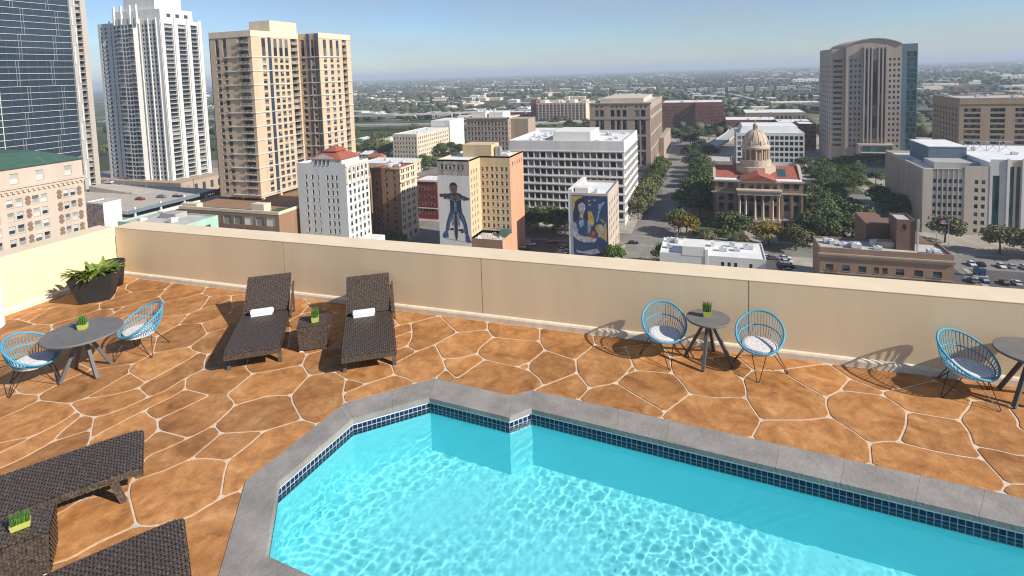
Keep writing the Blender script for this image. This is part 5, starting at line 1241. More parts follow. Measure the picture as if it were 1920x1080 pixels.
# the painted cyclist, traced as flat paint on the wall
mr = B.t
def pm(name, col): return mat(name, col, 0.85, 0.5, 1.1, detail=8)
def U(zx, zy): return (-108.2 + (zx - 45) * 14.6 / 293.0, -37.6 - (zy - 390) * 28.6 / 610.0)
def paint(name, pts, m, lay, thick=0): poly_flat([U(*q) for q in pts], 'S', 210.47 - 0.012 * lay, m, mural, name)
def ell(cx, cy_, rx, ry, n=20): return [(cx + rx * math.cos(2 * PI * i / n), cy_ + ry * math.sin(2 * PI * i / n)) for i in range(n)]
mural = MB(); mural.poly([(*[U(48, 395)[0], 210.485], U(48, 395)[1]), (U(334, 395)[0], 210.485, U(334, 395)[1]), (U(334, 1000)[0], 210.485, U(334, 1000)[1]), (U(48, 1000)[0], 210.485, U(48, 1000)[1])]); mural = mural.build('mural', M['b_offwhite'], B.t)
skin, skin2, jean, shirt, dk, shoe, met, hair_, hi = pm('paint_skin', (0.075, 0.032, 0.026)), pm('paint_skin_light', (0.14, 0.058, 0.042)), pm('paint_jeans', (0.030, 0.042, 0.090)), pm('paint_shirt', (0.018, 0.022, 0.048)), pm('paint_black', (0.02, 0.02, 0.024)), pm('paint_shoe', (0.045, 0.075, 0.16)), pm('paint_metal', (0.08, 0.15, 0.24)), pm('paint_hair', (0.018, 0.014, 0.014)), pm('paint_denim_light', (0.065, 0.095, 0.17))
paint('leg', [(160, 670), (215, 675), (180, 730), (150, 800), (135, 865), (105, 862), (118, 790), (140, 720)], jean, 1); paint('leg', [(190, 675), (250, 668), (285, 735), (305, 810), (312, 885), (280, 885), (268, 800), (235, 735)], jean, 1)
paint('leg_light', [(170, 690), (185, 700), (150, 790), (130, 850), (122, 848), (140, 770)], hi, 2); paint('leg_light', [(240, 690), (252, 700), (285, 780), (298, 870), (290, 870), (272, 790)], hi, 2)
paint('shoe', [(105, 862), (128, 868), (132, 925), (95, 932), (76, 925), (80, 895)], shoe, 3); paint('shoe', [(288, 885), (316, 888), (325, 930), (345, 958), (300, 962), (284, 945)], shoe, 3)
paint('torso', [(150, 545), (185, 512), (215, 512), (262, 545), (256, 620), (262, 690), (205, 705), (155, 680), (158, 610)], shirt, 2)
paint('arm', [(62, 535), (120, 528), (175, 535), (200, 560), (150, 572), (105, 580), (100, 562), (66, 562)], skin, 3); paint('arm', [(200, 560), (232, 532), (285, 545), (330, 562), (334, 580), (285, 585), (262, 572), (232, 572)], skin, 3)
paint('sleeve', [(104, 550), (165, 520), (185, 548), (140, 566), (108, 582)], shirt, 4); paint('sleeve', [(232, 515), (262, 535), (300, 572), (285, 588), (252, 560)], shirt, 4)
paint('hand', [(150, 540), (190, 536), (200, 568), (165, 575)], skin2, 5); paint('hand', [(205, 545), (238, 540), (245, 570), (208, 578)], skin2, 5)
paint('neck', [(180, 500), (216, 500), (220, 530), (178, 530)], skin, 4); paint('head', ell(194, 482, 33, 44), skin2, 5); paint('hair', [(160, 478), (160, 450), (172, 432), (195, 426), (216, 434), (228, 455), (227, 478), (215, 455), (175, 455)], hair_, 6)
paint('eye', ell(182, 480, 5, 3, 8), dk, 7); paint('eye', ell(206, 480, 5, 3, 8), dk, 7); paint('nose', [(192, 484), (198, 484), (202, 498), (188, 498)], skin, 7); paint('mouth', [(182, 507), (206, 507), (198, 514), (188, 514)], skin, 7)
paint('handlebar', [(120, 560), (200, 585), (285, 562), (285, 570), (205, 600), (120, 570)], met, 6); paint('bike_stem', [(192, 590), (214, 590), (218, 690), (190, 690)], met, 6)
paint('bike_fork', [(176, 690), (186, 690), (182, 815), (170, 810)], met, 6); paint('bike_fork', [(222, 690), (234, 690), (240, 815), (228, 812)], met, 6)
paint('wheel', ell(204, 818, 15, 130, 28), dk, 7); paint('crank', [(150, 838), (180, 838), (180, 856), (150, 856)], dk, 6); paint('crank', [(225, 845), (270, 840), (272, 874), (250, 878), (248, 860), (225, 860)], dk, 6); paint('ground_shadow', [(85, 930), (300, 955), (300, 962), (85, 938)], M['b_grey'], 0.5)
B.done()

# ---- white office slab and the mural house before it
B = Bld('white_office', 'white office slab with a grid of dark windows behind the painted walls', 'building', -100, -40.5, 277, 330, -30.0, 'b_white')
zr = [(-38.7 - 4.25 * k, -35.9 - 4.25 * k) for k in range(8)]
B.side('S', spread(-99.5, -41, 18, 2.72), zr, style='plain', glass='dark', dep=0.9)
B.side('E', spread(277.6, 329.6, 10, 4.9), zr, style='plain', glass='dark', dep=0.9)
for k in range(9):
    z = -35.4 - 4.25 * k; b = MB(); b.box(-100.2, -40.2, 276.7, 276.999, z, z + 0.3); b.box(-40.499, -40.1, 276.7, 330.2, z, z + 0.3); b.build('ledge', M['b_white'], B.t)
B.side('N'); B.side('W'); B.roof('roof_white', 1.6, 0.8); B.box('penthouse', 'b_white', -79, -59, 288, 312, -31.6, -26.6); B.hvac(9, -97, -81, 280, 325, -31.6, 9); B.hvac(6, -57, -43, 280, 325, -31.6, 10)
B.done()
B = Bld('mural_house', 'narrow six storey house with a painted woman on a blue wall', 'building', -54, -39.5, 224, 252, -44.6, 'b_peach')
B.side('S'); B.side('E', spread(225.5, 251, 6, 1.3), [(-70.5, -67.5)] + floors(-64.6, 3.5, 5, 1.9), style='sash', glass='mixed'); B.side('N'); B.side('W'); B.roof('roof_white', 0.9, 0.4)
B.box('side_pier', 'b_white', -55.8, -54.01, 224.2, 252, G, -43.3); B.box('roof_cabin', 'b_white', -53.2, -47.8, 226, 232, -45.5, -42.9)
b = MB(); b.lathe([(1.1, -45.5), (1.1, -44.2), (0.8, -44.1)], -45, 230, 14); b.lathe([(.7, -44.09), (.7, -43.9)], -45, 230, 10); b.build('roof_fan', M['hvac'], B.t)
def U(zx, zy): return (-53.9 + (zx - 150) * 14.3 / 460.0, -45.6 - (zy - 220) * 26.0 / 735.0)
def paint(name, pts, m, lay): poly_flat([U(*q) for q in pts], 'S', 223.97 - 0.012 * lay, m, mural, name)
navy, gold, hairb, grey_, pale, red_, cloth, blue2 = pm('paint_navy', (0.022, 0.050, 0.13)), pm('paint_gold', (0.42, 0.28, 0.07)), pm('paint_dark', (0.02, 0.02, 0.03)), pm('paint_grey', (0.34, 0.33, 0.34)), pm('paint_pale', (0.36, 0.34, 0.35)), pm('paint_red', (0.22, 0.045, 0.03)), pm('paint_cloth', (0.20, 0.25, 0.34)), pm('paint_blue', (0.026, 0.048, 0.115))
mural = MB(); c0, c1 = U(150, 220), U(610, 955); mural.poly([(c0[0], 223.97, c0[1]), (c1[0], 223.97, c0[1]), (c1[0], 223.97, c1[1]), (c0[0], 223.97, c1[1])]); mural = mural.build('mural', navy, B.t)
paint('gold_patch', [(152, 230), (285, 232), (250, 262), (185, 300), (165, 390), (152, 420)], gold, 1); paint('gold_patch', [(340, 400), (400, 402), (425, 470), (430, 540), (400, 580), (360, 520), (335, 450)], gold, 1); paint('gold_patch', [(450, 560), (500, 545), (520, 590), (590, 520), (592, 750), (560, 725), (500, 690), (440, 600)], gold, 1)
paint('blue_glow', [(470, 240), (600, 250), (600, 330), (520, 400), (480, 340)], blue2, 1)
paint('hair', [(205, 275), (250, 250), (310, 262), (335, 320), (345, 400), (355, 500), (350, 600), (325, 640), (300, 560), (230, 620), (180, 640), (165, 540), (170, 400), (185, 310)], hairb, 2)
paint('face', [(235, 310), (275, 295), (315, 325), (318, 385), (298, 425), (270, 435), (235, 410), (220, 360)], grey_, 3); paint('fringe', [(225, 330), (245, 285), (300, 280), (322, 330), (285, 300), (250, 312)], hairb, 4); paint('neck', [(245, 420), (290, 425), (285, 490), (240, 480)], grey_, 3)
for x in (255, 292): paint('eye', ell(x, 352, 9, 4, 8), hairb, 5)
paint('lips', [(262, 398), (295, 400), (280, 410)], red_, 5); paint('nose', [(275, 360), (288, 380), (272, 382)], pale, 5)
paint('dress', [(180, 520), (240, 480), (290, 490), (340, 500), (380, 560), (350, 680), (230, 690), (190, 600)], blue2, 3); paint('dress_light', [(240, 500), (290, 505), (300, 560), (250, 600), (228, 560)], cloth, 4); paint('sleeve', [(150, 520), (200, 560), (225, 690), (175, 650), (150, 590)], cloth, 4); paint('sleeve', [(345, 500), (385, 560), (380, 630), (350, 670), (340, 580)], cloth, 4)
paint('arm', [(150, 590), (190, 650), (240, 690), (420, 705), (460, 720), (430, 760), (300, 770), (200, 745), (150, 700)], pale, 5); paint('fruit_bowl', [(360, 660), (400, 630), (440, 660), (455, 710), (410, 730), (370, 710)], red_, 6); paint('fruit', ell(420, 650, 22, 20, 12), pm('paint_orange', (0.40, 0.11, 0.03)), 7); paint('bowl', [(370, 705), (470, 715), (450, 745), (390, 745)], pale, 7)
paint('far_hand', [(470, 700), (500, 620), (480, 575), (525, 540), (545, 590), (530, 650), (500, 700)], pale, 4); paint('skirt', [(160, 780), (300, 770), (460, 760), (600, 800), (600, 880), (520, 900), (400, 905), (250, 900), (165, 850)], blue2, 5); paint('lace', [(180, 860), (260, 880), (350, 860), (460, 830), (500, 880), (420, 910), (300, 905), (200, 890)], pale, 6)
paint('smoke', [(485, 320), (560, 285), (580, 290), (540, 330), (515, 385), (495, 440), (485, 500), (450, 530), (475, 450), (490, 380)], cloth, 2)
for x, y in ((370, 275), (440, 268), (375, 320), (525, 490), (555, 512)): paint('bird', [(x - 25, y - 8), (x, y), (x + 22, y - 12), (x + 10, y + 12), (x - 8, y + 14)], gold, 3)
B.done()

# ---- brown stone courts building
B = Bld('stone_courts_building', 'brown stone civic block with tall dark windows beyond the white office', 'building', -88.5, -43.0, 430, 534, -20.0, 'b_stone')
tall = [(-84.5, -81.5), (-80.5, -77.5), (-72.5, -69.5), (-68, -65), (-63.5, -60.5), (-54.5, -51.0), (-50, -46.5)]
B.side('S', tall, [(-67, -57), (-55.5, -45.5), (-44, -33)], z1=-31.5, style='tall', glass='dark', dep=0.5); B.side('S', tall, [(-30.5, -25.5)], z0=-31.5, style='plain', glass='dark', dep=0.5)
B.side('E', spread(433, 531, 14, 4.0), [(-67, -57), (-55.5, -45.5), (-44, -33), (-30.5, -25.5)], style='plain', glass='dark', dep=0.5)
for x in (-82.8, -79, -71, -67.6, -64.3, -61, -53, -49.6, -46.4):
    b = MB(); b.v = [(x + 0.8 * math.cos(a), 429.9, -23.0 + 0.8 * math.sin(a)) for a in np.linspace(0, 2 * PI, 13)[:-1]]; b.f = [tuple(range(12))]; b.m = [0]; b.build('roundel', M['frame_d'], B.t)
b = MB(); b.box(-88.9, -42.5, 429.5, 429.99, -20.9, -20.05); b.box(-42.99, -42.4, 429.5, 534.5, -20.9, -20.05); b.box(-88.7, -42.7, 429.7, 429.98, -32.6, -31.8); b.build('cornice', M['b_stone'], B.t)
B.side('N'); B.side('W'); B.roof('roof_grey', 1.0); B.box('penthouse', 'b_beige', -84, -50, 450, 520, -21, -17.6); B.box('annex', 'b_stone', -42.9, -39, 500, 585, G, -54.6); B.done()
# ---- old tan building, left of it
B = Bld('tan_loft', 'old tan office building with a white rooftop addition in the middle distance', 'building', -187.5, -151.5, 420, 446, -29.6, 'b_stone')
B.side('S', spread(-187, -152, 12, 1.7), [(-36 - 4.0 * k, -33.4 - 4.0 * k) for k in range(9)], style='sash', glass='mixed', frame='frame_w'); B.side('E', spread(421, 445, 6, 1.7), [(-36 - 4.0 * k, -33.4 - 4.0 * k) for k in range(9)], style='sash', glass='mixed', frame='frame_w')
b = MB(); b.box(-188.3, -150.7, 419.2, 419.99, -30.6, -29.7); b.box(-151.49, -150.7, 419.2, 446.6, -30.6, -29.7); b.build('cornice', M['b_cream'], B.t)
B.side('N'); B.side('W'); B.roof('roof_white', 0.8); B.box('rooftop_addition', 'b_white', -184, -172, 424, 440, -30.4, -25.5); B.box('rooftop_addition', 'b_white', -170, -158, 426, 444, -30.4, -26.2); B.hvac(4, -184, -160, 425, 440, -25.5, 12); B.box('annex', 'b_stone', -151.4, -137, 426, 446, G, -31.5); B.done()
# ---- pale group behind the red brick building
B = Bld('pale_warehouse', 'cream brick warehouse with a white rear block left of the old tan building', 'building', -277, -252, 454, 520, -47.5, 'b_cream')
B.side('S', spread(-276.5, -252.5, 8, 1.7), floors(-69, 4.1, 5, 2.2), style='sash', frame='frame_w'); B.side('E', spread(455, 519, 16, 1.8), floors(-69, 4.1, 5, 2.2), style='sash', frame='frame_w'); B.side('N'); B.side('W'); B.roof('roof_white', 0.6); B.box('rear_block', 'b_white', -272, -251, 521, 556, G, -41); B.hvac(3, -274, -256, 460, 510, -48.1, 13); B.done()
B = Bld('low_store', 'low white-roofed store in front of the cream warehouse', 'building', -262, -222, 378, 408, -61.5, 'b_beige')
B.side('S', spread(-261, -223, 8, 2.5), [(-70.5, -67.5)], glass='dark'); B.side('E', spread(380, 407, 6, 1.6), [(-70, -68), (-66, -64)], style='sash'); B.side('N'); B.side('W'); B.roof('roof_white', 0.5); B.hvac(4, -258, -226, 382, 402, -62, 14); B.done()

# ---- domed courthouse
B = Bld('courthouse', 'domed brown brick courthouse with red tiled roofs and a columned front', 'courthouse', 0.2, 40.2, 285, 330, -49.0, 'b_stone')
wallmat('b_court', (0.28, 0.19, 0.125)); wallmat('b_court_trim', (0.45, 0.365, 0.275)); wallmat('b_dome', (0.50, 0.385, 0.285), rough=0.7)
B.wall = 'b_court'
zrs = [(-70.8, -68.2), (-65.6, -60.0), (-58.6, -55.6), (-52.6, -50.2)]
cl, cr_ = (4.4, 7.0), (8.6, 11.0)
B.side('S', [(3.0, 5.2), (7.2, 9.4)], zrs, a0=1.2, a1=11.2, style='quad', glass='dark', dep=0.6)
B.side('S', [(31.2, 33.4), (35.2, 37.4)], zrs, a0=29.4, a1=39.2, style='quad', glass='dark', dep=0.6)
B.side('S', [(12.6, 14.2), (16.0, 18.2), (19.4, 21.4), (22.6, 24.8), (26.4, 28.0)], zrs, a0=11.2, a1=29.4, plane=283.2, style='quad', glass='dark', dep=0.6)
B.w.poly([(11.2, 283.2, G), (11.2, 285, G), (11.2, 285, -49), (11.2, 283.2, -49)]); B.w.poly([(29.4, 283.2, G), (29.4, 285, G), (29.4, 285, -49), (29.4, 283.2, -49)])
B.side('W', spread(287, 328, 8, 2.2), zrs, style='quad', glass='dark', dep=0.6); B.side('E', spread(287, 328, 8, 2.2), zrs, style='quad', glass='dark', dep=0.6); B.side('N')
for x0, x1 in ((0.2, 1.2), (39.2, 40.2)): B.side('S', a0=x0, a1=x1, plane=286.2)
# portico: entablature, six columns, steps, pediment
b = MB(); b.box(11.0, 29.6, 279.6, 283.19, -54.8, -53.0); b.box(10.6, 30.0, 279.2, 283.18, -53.0, -52.4); b.box(11.0, 29.6, 279.8, 283.19, -67.4, -66.4); b.build('entablature', M['b_court_trim'], B.t)
B.box('portico_base', 'b_court', 11.2, 29.4, 280.0, 283.18, G, -67.4)
for x in (12.0, 14.6, 18.6, 22.0, 26.0, 28.6):
    b = MB(); b.lathe([(0.75, -66.4), (0.75, -66.1), (0.56, -65.9), (0.50, -60), (0.44, -55.7), (0.62, -55.4), (0.75, -54.81)], x, 280.7, 14); b.build('column', M['b_court_trim'], B.t, smooth=True)
b = MB(); b.frustum([(10.8, 282.4, -49.4), (29.8, 282.4, -49.4), (29.8, 283.1, -49.4), (10.8, 283.1, -49.4)], [(10.8, 282.4, -48.6), (29.8, 282.4, -48.6), (29.8, 283.1, -48.6), (10.8, 283.1, -48.6)])
b.frustum([(13.2, 282.5, -48.6), (27.4, 282.5, -48.6), (20.3, 282.5, -46.1)], [(13.2, 284, -48.6), (27.4, 284, -48.6), (20.3, 284, -46.1)]); b.build('pediment', M['b_court_trim'], B.t)
b = MB(); b.frustum([(12.6, 282.2, -48.5), (28.0, 282.2, -48.5), (20.3, 282.2, -45.7)], [(12.6, 296, -48.5), (28.0, 296, -48.5), (20.3, 296, -45.7)]); b.build('front_gable_roof', M['roof_red'], B.t)
for q_ in ((-0.4, 11.1, 284.3, 284.99, -55.0, -54.4), (29.5, 40.8, 284.3, 284.99, -55.0, -54.4), (0.6, 11.1, 284.3, 284.99, -49.6, -48.8), (29.5, 39.8, 284.3, 284.99, -49.6, -48.8), (0.6, 11.1, 284.5, 284.98, -67.3, -66.6), (29.5, 39.8, 284.5, 284.98, -67.3, -66.6)): B.box('string_course', 'b_court_trim', *q_)
for x in (2.0, 5.9, 10.2, 30.0, 34.0, 38.2):
    b = MB(); b.box(x, x + 0.8, 284.6, 284.985, -66.5, -55.1); b.box(x - 0.15, x + 0.95, 284.45, 284.985, -56.0, -55.02); b.build('pilaster', M['b_court'], B.t)
b = MB(); b.poly([(0.8, 285.4, -49.5), (39.6, 285.4, -49.5), (39.6, 329.6, -49.5), (0.8, 329.6, -49.5)]); b.build('roof', M['roof_white'], B.t)
b = MB(); b.frustum([(1.6, 294, -49.4), (38.8, 294, -49.4), (38.8, 318, -49.4), (1.6, 318, -49.4)], [(1.6, 304, -45.4), (38.8, 304, -45.4), (38.8, 308, -45.4), (1.6, 308, -45.4)]); b.build('cross_roof', M['roof_red'], B.t)
for x in (0.3, 38.9):
    b = MB(); b.frustum([(x, 293, -49.4), (x + 1.3, 293, -49.4), (x + 1.3, 319, -49.4), (x, 319, -49.4)], [(x, 303.5, -44.6), (x + 1.3, 303.5, -44.6), (x + 1.3, 308.5, -44.6), (x, 308.5, -44.6)]); b.build('gable_wall', M['b_court_trim'], B.t)
b = MB(); b.poly([(29.6, 295.8, -48.6), (33.4, 295.8, -48.6), (33.4, 302.2, -46.0), (29.6, 302.2, -46.0)]); b.build('skylight', GL['teal'], B.t)
cx, cy_ = 20.3, 304.0
def ngon(r, n=8, o=PI / 8): return [(cx + r * math.cos(o + 2 * PI * i / n), cy_ + r * math.sin(o + 2 * PI * i / n)) for i in range(n)]
b = MB(); b.prism(ngon(9.6), -49.4, -44.6); b.prism(ngon(7.2, 24), -44.6, -41.6); b.build('dome_base', M['b_court_trim'], B.t)
b = MB(); b.prism(ngon(4.9, 24), -41.6, -36.4); b.build('drum', M['b_court'], B.t)
for i in range(14):
    a = 2 * PI * (i + .5) / 14; b = MB(); b.lathe([(0.46, -41.6), (0.38, -41.1), (0.36, -37.0), (0.48, -36.41)], cx + 5.9 * math.cos(a), cy_ + 5.9 * math.sin(a), 8); b.build('drum_column', M['b_court_trim'], B.t)
b = MB(); b.lathe([(6.3, -36.4), (6.8, -35.9), (6.8, -35.1), (6.2, -34.6), (6.0, -33.8)], cx, cy_, 40); b.build('drum_cornice', M['b_court_trim'], B.t)
b = MB(); b.lathe([(5.8 * math.cos(a), -34.0 + 7.2 * math.sin(a)) for a in np.linspace(0, 1.40, 12)], cx, cy_, 40); b.build('dome', M['b_dome'], B.t, smooth=True)
for i in range(14):
    a = 2 * PI * i / 14; b = MB(); b.tube([(cx + 5.85 * math.cos(q) * math.cos(a), cy_ + 5.85 * math.cos(q) * math.sin(a), -34.0 + 7.25 * math.sin(q)) for q in np.linspace(0.0, 1.36, 9)], 0.14, 5); b.build('dome_rib', M['b_court_trim'], B.t)
for i in range(8):
    a = 2 * PI * (i + .5) / 8; b = MB(); b.lathe([(0.6, -34.2), (0.6, -32.9), (0.32, -32.2), (0.04, -31.9)], cx + 5.7 * math.cos(a), cy_ + 5.7 * math.sin(a), 8); b.build('dormer', M['b_court_trim'], B.t)
b = MB(); b.lathe([(1.45, -27.0), (1.45, -26.7), (1.15, -26.6), (1.15, -26.4)], cx, cy_, 16); b.lathe([(0.75, -26.4), (0.75, -24.9)], cx, cy_, 12); b.lathe([(1.25, -24.9), (1.25, -24.6), (0.9, -24.0), (0.25, -23.5), (0.06, -21.6)], cx, cy_, 16); b.build('lantern', M['b_court_trim'], B.t)
for i in range(8):
    a = 2 * PI * i / 8; b = MB(); b.lathe([(0.13, -26.39), (0.13, -24.91)], cx + 1.0 * math.cos(a), cy_ + 1.0 * math.sin(a), 6); b.build('lantern_column', M['b_court_trim'], B.t)
b = MB(); b.box(-12, 0.0, 300, 318, G, -66.5); b.build('side_stair', M['b_court'], B.t)
B.done()

# ---- garage and brick block behind the courthouse
B = Bld('white_garage', 'white office block with a pale roof right behind the dome', 'building', 17.5, 64.5, 465, 505, -46.2, 'b_white')
B.side('S', spread(18, 64, 14, 2.5), [(-51.4 - 4.2 * k, -48.6 - 4.2 * k) for k in range(6)], style='plain', glass='dark', dep=0.7); B.side('W', spread(467, 503, 8, 3), [(-51.4 - 4.2 * k, -48.6 - 4.2 * k) for k in range(6)], glass='dark', dep=0.7)
B.side('E'); B.side('N'); B.roof('roof_white', 0.6); b = MB(); b.frustum([(20, 467.5, -46.7), (62, 467.5, -46.7), (62, 503, -46.7), (20, 503, -46.7)], [(22, 470, -41.5), (60, 470, -41.5), (60, 500, -41.5), (22, 500, -41.5)]); b.build('roof_house', M['roof_white'], B.t); B.done()
B = Bld('brick_garage', 'small red brick garage left of the grey courts tower', 'building', 73, 87, 560, 590, -48.4, 'b_brick')
B.side('S', [(74, 86)], [(-69 + 4 * k, -67 + 4 * k) for k in range(5)], style='strip', glass='dark', dep=0.5); B.side('W', [(562, 588)], [(-69 + 4 * k, -67 + 4 * k) for k in range(5)], glass='dark', dep=0.5); B.side('E'); B.side('N'); B.roof('roof_white', 0.8); B.done()
B = Bld('low_civic_hall', 'low stone hall among trees left of the white block behind the dome', 'building', -6, 14, 440, 470, -64.5, 'b_stone'); B.side('S', spread(-5, 13, 5, 2.4), [(-70, -67)], glass='dark'); B.side('W'); B.side('E'); B.side('N'); B.roof('roof_grey', 0.6); B.done()

# ---- low white building in front of the courthouse
B = Bld('low_white_building', 'low white painted building with a white roof before the courthouse trees', 'building', -17, 16.3, 195, 213, -57.6, 'b_offwhite')
B.side('S', [(2.6, 3.6), (4.6, 5.6), (6.6, 7.6), (11.2, 12.2)], [(-61.4, -59.4), (-66, -64)], style='sash', glass='dark'); B.side('E'); B.side('W', spread(197, 211, 4, 1.4), [(-62, -60)], glass='dark'); B.side('N'); B.roof('roof_white', 0.35)
B.box('raised_front', 'b_white', -9.6, -2.4, 194.9, 204, -58.0, -54.9); B.box('chimney', 'b_white', -2.39, -1.4, 194.8, 196.5, G, -55.6); B.hvac(3, -16, -11, 198, 210, -58, 15); B.hvac(4, 2, 15, 198, 211, -58, 16); B.box('chimney', 'b_white', -0.6, 0.6, 206, 208, -57.95, -56.2); B.done()

# ---- brick building, right front, with its stair tower
wallmat('b_brick2', (0.17, 0.092, 0.066))
wallmat('b_brick3', (0.27, 0.175, 0.115))
B = Bld('brick_building', 'brown brick building with a square stair tower on its cluttered roof', 'building', 30, 63.2, 185.5, 197.5, -49.5, 'b_brick3')
zr = [(-56.3 - 3.35 * k, -54.5 - 3.35 * k) for k in range(4)]
B.side('S', [(31.6, 33.6), (35.9, 37.9), (40.1, 42.1), (44.0, 45.3), (46.1, 47.4), (49.4, 51.5), (53.9, 56.0), (58.4, 60.5)], zr, style='sash', glass='dark', dep=0.2)
B.side('W'); B.side('E', spread(187, 196, 3, 1.3), zr, style='sash'); B.side('N'); B.roof('roof_grey', 0.7)
b = MB(); b.box(29.6, 63.6, 184.9, 185.49, -51.6, -51.1); b.box(29.8, 63.4, 185.1, 185.48, -52.3, -51.7); b.box(30, 63.2, 185.3, 185.47, -57.05, -56.8); b.build('cornice', M['b_stone'], B.t)
for x, z in ((31.0, -57.1), (56.5, -57.2)):
    b = MB(); b.box(x, x + 3.4, 184.3, 185.29, z, z + 0.08)
    for k in range(10): b.box(x + 0.36 * k, x + 0.36 * k + 0.06, 184.3, 184.36, z + .081, z + 1.0)
    b.box(x, x + 3.4, 184.28, 184.37, z + 1.0, z + 1.06); b.build('fire_escape', M['black_metal'], B.t)
tw = Bld('x', 'x', 'x', 50.6, 55.2, 190, 198, -41.2, 'b_brick2'); bpy.data.objects.remove(tw.t); tw.t = B.t; tw.n = B.n; tw.rest = B.rest
tw.side('S', [(52.0, 53.0)], [(-44.1, -42.6)], z0=-50.2, style='sash', glass='dark', part='tower_window'); tw.side('W', z0=-50.2); tw.side('E', z0=-50.2); tw.side('N', z0=-50.2); tw.w.build('stair_tower', M['b_brick2'], B.t); tw.roof('roof_grey', 0.4, 0.3)
B.box('rear_wing', 'b_brick2', 44.5, 50.5, 197.51, 212, G, -44.6); B.box('rear_wing', 'b_brick2', 55.3, 62, 197.51, 230, G, -50.5)
for k, x in enumerate((55.5, 55.75, 56.0)):
    b = MB(); b.tube([(x, 189.8, -50.1), (x, 189.8, -40.8)], 0.09, 6); b.build('flue', M['frame_w' if k else 'steel'], B.t)
B.hvac(9, 31, 49, 187, 195, -50.2, 21); B.box('roof_cabin', 'b_stone', 46, 50.4, 191, 194.5, -50.2, -48.4); B.hvac(3, 53, 61, 186.5, 189, -50.2, 22)
B.done()

# ---- courts tower
wallmat('b_tower', (0.40, 0.335, 0.275))
B = Bld('courts_tower', 'grey stone courts tower with a curved top and a teal glass edge', 'tower', 97.5, 134, 499, 560, 17.0, 'b_tower')
zr = [(-60.5 + 4.1 * k, -58.6 + 4.1 * k) for k in range(17)]
B.side('S', [(100.2, 101.6), (103.1, 104.5), (105.9, 107.3)], zr, a1=109, glass='dark', dep=0.5); B.side('S', [(125.8, 127.2), (128.6, 130.0), (131.4, 132.8)], zr, a0=124.6, glass='dark', dep=0.5)
B.side('S', [(110.4, 111.5), (112.7, 113.8), (115.2, 118.4), (119.8, 120.9), (122.1, 123.2)], [(-54, 14)], a0=109, a1=124.6, plane=498.6, style='tallstrip', glass='dark', dep=0.8, part='glass_slot')
for x in (109.0, 111.7, 113.9, 118.5, 121.0, 123.4): B.box('mullion_fin', 'b_tower', x, x + 1.0, 497.2, 498.59, -57, 15.5)
B.side('W', spread(500, 559, 10, 2.2), zr, glass='dark', dep=0.4); B.side('E'); B.side('N')
pts = [(97.5, 17.0)] + [(97.5 + 36.5 * i / 16, 17.0 + 4.8 * math.sin(PI * i / 16) ** 0.8) for i in range(1, 16)] + [(134, 17.0)]
b = MB(); b.frustum([(x, 499.01, z) for x, z in pts], [(x, 559.9, z) for x, z in pts]); b.build('curved_crown', M['b_tower'], B.t)
b = MB()
for (xa, za), (xb, zb) in zip(pts, pts[1:]): b.frustum([(xa, 498.2, za), (xb, 498.2, zb), (xb, 498.2, zb + .7), (xa, 498.2, za + .7)], [(xa, 560, za), (xb, 560, zb), (xb, 560, zb + .7), (xa, 560, za + .7)])
b.build('roof_edge', M['b_tower'], B.t)
B.box('left_shoulder', 'b_tower', 88.5, 97.49, 503, 556, G, 15.5)
for k in range(17): B.box('strip_window', 'frame_d', 89.6, 95.5, 502.9, 502.99, -60.5 + 4.1 * k, -58.7 + 4.1 * k)
for k in range(16):
    for y in range(5): B.box('shoulder_window', 'frame_d', 88.41, 88.49, 508 + 9 * y, 511 + 9 * y, -60.5 + 4.1 * k, -58.7 + 4.1 * k)
gt = Bld('x', 'x', 'x', 134.01, 144, 499, 540, 17.2, 'b_bluegrey'); bpy.data.objects.remove(gt.t); gt.t = B.t; gt.n = B.n; gt.rest = B.rest
gt.side('S', [(137.2, 143.6)], floors(-66, 4.1, 19, 3.8), style='curtain', glass='teal', frame='b_bluegrey', dep=0.1, part='teal_pane'); gt.side('E', spread(499.5, 539.5, 8, 4.7), floors(-66, 4.1, 19, 3.8), glass='teal', dep=0.1, part='teal_pane'); gt.side('W'); gt.side('N'); gt.w.build('glass_wing', M['b_bluegrey'], B.t); gt.roof('roof_grey', 0.5)
B.box('entrance_hall', 'b_tower', 105, 128, 490, 498.5, G, -57.5); B.box('entrance_glass', 'b_bluegrey', 107, 127, 489.8, 489.99, -71, -64); B.box('entrance_band', 'frame_w', 106, 128.5, 488.5, 489.79, -63.9, -63.2)
put('entrance_pane', window_mesh(19, 4.2, 0.1, 'strip', 'b_tower', 'teal'), B.t, Vector((107.5, 489.7, -62.8)) - B.t.location)
B.done()

# ---- beige county building, right
B = Bld('county_building', 'beige county building with white window bays and a flat roof at the right', 'building', 88, 160, 294.5, 352, -43.0, 'b_beige')
zr = [(-49.4 - 3.55 * k, -47.6 - 3.55 * k) for k in range(7)]
ww = MB(); B.side('S', spread(91.6, 103.1, 6, 1.15), zr, a0=91.4, a1=103.3, plane=295.2, wall='b_offwhite', glass='teal', wmb=ww, dep=0.3); B.side('S', [(113.2, 115.6)], [(-68, -45.5)], a0=112.2, a1=118.0, z1=-38.5, plane=294.4, wall='b_white', glass='teal', style='tall', wmb=ww, part='bay_glass'); ww.build('white_bay', M['b_offwhite'], B.t)
B.side('S', a1=91.4); B.side('S', [(106.9, 108.2), (109.4, 110.7)], zr, a0=103.3, a1=112.2, glass='teal', z1=-41.5)
B.side('S', [(119.2, 120.6), (121.4, 122.8), (125.2, 127.6), (130, 131.4), (134, 136.5), (140, 142.4)], [(-68, -41.5)], a0=118, z1=-38.6, glass='teal', style='tall', part='bay_glass')
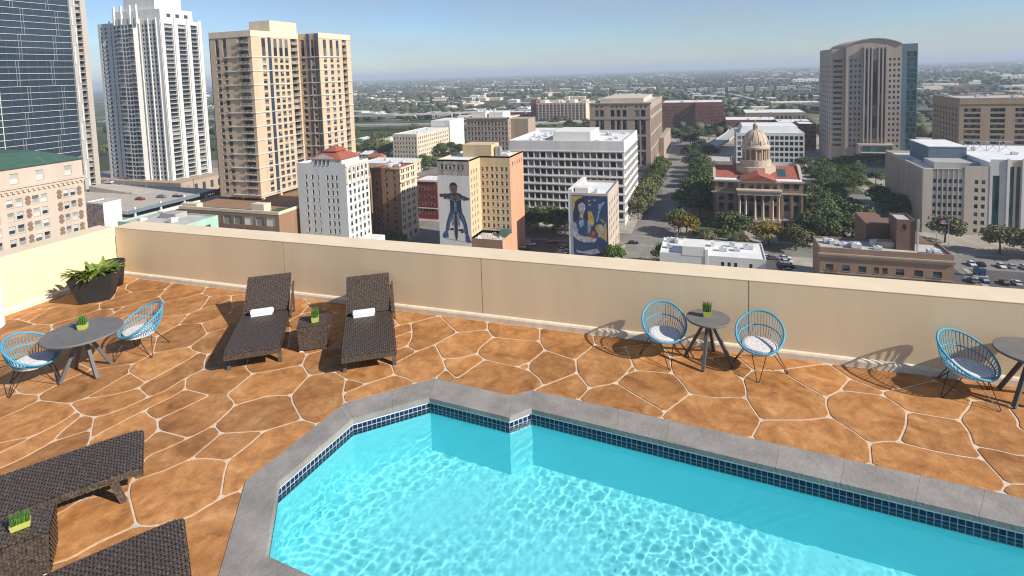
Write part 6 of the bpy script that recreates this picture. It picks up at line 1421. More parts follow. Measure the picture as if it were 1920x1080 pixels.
for k in range(7): B.box('fin', 'b_beige', 91.35 + 1.93 * k, 91.7 + 1.93 * k, 294.6, 295.19, -70, -43.2)
for x in (118.0, 123.2, 128): B.box('white_pier', 'b_white', x, x + 0.9, 293.9, 294.49, -70, -38)
B.side('W'); B.side('E'); B.side('N')
for k in range(44): B.box('rib', 'b_beige', 87.7, 87.99, 297 + 1.25 * k, 297.45 + 1.25 * k, G + 1, -44)
B.roof('roof_white', 1.4, 0.6, x1=112.2); B.box('right_roof', 'roof_white', 112.2, 160, 295.5, 352, -43.2, -39.8); B.box('penthouse', 'b_bluegrey', 97, 112, 318, 345, -44.39, -36.5); B.box('penthouse_roof', 'roof_white', 96.8, 112.2, 317.8, 345.2, -36.49, -36.1); B.box('plant_deck', 'b_grey', 95, 114, 304, 317.7, -44.39, -41.6); B.hvac(6, 114, 150, 300, 345, -39.8, 31); B.hvac(3, 90, 95, 300, 340, -44.4, 32)
b = MB()
for k in range(4):
    x = 114 + 5 * k; b.tube([(x, 330, -39.8), (x, 330, -35)], 0.15, 5); b.tube([(x, 330, -39.8), (x + 5, 330, -35)], 0.1, 5); b.tube([(x, 330, -35), (x + 5, 330, -35)], 0.12, 5); b.tube([(x, 330, -35), (x + 5, 330, -39.8)], 0.1, 5)
b.build('steel_frame', M['steel'], B.t)
B.done()
# ---- brown concrete block behind
B = Bld('brown_block', 'brown concrete block with deep dark window stacks behind the county building', 'building', 147, 215, 430, 476, -20, 'b_browncon')
zr = [(-28.6 - 3.4 * k, -26.4 - 3.4 * k) for k in range(12)]
B.side('S', [(149.5, 158), (163, 170.5), (175.5, 183), (188, 195.5), (200, 208)], zr, style='strip', glass='dark', dep=1.2); B.side('W', spread(432, 474, 8, 2.0), zr, glass='dark', dep=0.8); B.side('E'); B.side('N'); B.roof('roof_grey', 1.0); B.hvac(7, 150, 205, 434, 470, -21, 33)
b = MB()
for z in (-23.8,): b.box(146.7, 215, 429.6, 429.99, z, z + 0.5)
b.build('string_course', M['b_browncon'], B.t); B.done()
# ---- middle-distance blocks
B = Bld('brick_block', 'large red brown brick jail block with a stepped front in the distance', 'building', -61, 14, 757, 820, -39.5, 'b_brick'); zr = [(-67 + 4 * k, -65.2 + 4 * k) for k in range(6)]
B.side('S', spread(-60, -28, 12, 1.3), zr, a1=-26, glass='dark', dep=0.4); B.side('S', spread(-24, 13, 12, 1.3), zr, a0=-19.6, plane=752, glass='dark', dep=0.4, skip=lambda c, r: c < 2); B.side('S', a0=-26, a1=-19.6, plane=757); B.w.poly([(-19.6, 752, G), (-19.6, 757, G), (-19.6, 757, -39.5), (-19.6, 752, -39.5)]); B.w.poly([(14, 752, G), (14, 757, G), (14, 757, -39.5), (14, 752, -39.5)])
B.side('E'); B.side('N'); B.side('W'); B.roof('roof_white', 0.8); B.hvac(8, -55, 8, 765, 810, -40, 34); B.done()
B = Bld('striped_block', 'long pale brick block with orange window bands in the distance', 'building', -259, -181, 850, 890, -43, 'b_cream'); zr = [(-69 + 4 * k, -66.8 + 4 * k) for k in range(6)]
B.side('S', spread(-258, -182, 26, 1.5), zr, glass='dark', dep=0.4, frame='b_orange'); B.side('E'); B.side('N'); B.side('W'); B.roof('roof_white', 0.8)
for k in range(14): B.box('brick_pier', 'b_brick', -257.9 + 5.85 * k, -256.7 + 5.85 * k, 849.6, 849.99, G, -44)
for x in (-255, -232, -208, -190): B.box('roof_block', 'b_cream', x, x + 9, 856, 880, -43.8, -39.5)
B.box('stair_tower', 'b_brick', -268, -259.01, 852, 880, G, -38); B.box('chimney', 'b_cream', -214, -209, 860, 868, -43.8, -34); B.done()
def simple(name, label, x0, x1, y0, y1, h, wall, roof='roof_white', n=8, rows=2, seed=1, group=None):
    B = Bld(name, label, 'building', x0, x1, y0, y1, G + h, wall, group=group)
    B.side('S', spread(x0 + 1, x1 - 1, n, min(2.6, (x1 - x0) / n * 0.55)), floors(G + 1.2, h / rows * 0.92, rows, h / rows * 0.42), glass='dark'); B.side('E'); B.side('W'); B.side('N'); B.roof(roof, 0.5); B.hvac(3, x0 + 2, x1 - 2, y0 + 2, y1 - 2, G + h - 0.5, seed); return B.done()
simple('brick_warehouse', 'low brick warehouse with a white roof right of the red brick block', 15, 70, 700, 745, 15, 'b_brick', n=12, rows=2, seed=41)
simple('tan_warehouse', 'long tan warehouse with a pale roof behind the courthouse dome', 40, 110, 780, 840, 17, 'b_stone', n=14, rows=2, seed=42)
simple('brick_annex', 'brick annex with a flat white roof just left of the courts tower', 66, 100, 660, 700, 16, 'b_brick', n=9, rows=3, seed=43)
simple('red_shed', 'long low red shed left of the striped brick block', -330, -262, 905, 940, 11, 'b_redbrick', n=10, rows=1, seed=44)
simple('grey_hall', 'pale grey hall beyond the old tan building', -225, -150, 600, 640, 12, 'b_grey', n=10, rows=1, seed=45)
simple('orange_garage', 'far orange and cream garage left of the courts tower', 95, 170, 1050, 1090, 13, 'b_tan', n=10, rows=3, seed=46)
simple('tan_office', 'pale tan block between the courts tower and the brown block', 150, 175, 620, 660, 24, 'b_peach', n=6, rows=5, seed=47)
simple('white_store', 'white flat building beyond the freeway left of the warehouse', -395, -355, 560, 590, 6, 'b_white', n=6, rows=1, seed=48)
simple('small_brick_shop', 'small brick shop under the street trees beside the white office', -39.8, -36.6, 342, 350, 9, 'b_brick', n=1, rows=2, seed=49) if False else None

# ================================================================ ELEVATED ROADS
M['concrete'] = mat('concrete', (0.40, 0.38, 0.35), 0.9, 0.15, 0.05)
def viaduct(label, pts, w, z):
    t = thing('elevated_road', label, 'overpass', (pts[0][0], pts[0][1], G))
    P = [Vector((x, y, 0)) for x, y in pts]; b = MB(); L_ = []; Rr = []
    for i, p_ in enumerate(P):
        d = (P[min(i + 1, len(P) - 1)] - P[max(i - 1, 0)]).normalized(); s = Vector((-d.y, d.x, 0)) * w / 2
        L_.append(p_ + s); Rr.append(p_ - s)
    for i in range(len(P) - 1):
        a, c, d, e = L_[i], Rr[i], Rr[i + 1], L_[i + 1]
        b.frustum([(a.x, a.y, z - 1.6), (c.x, c.y, z - 1.6), (d.x, d.y, z - 1.6), (e.x, e.y, z - 1.6)], [(a.x, a.y, z), (c.x, c.y, z), (d.x, d.y, z), (e.x, e.y, z)])
    b.build('deck', M['concrete'], t)
    for S_ in (L_, Rr):
        b = MB()
        for q0, q1 in zip(S_, S_[1:]): b.beam((q0.x, q0.y, z + 0.5), (q1.x, q1.y, z + 0.5), 0.4, 0.99)
        b.build('barrier', M['concrete'], t)
    for i in range(0, len(P) - 1):
        m_ = int(max(1, (P[i + 1] - P[i]).length // 45))
        for k in range(m_):
            c = P[i].lerp(P[i + 1], (k + .5) / m_); b = MB(); b.box(c.x - 0.9, c.x + 0.9, c.y - 0.9, c.y + 0.9, G, z - 1.61); b.build('pier', M['concrete'], t)
viaduct('concrete freeway crossing the green fields left of the far brick block', [(-900, 640), (-620, 690), (-420, 720), (-240, 735), (-90, 790)], 17, G + 8)
viaduct('lower freeway ramp beyond the white tower gap', [(-1100, 760), (-800, 820), (-520, 860), (-300, 960)], 15, G + 11)
viaduct('curving ramp beyond the red brick block', [(40, 1500), (90, 1150), (170, 980), (300, 900)], 14, G + 10)
viaduct('wide freeway deck beyond the brown block at the right', [(180, 900), (360, 860), (640, 900), (1100, 1050)], 22, G + 12)
viaduct('far freeway line near the right edge', [(150, 1350), (500, 1260), (1000, 1330), (1800, 1600)], 20, G + 16)
viaduct('street bridge left of the white block behind the dome', [(-2, 530), (10, 585), (20, 640), (28, 720)], 12, G + 6)

# ================================================================ TREES
def leafmat(name, c1, c2):
    m = bpy.data.materials.new(name); m.use_nodes = True; n = m.node_tree.nodes; L = m.node_tree.links; b = n['Principled BSDF']; b.inputs['Roughness'].default_value = 0.7; b.inputs['Specular IOR Level'].default_value = 0.2
    g = n.new('ShaderNodeNewGeometry'); oi = n.new('ShaderNodeObjectInfo'); r = n.new('ShaderNodeValToRGB'); r.color_ramp.elements[0].color = (*c1, 1); r.color_ramp.elements[1].color = (*c2, 1)
    L.new(g.outputs['Random Per Island'], r.inputs[0]); mr = n.new('ShaderNodeMapRange'); mr.inputs['To Min'].default_value = 0.75; mr.inputs['To Max'].default_value = 1.25; L.new(oi.outputs['Random'], mr.inputs['Value'])
    hs = n.new('ShaderNodeHueSaturation'); L.new(mr.outputs[0], hs.inputs['Value']); L.new(r.outputs[0], hs.inputs['Color']); L.new(hs.outputs[0], b.inputs['Base Color']); return m
LM = {'oak': leafmat('leaf_oak', (0.036, 0.060, 0.017), (0.125, 0.155, 0.052)), 'mid': leafmat('leaf_mid', (0.045, 0.072, 0.018), (0.12, 0.155, 0.045)), 'gold': leafmat('leaf_gold', (0.11, 0.085, 0.012), (0.30, 0.22, 0.03)), 'pale': leafmat('leaf_pale', (0.09, 0.095, 0.035), (0.24, 0.23, 0.10)), 'lime': leafmat('leaf_lime', (0.07, 0.13, 0.012), (0.20, 0.28, 0.05))}
M['bark'] = mat('bark', (0.09, 0.065, 0.045), 0.95, 0.3, 3)
def crown_mesh(seed, kind, n=2600, clumps=34, flat=0.80):
    R = np.random.default_rng(seed)
    d = R.normal(size=(clumps, 3)); d /= np.linalg.norm(d, axis=1)[:, None]; d[:, 2] = np.abs(d[:, 2]) * 1.1 - 0.35
    cen = d * R.uniform(0.35, 0.82, (clumps, 1)) * np.array([1, 1, flat]); rad = R.uniform(0.20, 0.40, clumps)
    k = R.integers(0, clumps, n); q = R.normal(size=(n, 3)); q /= np.linalg.norm(q, axis=1)[:, None]
    c = cen[k] + q * (rad[k] * R.uniform(0.55, 1.0, n) ** 0.5)[:, None] * np.array([1, 1, 0.85])
    nrm_ = q + R.normal(size=(n, 3)) * 0.55; nrm_ /= np.linalg.norm(nrm_, axis=1)[:, None]
    t = np.cross(nrm_, R.normal(size=(n, 3))); t /= np.linalg.norm(t, axis=1)[:, None]; u = np.cross(nrm_, t); s = R.uniform(0.040, 0.085, (n, 1))
    V = np.stack([c - t * s, c - u * s * 0.7, c + t * s, c + u * s * 0.7], 1).reshape(-1, 3)
    me = bpy.data.meshes.new('crown'); F = np.arange(4 * n)
    me.vertices.add(4 * n); me.vertices.foreach_set('co', V.ravel()); me.loops.add(4 * n); me.loops.foreach_set('vertex_index', F); me.polygons.add(n); me.polygons.foreach_set('loop_start', np.arange(n) * 4)
    me.materials.append(LM[kind]); me.update(); return me
CROWN = {(k, i): crown_mesh(100 + i * 7 + len(k), k) for k in LM for i in range(3)}
def trunk_mesh():
    b = MB(); b.tube([(0, 0, 0), (0.02, 0, 0.35), (0.0, 0.02, 0.75), (0, 0, 1.05)], [0.055, 0.042, 0.034, 0.02], 7)
    for i in range(6):
        a = 2 * PI * i / 6 + 0.3; z = 0.5 + 0.06 * i; b.tube([(0, 0, z), (0.18 * math.cos(a), 0.18 * math.sin(a), z + 0.2), (0.42 * math.cos(a), 0.42 * math.sin(a), z + 0.34)], [0.026, 0.018, 0.008], 5)
    return b.mesh('trunk', M['bark'])
TRUNK = trunk_mesh(); _tn = [0]
def tree(x, y, h, r, kind, label, group='street trees', z=G + 0.1):
    t = thing('tree', label, 'tree', (x, y, z), random.uniform(0, 6.28), group); _tn[0] += 1
    tr = put('trunk', TRUNK, t); tr.scale = (r * 1.1, r * 1.1, h * 0.62)
    c = put('crown', CROWN[(kind, _tn[0] % 3)], t, (0, 0, h * 0.55)); c.scale = (r * 1.18, r * 1.18, h * 0.56); c.rotation_euler = (0, 0, random.uniform(0, 6.28))
ORD = ['first', 'second', 'third', 'fourth', 'fifth', 'sixth', 'seventh', 'eighth', 'ninth', 'tenth', 'eleventh', 'twelfth', 'thirteenth', 'fourteenth', 'fifteenth', 'sixteenth', 'seventeenth', 'eighteenth']
N_ = 'green street tree left of the long avenue'
for i, y in enumerate(range(292, 432, 12)): tree(-36.0 + (i % 2) * 1.2, y, 12.5 + i % 3, 5.6 + (i % 2) * .8, 'pale' if i < 5 else 'mid', N_ + ', %s from the near corner' % ORD[i])
N_ = 'dark live oak on the courthouse side of the long avenue'
for i, (x, y, r) in enumerate([(-6, 300, 7), (-4, 316, 7.5), (-7, 333, 7), (-3, 350, 8), (-8, 378, 7), (-5, 395, 7.5), (-9, 412, 7), (-8, 430, 7.5), (-10, 450, 7), (-11, 520, 7), (-2, 492, 6), (-19, 490, 5), (-13, 308, 6), (-12, 345, 6)]): tree(x, y, 14.5, r * 1.1, 'oak', N_ + ', %s in the row' % ORD[i])
tree(8.6, 266, 14, 8.8, 'oak', 'broad dark oak before the left half of the courthouse front', None); tree(-11.1, 264, 11.5, 6.0, 'gold', 'bright yellow tree left of the courthouse front', None); tree(-15, 271, 12, 6.5, 'oak', 'dark round tree behind the yellow tree by the avenue corner', None)
tree(22.5, 259, 11.5, 6.2, 'gold', 'yellow tree before the right half of the courthouse front', None); tree(32.5, 255, 11.5, 6.0, 'pale', 'pale dusty tree beside the parking lot right of the yellow tree', None); tree(-2, 257, 6, 4.0, 'pale', 'low pale shrub tree before the broad oak', None); tree(11, 255.5, 6, 4.0, 'pale', 'small pale tree right of the broad oak', None)
N_ = 'dark live oak in the grove right of the courthouse'
for x, y, r in [(47, 274, 8), (57, 276, 8), (50, 290, 8.5), (46, 303, 7.5), (58, 300, 8), (63, 262, 7), (44, 262, 6), (55, 318, 7), (50, 336, 7), (82, 330, 6), (45, 285, 7), (62, 288, 7.5), (66, 274, 7), (52, 304, 8), (63, 312, 7), (45, 318, 7), (57, 330, 7), (44, 345, 7), (60, 344, 7), (38, 265, 5.5), (70, 262, 6), (83, 312, 6.5), (84, 345, 6)]: tree(x, y, 14 + (x * 7 % 3) - 1.5, r * (0.95 + 0.25 * (y % 3) / 3), 'mid' if int(x + y) % 4 == 0 else 'oak', N_.replace('dark live', 'green') , 'courthouse grove')
N_ = 'small green tree along the lawn before the courts tower'
for x, y in [(66, 380), (70, 392), (75, 404), (79, 380), (80, 415), (72, 425), (84, 430), (88, 445), (93, 436), (97, 408), (68, 440), (64, 460), (92, 470), (101, 480), (110, 482), (119, 484), (62, 376), (74, 378), (69, 410), (77, 440), (83, 398), (90, 425), (63, 425), (63, 400), (86, 462), (76, 462)]: tree(x, y, 9.5, 5.2, 'mid', N_, 'lawn trees')
for x, y, r, k, s in [(92, 280, 6.8, 'pale', 'sparse brownish tree before the white bays of the county building'), (106, 268, 6.5, 'pale', 'brownish street tree second from the county building bays'), (114, 264, 7, 'pale', 'brownish street tree third along the county building front'), (124, 268, 7, 'mid', 'street tree at the right edge before the county building')]: tree(x, y, 12.5, r, k, s, None)
N_ = 'dark tree shading the small car park beside the mural house'
for x, y in [(-88, 262), (-80, 258), (-73, 262), (-66, 258), (-60, 262), (-70, 254), (-84, 252)]: tree(x, y, 13.5, 6, 'oak', N_, 'car park trees')
tree(-36.5, 219, 9, 4.6, 'lime', 'bright lime green bush at the foot of the painted woman wall', None); tree(-20, 212, 7, 2.6, 'lime', 'small bright green tree at the left end of the low white building', None); tree(-18.5, 225, 9, 4, 'oak', 'dark tree behind the left end of the low white building', None)
for x, y, r in [(-142.5, 222, 3.5), (-137.5, 220, 3.5), (-147.5, 219, 3.4), (-132, 218, 3)]: tree(x, y, 8, r, 'mid', 'leafy young tree at the foot of the brown brick corner building', 'corner trees')
N_ = 'dark tree in the shade between the white and beige towers'
for x, y in [(-235, 232), (-246, 240), (-228, 222), (-258, 262), (-268, 250), (-280, 262)]: tree(x, y, 14, 7, 'oak', N_, 'tower trees')
tree(-305, 480, 19, 12, 'pale', 'big yellowish tree standing above the red tiled penthouse roof', None)
N_ = 'green tree in the blocks beyond the brick corner building'
for i, (x, y, r) in enumerate([(-219, 412, 8), (-226, 420, 7), (-330, 500, 9), (-345, 520, 9), (-290, 560, 10), (-270, 590, 9), (-320, 600, 10), (-210, 470, 8), (-205, 500, 8), (-215, 540, 8), (-240, 620, 9)]): tree(x, y, 13, r, 'mid' if i % 2 else 'oak', N_, 'mid-distance trees')
RT = random.Random(23)
for i in range(75):
    x, y = RT.uniform(-640, -165), RT.uniform(435, 690)
    if -280 < x < -245 and 445 < y < 560: continue
    tree(x, y, RT.uniform(9, 15), RT.uniform(5, 9), RT.choice(['mid', 'oak', 'mid', 'pale']), N_, 'mid-distance trees', G)
for i, (x, y, w, d, rf) in enumerate([(-330, 440, 16, 12, 'roof_white'), (-300, 446, 14, 11, 'roof_red'), (-318, 462, 18, 12, 'roof_white'), (-345, 470, 14, 12, 'roof_red'), (-290, 468, 12, 10, 'roof_white'), (-360, 448, 15, 12, 'roof_white')]):
    t = thing('house', 'low pitched-roof house with a %s roof beside the big yellowish tree' % ('red' if rf == 'roof_red' else 'white'), 'house', (x, y, G), 0, 'small houses')
    b = MB(); b.box(x, x + w, y, y + d, G, G + 4); b.build('wall', M['b_cream'], t)
    b = MB(); b.frustum([(x - .5, y - .5, G + 4), (x + w + .5, y - .5, G + 4), (x + w + .5, y + d + .5, G + 4), (x - .5, y + d + .5, G + 4)], [(x + 2, y + d / 2 - .2, G + 7), (x + w - 2, y + d / 2 - .2, G + 7), (x + w - 2, y + d / 2 + .2, G + 7), (x + 2, y + d / 2 + .2, G + 7)]); b.build('roof', M[rf], t)
    for k in range(3): put('window', window_mesh(1.4, 1.5, 0.08, 'pair', 'b_cream', 'dark'), t, (w * (k + .6) / 3.6, -0.1, 1.4))
N_ = 'dark tree beside the far brick blocks'
for i, (x, y) in enumerate([(-203, 750), (-222, 765), (-180, 745), (-160, 760), (-140, 770), (15, 722), (31, 750), (25, 735), (-25, 664), (-13, 617), (-3, 631), (-30, 600), (-20, 580), (40, 640), (-120, 700), (-100, 720)]): tree(x, y, 13, 8, 'oak', N_, 'far block trees')

# far wood: one mass of small crowns, denser in belts
def far_wood():
    R = np.random.default_rng(5); pts = []
    n = 30000
    Y = 650 * np.exp(R.uniform(0, 1, n) * math.log(9500 / 650)); X = -0.36 * Y + R.uniform(-1, 1, n) * (0.95 * Y + 80)
    f = np.sin(X * 0.0061 + 1.3) + np.sin(Y * 0.0087 + X * 0.0031) + np.sin(X * 0.017 - Y * 0.011 + 2) * 0.8 + R.normal(0, 0.75, n)
    keep = f > 0.25
    keep &= ~((X > -280) & (X < 190) & (Y < 1000) & (Y > 640)) | (R.uniform(0, 1, n) < 0.12)
    keep &= ~((np.abs(Y - 760) < 60) & (X < -100) & (X > -900))
    X, Y = X[keep], Y[keep]; n = len(X)
    ph = (1 + 5 ** .5) / 2
    I = np.array([(-1, ph, 0), (1, ph, 0), (-1, -ph, 0), (1, -ph, 0), (0, -1, ph), (0, 1, ph), (0, -1, -ph), (0, 1, -ph), (ph, 0, -1), (ph, 0, 1), (-ph, 0, -1), (-ph, 0, 1)]) / 1.9
    F = np.array([(0, 11, 5), (0, 5, 1), (0, 1, 7), (0, 7, 10), (0, 10, 11), (1, 5, 9), (5, 11, 4), (11, 10, 2), (10, 7, 6), (7, 1, 8), (3, 9, 4), (3, 4, 2), (3, 2, 6), (3, 6, 8), (3, 8, 9), (4, 9, 5), (2, 4, 11), (6, 2, 10), (8, 6, 7), (9, 8, 1)])
    r = R.uniform(4, 8.5, n) * (1 + Y / 7000); hgt = R.uniform(3.5, 6.5, n) * (1 + Y / 16000)
    V = I[None] * (1 + R.uniform(-0.3, 0.3, (n, 12, 1)))
    V = V * np.stack([r, r, hgt], 1)[:, None, :] + np.stack([X, Y, G + hgt * 0.9], 1)[:, None, :]
    FF = (F[None] + (np.arange(n) * 12)[:, None, None]).reshape(-1, 3)
    me = bpy.data.meshes.new('far_trees'); me.vertices.add(n * 12); me.vertices.foreach_set('co', V.ravel()); me.loops.add(FF.size); me.loops.foreach_set('vertex_index', FF.ravel()); me.polygons.add(len(FF)); me.polygons.foreach_set('loop_start', np.arange(len(FF)) * 3)
    me.materials.append(leafmat('leaf_far', (0.034, 0.046, 0.022), (0.115, 0.122, 0.062))); me.update()
    o = put('far_trees', me, kind='stuff'); tag(o, 'belt of far green trees spreading to the horizon', 'trees')
far_wood()
# small far buildings
def far_house_meshes():
    out = []
    for i, (w, rf) in enumerate((('b_white', 'roof_white'), ('b_cream', 'roof_white'), ('b_grey', 'roof_grey'), ('b_brick', 'roof_grey'), ('b_peach', 'roof_white'))):
        b = MB(); b.box(-.5, .5, -.5, .5, 0, 1, 0); b.box(-.47, .47, -.47, .47, 1.0, 1.04, 1); b.box(-.3, -.1, -.2, .1, 1.04, 1.22, 0); b.box(0.15, 0.3, 0, .2, 1.04, 1.16, 0)
        for k in range(7): b.box(-0.46 + 0.133 * k, -0.40 + 0.133 * k, -0.504, -0.501, 0.3, 0.62, 2)
        out.append(b.mesh('far_building', [M[w], M[rf], M['frame_d']]))
    return out
FH = far_house_meshes(); R = random.Random(17); k = 0
far_rest = MB()
while k < 850:
    y = 900 * math.exp(R.random() ** 1.1 * math.log(9.0)); x = -0.36 * y + R.uniform(-1, 1) * (0.95 * y + 60)
    if (y < 1000 and -330 < x < 200): continue
    w = R.choice([14, 20, 30, 45, 70]) * (1 + y / 5200); d = R.uniform(12, 30); h = R.uniform(4.5, 9) * (1 + y / 7000)
    me_ = FH[R.choice([0, 0, 0, 1, 1, 2, 3, 4])]; rz_ = R.uniform(-0.25, 0.25); k += 1
    if k <= 290:
        o = put('far_building', me_, None, (x, y, G)); o.scale = (w, d, h); o.rotation_euler = (0, 0, rz_); tag(o, 'small pale flat building among the far trees', 'building', 'far low buildings')
    else:
        mats_ = [M['b_white'], M['roof_white']]; cs, sn = math.cos(rz_), math.sin(rz_); w *= 0.7; q_ = [(x + a * w * cs - c * d * sn, y + a * w * sn + c * d * cs) for a, c in ((-.5, -.5), (.5, -.5), (.5, .5), (-.5, .5))]
        far_rest.frustum([(*p_, G) for p_ in q_], [(*p_, G + h * 0.8) for p_ in q_]); far_rest.m[-1] = 1
o = far_rest.build('far_roofs', [M['b_cream'], M['roof_white']], kind='stuff'); tag(o, 'scatter of tiny pale roofs between the far trees', 'buildings')
for i in range(13):
    x = -95 + i * 26 + (i % 3) * 4; y = 1660 + (i % 4) * 30; B = Bld('apartment_block', 'pale four storey apartment block in the far row above the stone courts building', 'building', x, x + 21, y, y + 18, G + 17, 'b_white' if i % 3 else 'b_grey', group='far apartment row')
    B.side('S', spread(x + .5, x + 20.5, 6, 1.8), floors(G + 1.5, 3.9, 4, 2.2), glass='dark', dep=0.5); B.side('E'); B.side('W'); B.side('N'); B.roof('roof_white', 0.5); B.done()

# ================================================================ CARS AND STREET THINGS
CARC = {'white': (0.62, 0.62, 0.61), 'black': (0.012, 0.012, 0.014), 'grey': (0.16, 0.16, 0.17), 'silver': (0.42, 0.43, 0.44), 'red': (0.26, 0.018, 0.018), 'blue': (0.02, 0.05, 0.14), 'dark red': (0.10, 0.012, 0.014)}
CM = {k: mat('car_paint_' + k.replace(' ', '_'), c, 0.22, 0.03, 1, spec=0.6) for k, c in CARC.items()}
M['tyre'] = mat('tyre', (0.015, 0.015, 0.015), 0.9, 0.1, 5); M['lamp'] = mat('car_lamp', (0.6, 0.58, 0.52), 0.2, 0.05, 5); M['tail'] = mat('tail_lamp', (0.3, 0.01, 0.01), 0.3, 0.05, 5)
def car_meshes():
    b = MB(); W_ = 0.9
    pr = [(-2.25, 0.35), (-2.3, 0.75), (-2.1, 0.92), (-1.5, 1.0), (1.0, 0.98), (1.9, 0.86), (2.25, 0.72), (2.3, 0.4), (2.2, 0.28), (-2.2, 0.28)]
    b.frustum([(x, -W_, z) for x, z in pr], [(x, W_, z) for x, z in pr]); b.frustum([(-1.25, -0.68, 1.42), (0.15, -0.68, 1.42), (0.15, 0.68, 1.42), (-1.25, 0.68, 1.42)], [(-1.15, -0.62, 1.47), (0.05, -0.62, 1.47), (0.05, 0.62, 1.47), (-1.15, 0.62, 1.47)])
    for x0, x1 in (((-1.45), (-1.3)), ((-0.55), (-0.45)), ((0.3), (0.5))): pass
    body = b
    g = MB(); g.frustum([(-1.95, -0.82, 0.98), (0.95, -0.82, 0.98), (0.95, 0.82, 0.98), (-1.95, 0.82, 0.98)], [(-1.25, -0.67, 1.419), (0.15, -0.67, 1.419), (0.15, 0.67, 1.419), (-1.25, 0.67, 1.419)])
    w = MB(); n = 12
    R1 = [(0.32 * math.cos(2 * PI * i / n), -0.11, 0.32 * math.sin(2 * PI * i / n)) for i in range(n)]; w.frustum(R1, [(x, 0.11, z) for x, y, z in R1])
    l = MB(); l.box(2.2, 2.285, -0.8, -0.5, 0.62, 0.76); l.box(2.2, 2.285, 0.5, 0.8, 0.62, 0.76)
    t = MB(); t.box(-2.30, -2.2, -0.8, -0.5, 0.7, 0.85); t.box(-2.30, -2.2, 0.5, 0.8, 0.7, 0.85)
    return body, g.mesh('cabin_glass', GL['dark']), w.mesh('wheel', M['tyre']), l.mesh('headlight', M['lamp']), t.mesh('tail_light', M['tail'])
cb, cg, cw_, clm, ctl = car_meshes(); CBODY = {k: cb.mesh('body', m) for k, m in CM.items()}
def car(x, y, rz, col, label, group='parked cars', z=G + 0.17):
    t = thing('car', label, 'car', (x, y, z), rz, group)
    put('body', CBODY[col], t); put('cabin_glass', cg, t); put('headlight', clm, t); put('tail_light', ctl, t)
    for sx in (-1.4, 1.4):
        for sy in (-0.83, 0.83): put('wheel', cw_, t, (sx, sy, 0.32))
H_ = PI / 2
for x, y, c, lab in [(20.5, 242, 'white', 'white car at the left of the car park below the courthouse'), (22.6, 240.6, 'grey', 'grey car below the yellow tree right of the low white building')]: car(x, y, 0, c, lab, None)
R = random.Random(9); cols = ['white', 'silver', 'black', 'grey', 'white', 'blue', 'silver', 'dark red', 'white']
for i, y in enumerate((196, 201, 206, 211, 216, 221, 226, 231, 236, 241)): car(27.0, y + 1, 0.02, cols[i % 9], '%s parked car in the column left of the brown brick building' % cols[i % 9], 'car park column')
for i, y in enumerate((188, 193, 198, 203, 208, 213, 218, 223, 228)): car(67.2, y + 3, PI, cols[(i * 4) % 9], '%s parked car in the column right of the brown brick building' % cols[(i * 4) % 9], 'right car park column')
for i, x in enumerate((84.5, 88, 93.5, 97, 101, 105, 109, 114)): car(x, 232 + (i % 2) * 0.5, H_, cols[(i * 2 + 3) % 9], '%s car in the near row of the right hand car park' % cols[(i * 2 + 3) % 9], 'right lot near row')
for i, x in enumerate((91, 94, 100, 103, 107, 112, 118)): car(x, 251 + (i % 2) * 0.4, H_ if i % 2 else -H_, cols[(i * 2) % 9], '%s car in the far row of the right hand car park under the trees' % cols[(i * 2) % 9], 'right lot far row', G + 0.03)
for i, (x, y, c) in enumerate([(-17, 322, 'blue'), (-17, 329, 'black'), (-17, 386, 'white'), (-17, 393, 'silver'), (-17, 404, 'grey'), (-17, 412, 'white'), (-33.5, 305, 'grey')]): car(x, y, H_, c, '%s car parked along the long avenue kerb' % c, 'avenue kerb cars', G + 0.01)
car(-33, 249, 0.2, 'black', 'black car crossing at the corner of the painted woman wall', None, G + 0.01)
for i, (x, y, c) in enumerate([(-77.5, 230, 'black'), (-76.5, 236.5, 'white'), (-77, 218, 'silver'), (-60.5, 232, 'silver'), (-60, 227, 'white'), (-61, 237, 'grey'), (-60.5, 221, 'silver'), (-68, 241, 'dark red')]): car(x, y, 0.05, c, '%s car in the small shaded car park, %s of its cars' % (c, ORD[i]), 'shaded car park cars')
for x, y, c, s in [(-249, 187, 'red', 'red car on the garage top deck'), (-236.5, 196, 'black', 'black car at the far end of the garage top deck'), (-243, 193, 'grey', 'dark grey car second from the end of the garage top deck'), (-293, 204, 'white', 'white car at the left of the garage top deck')]: car(x, y, 0.1, c, s, None, -44.9 if c == 'white' else -48.0)
t = thing('flagpole', 'slim flagpole with a small striped flag before the county building', 'flagpole', (90.4, 271.5, G))
b = MB(); b.tube([(90.4, 271.5, G), (90.4, 271.5, G + 12)], [0.11, 0.06], 6); b.build('pole', M['frame_w'], t)
M['flag_red'] = mat('flag_red', (0.40, 0.03, 0.04), 0.8, 0.1, 2); M['flag_blue'] = mat('flag_blue', (0.03, 0.05, 0.16), 0.8, 0.1, 2)
for k in range(7):
    b = MB(); 
    for s_ in range(4): b.poly([(90.3 - 0.75 * s_, 271.5 + 0.12 * math.sin(s_ * 1.7), G + 10.0 + .24 * k), (90.3 - 0.75 * (s_ + 1), 271.5 + 0.12 * math.sin((s_ + 1) * 1.7), G + 9.95 + .24 * k), (90.3 - 0.75 * (s_ + 1), 271.5 + 0.12 * math.sin((s_ + 1) * 1.7), G + 10.19 + .24 * k), (90.3 - 0.75 * s_, 271.5 + 0.12 * math.sin(s_ * 1.7), G + 10.24 + .24 * k)])
    b.build('flag_stripe', M['flag_red' if k % 2 == 0 else 'frame_w'], t)
b = MB(); b.box(89.2, 90.28, 271.3, 271.36, G + 10.75, G + 11.7); b.build('flag_canton', M['flag_blue'], t)
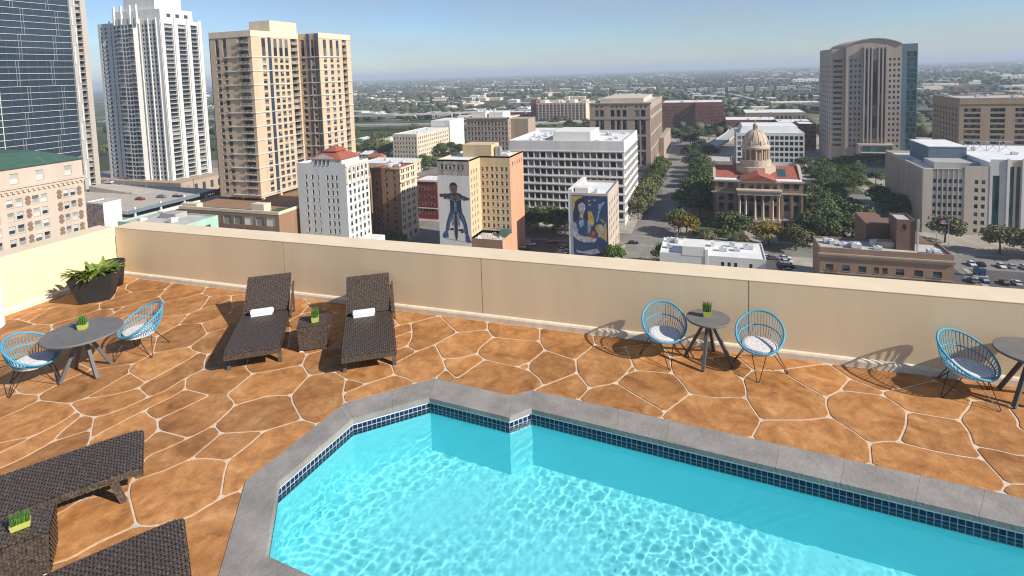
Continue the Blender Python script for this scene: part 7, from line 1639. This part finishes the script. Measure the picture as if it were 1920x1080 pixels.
t = thing('blue_sculpture', 'dark blue block sculpture standing in the right hand car park', 'sculpture', (88.8, 238.5, G))
M['sculpt'] = mat('sculpture_blue', (0.015, 0.045, 0.09), 0.5, 0.3, 1)
b = MB(); b.box(86.6, 91, 237, 240, G + .17, G + .5); b.build('plinth', M['concrete'], t)
b = MB(); b.frustum([(87.2, 237.6, G + .5), (88.4, 237.6, G + .5), (88.4, 239.4, G + .5), (87.2, 239.4, G + .5)], [(87.0, 237.8, G + 3.6), (88.6, 237.8, G + 3.6), (88.3, 239.2, G + 3.6), (87.3, 239.2, G + 3.6)]); b.build('block', M['sculpt'], t)
b = MB(); b.frustum([(88.6, 237.6, G + .5), (90.4, 237.6, G + .5), (90.4, 239.4, G + .5), (88.6, 239.4, G + .5)], [(88.9, 237.9, G + 2.6), (90.6, 237.9, G + 2.9), (90.2, 239.2, G + 2.9), (88.9, 239.2, G + 2.6)]); b.build('block', M['sculpt'], t)
for i, (x, y) in enumerate([(-37, 262), (-14, 246), (-37, 352), (-14, 352), (62, 264), (84, 264), (-111, 246), (-132, 264)]):
    t = thing('street_lamp', 'grey arm street lamp at a crossing of the avenue below', 'street lamp', (x, y, G), 0, 'street lamps'); s = 1 if i % 2 == 0 else -1
    b = MB(); b.tube([(x, y, G), (x, y, G + 8), (x + s * 0.6, y, G + 8.7), (x + s * 2.4, y, G + 8.9)], 0.09, 6); b.build('pole', M['steel'], t); b = MB(); b.box(x + s * 2.4 - .4, x + s * 2.4 + .4, y - .15, y + .15, G + 8.75, G + 8.9); b.build('lamp_head', M['steel'], t)

# ================================================================ HAZE
def haze():
    b = MB(); b.box(-27000, 27000, -3500, 31000, G - 1.5, 80); o = b.build('haze', [], kind='stuff'); tag(o, 'thin pale blue haze lying over the whole city', 'haze')
    m = bpy.data.materials.new('haze'); m.use_nodes = True; n = m.node_tree.nodes; n.clear(); v = n.new('ShaderNodeVolumePrincipled'); v.inputs['Density'].default_value = 0.00015; v.inputs['Color'].default_value = (0.70, 0.79, 0.91, 1); v.inputs['Anisotropy'].default_value = 0.0
    out = n.new('ShaderNodeOutputMaterial'); m.node_tree.links.new(v.outputs[0], out.inputs['Volume']); o.data.materials.append(m)
haze()
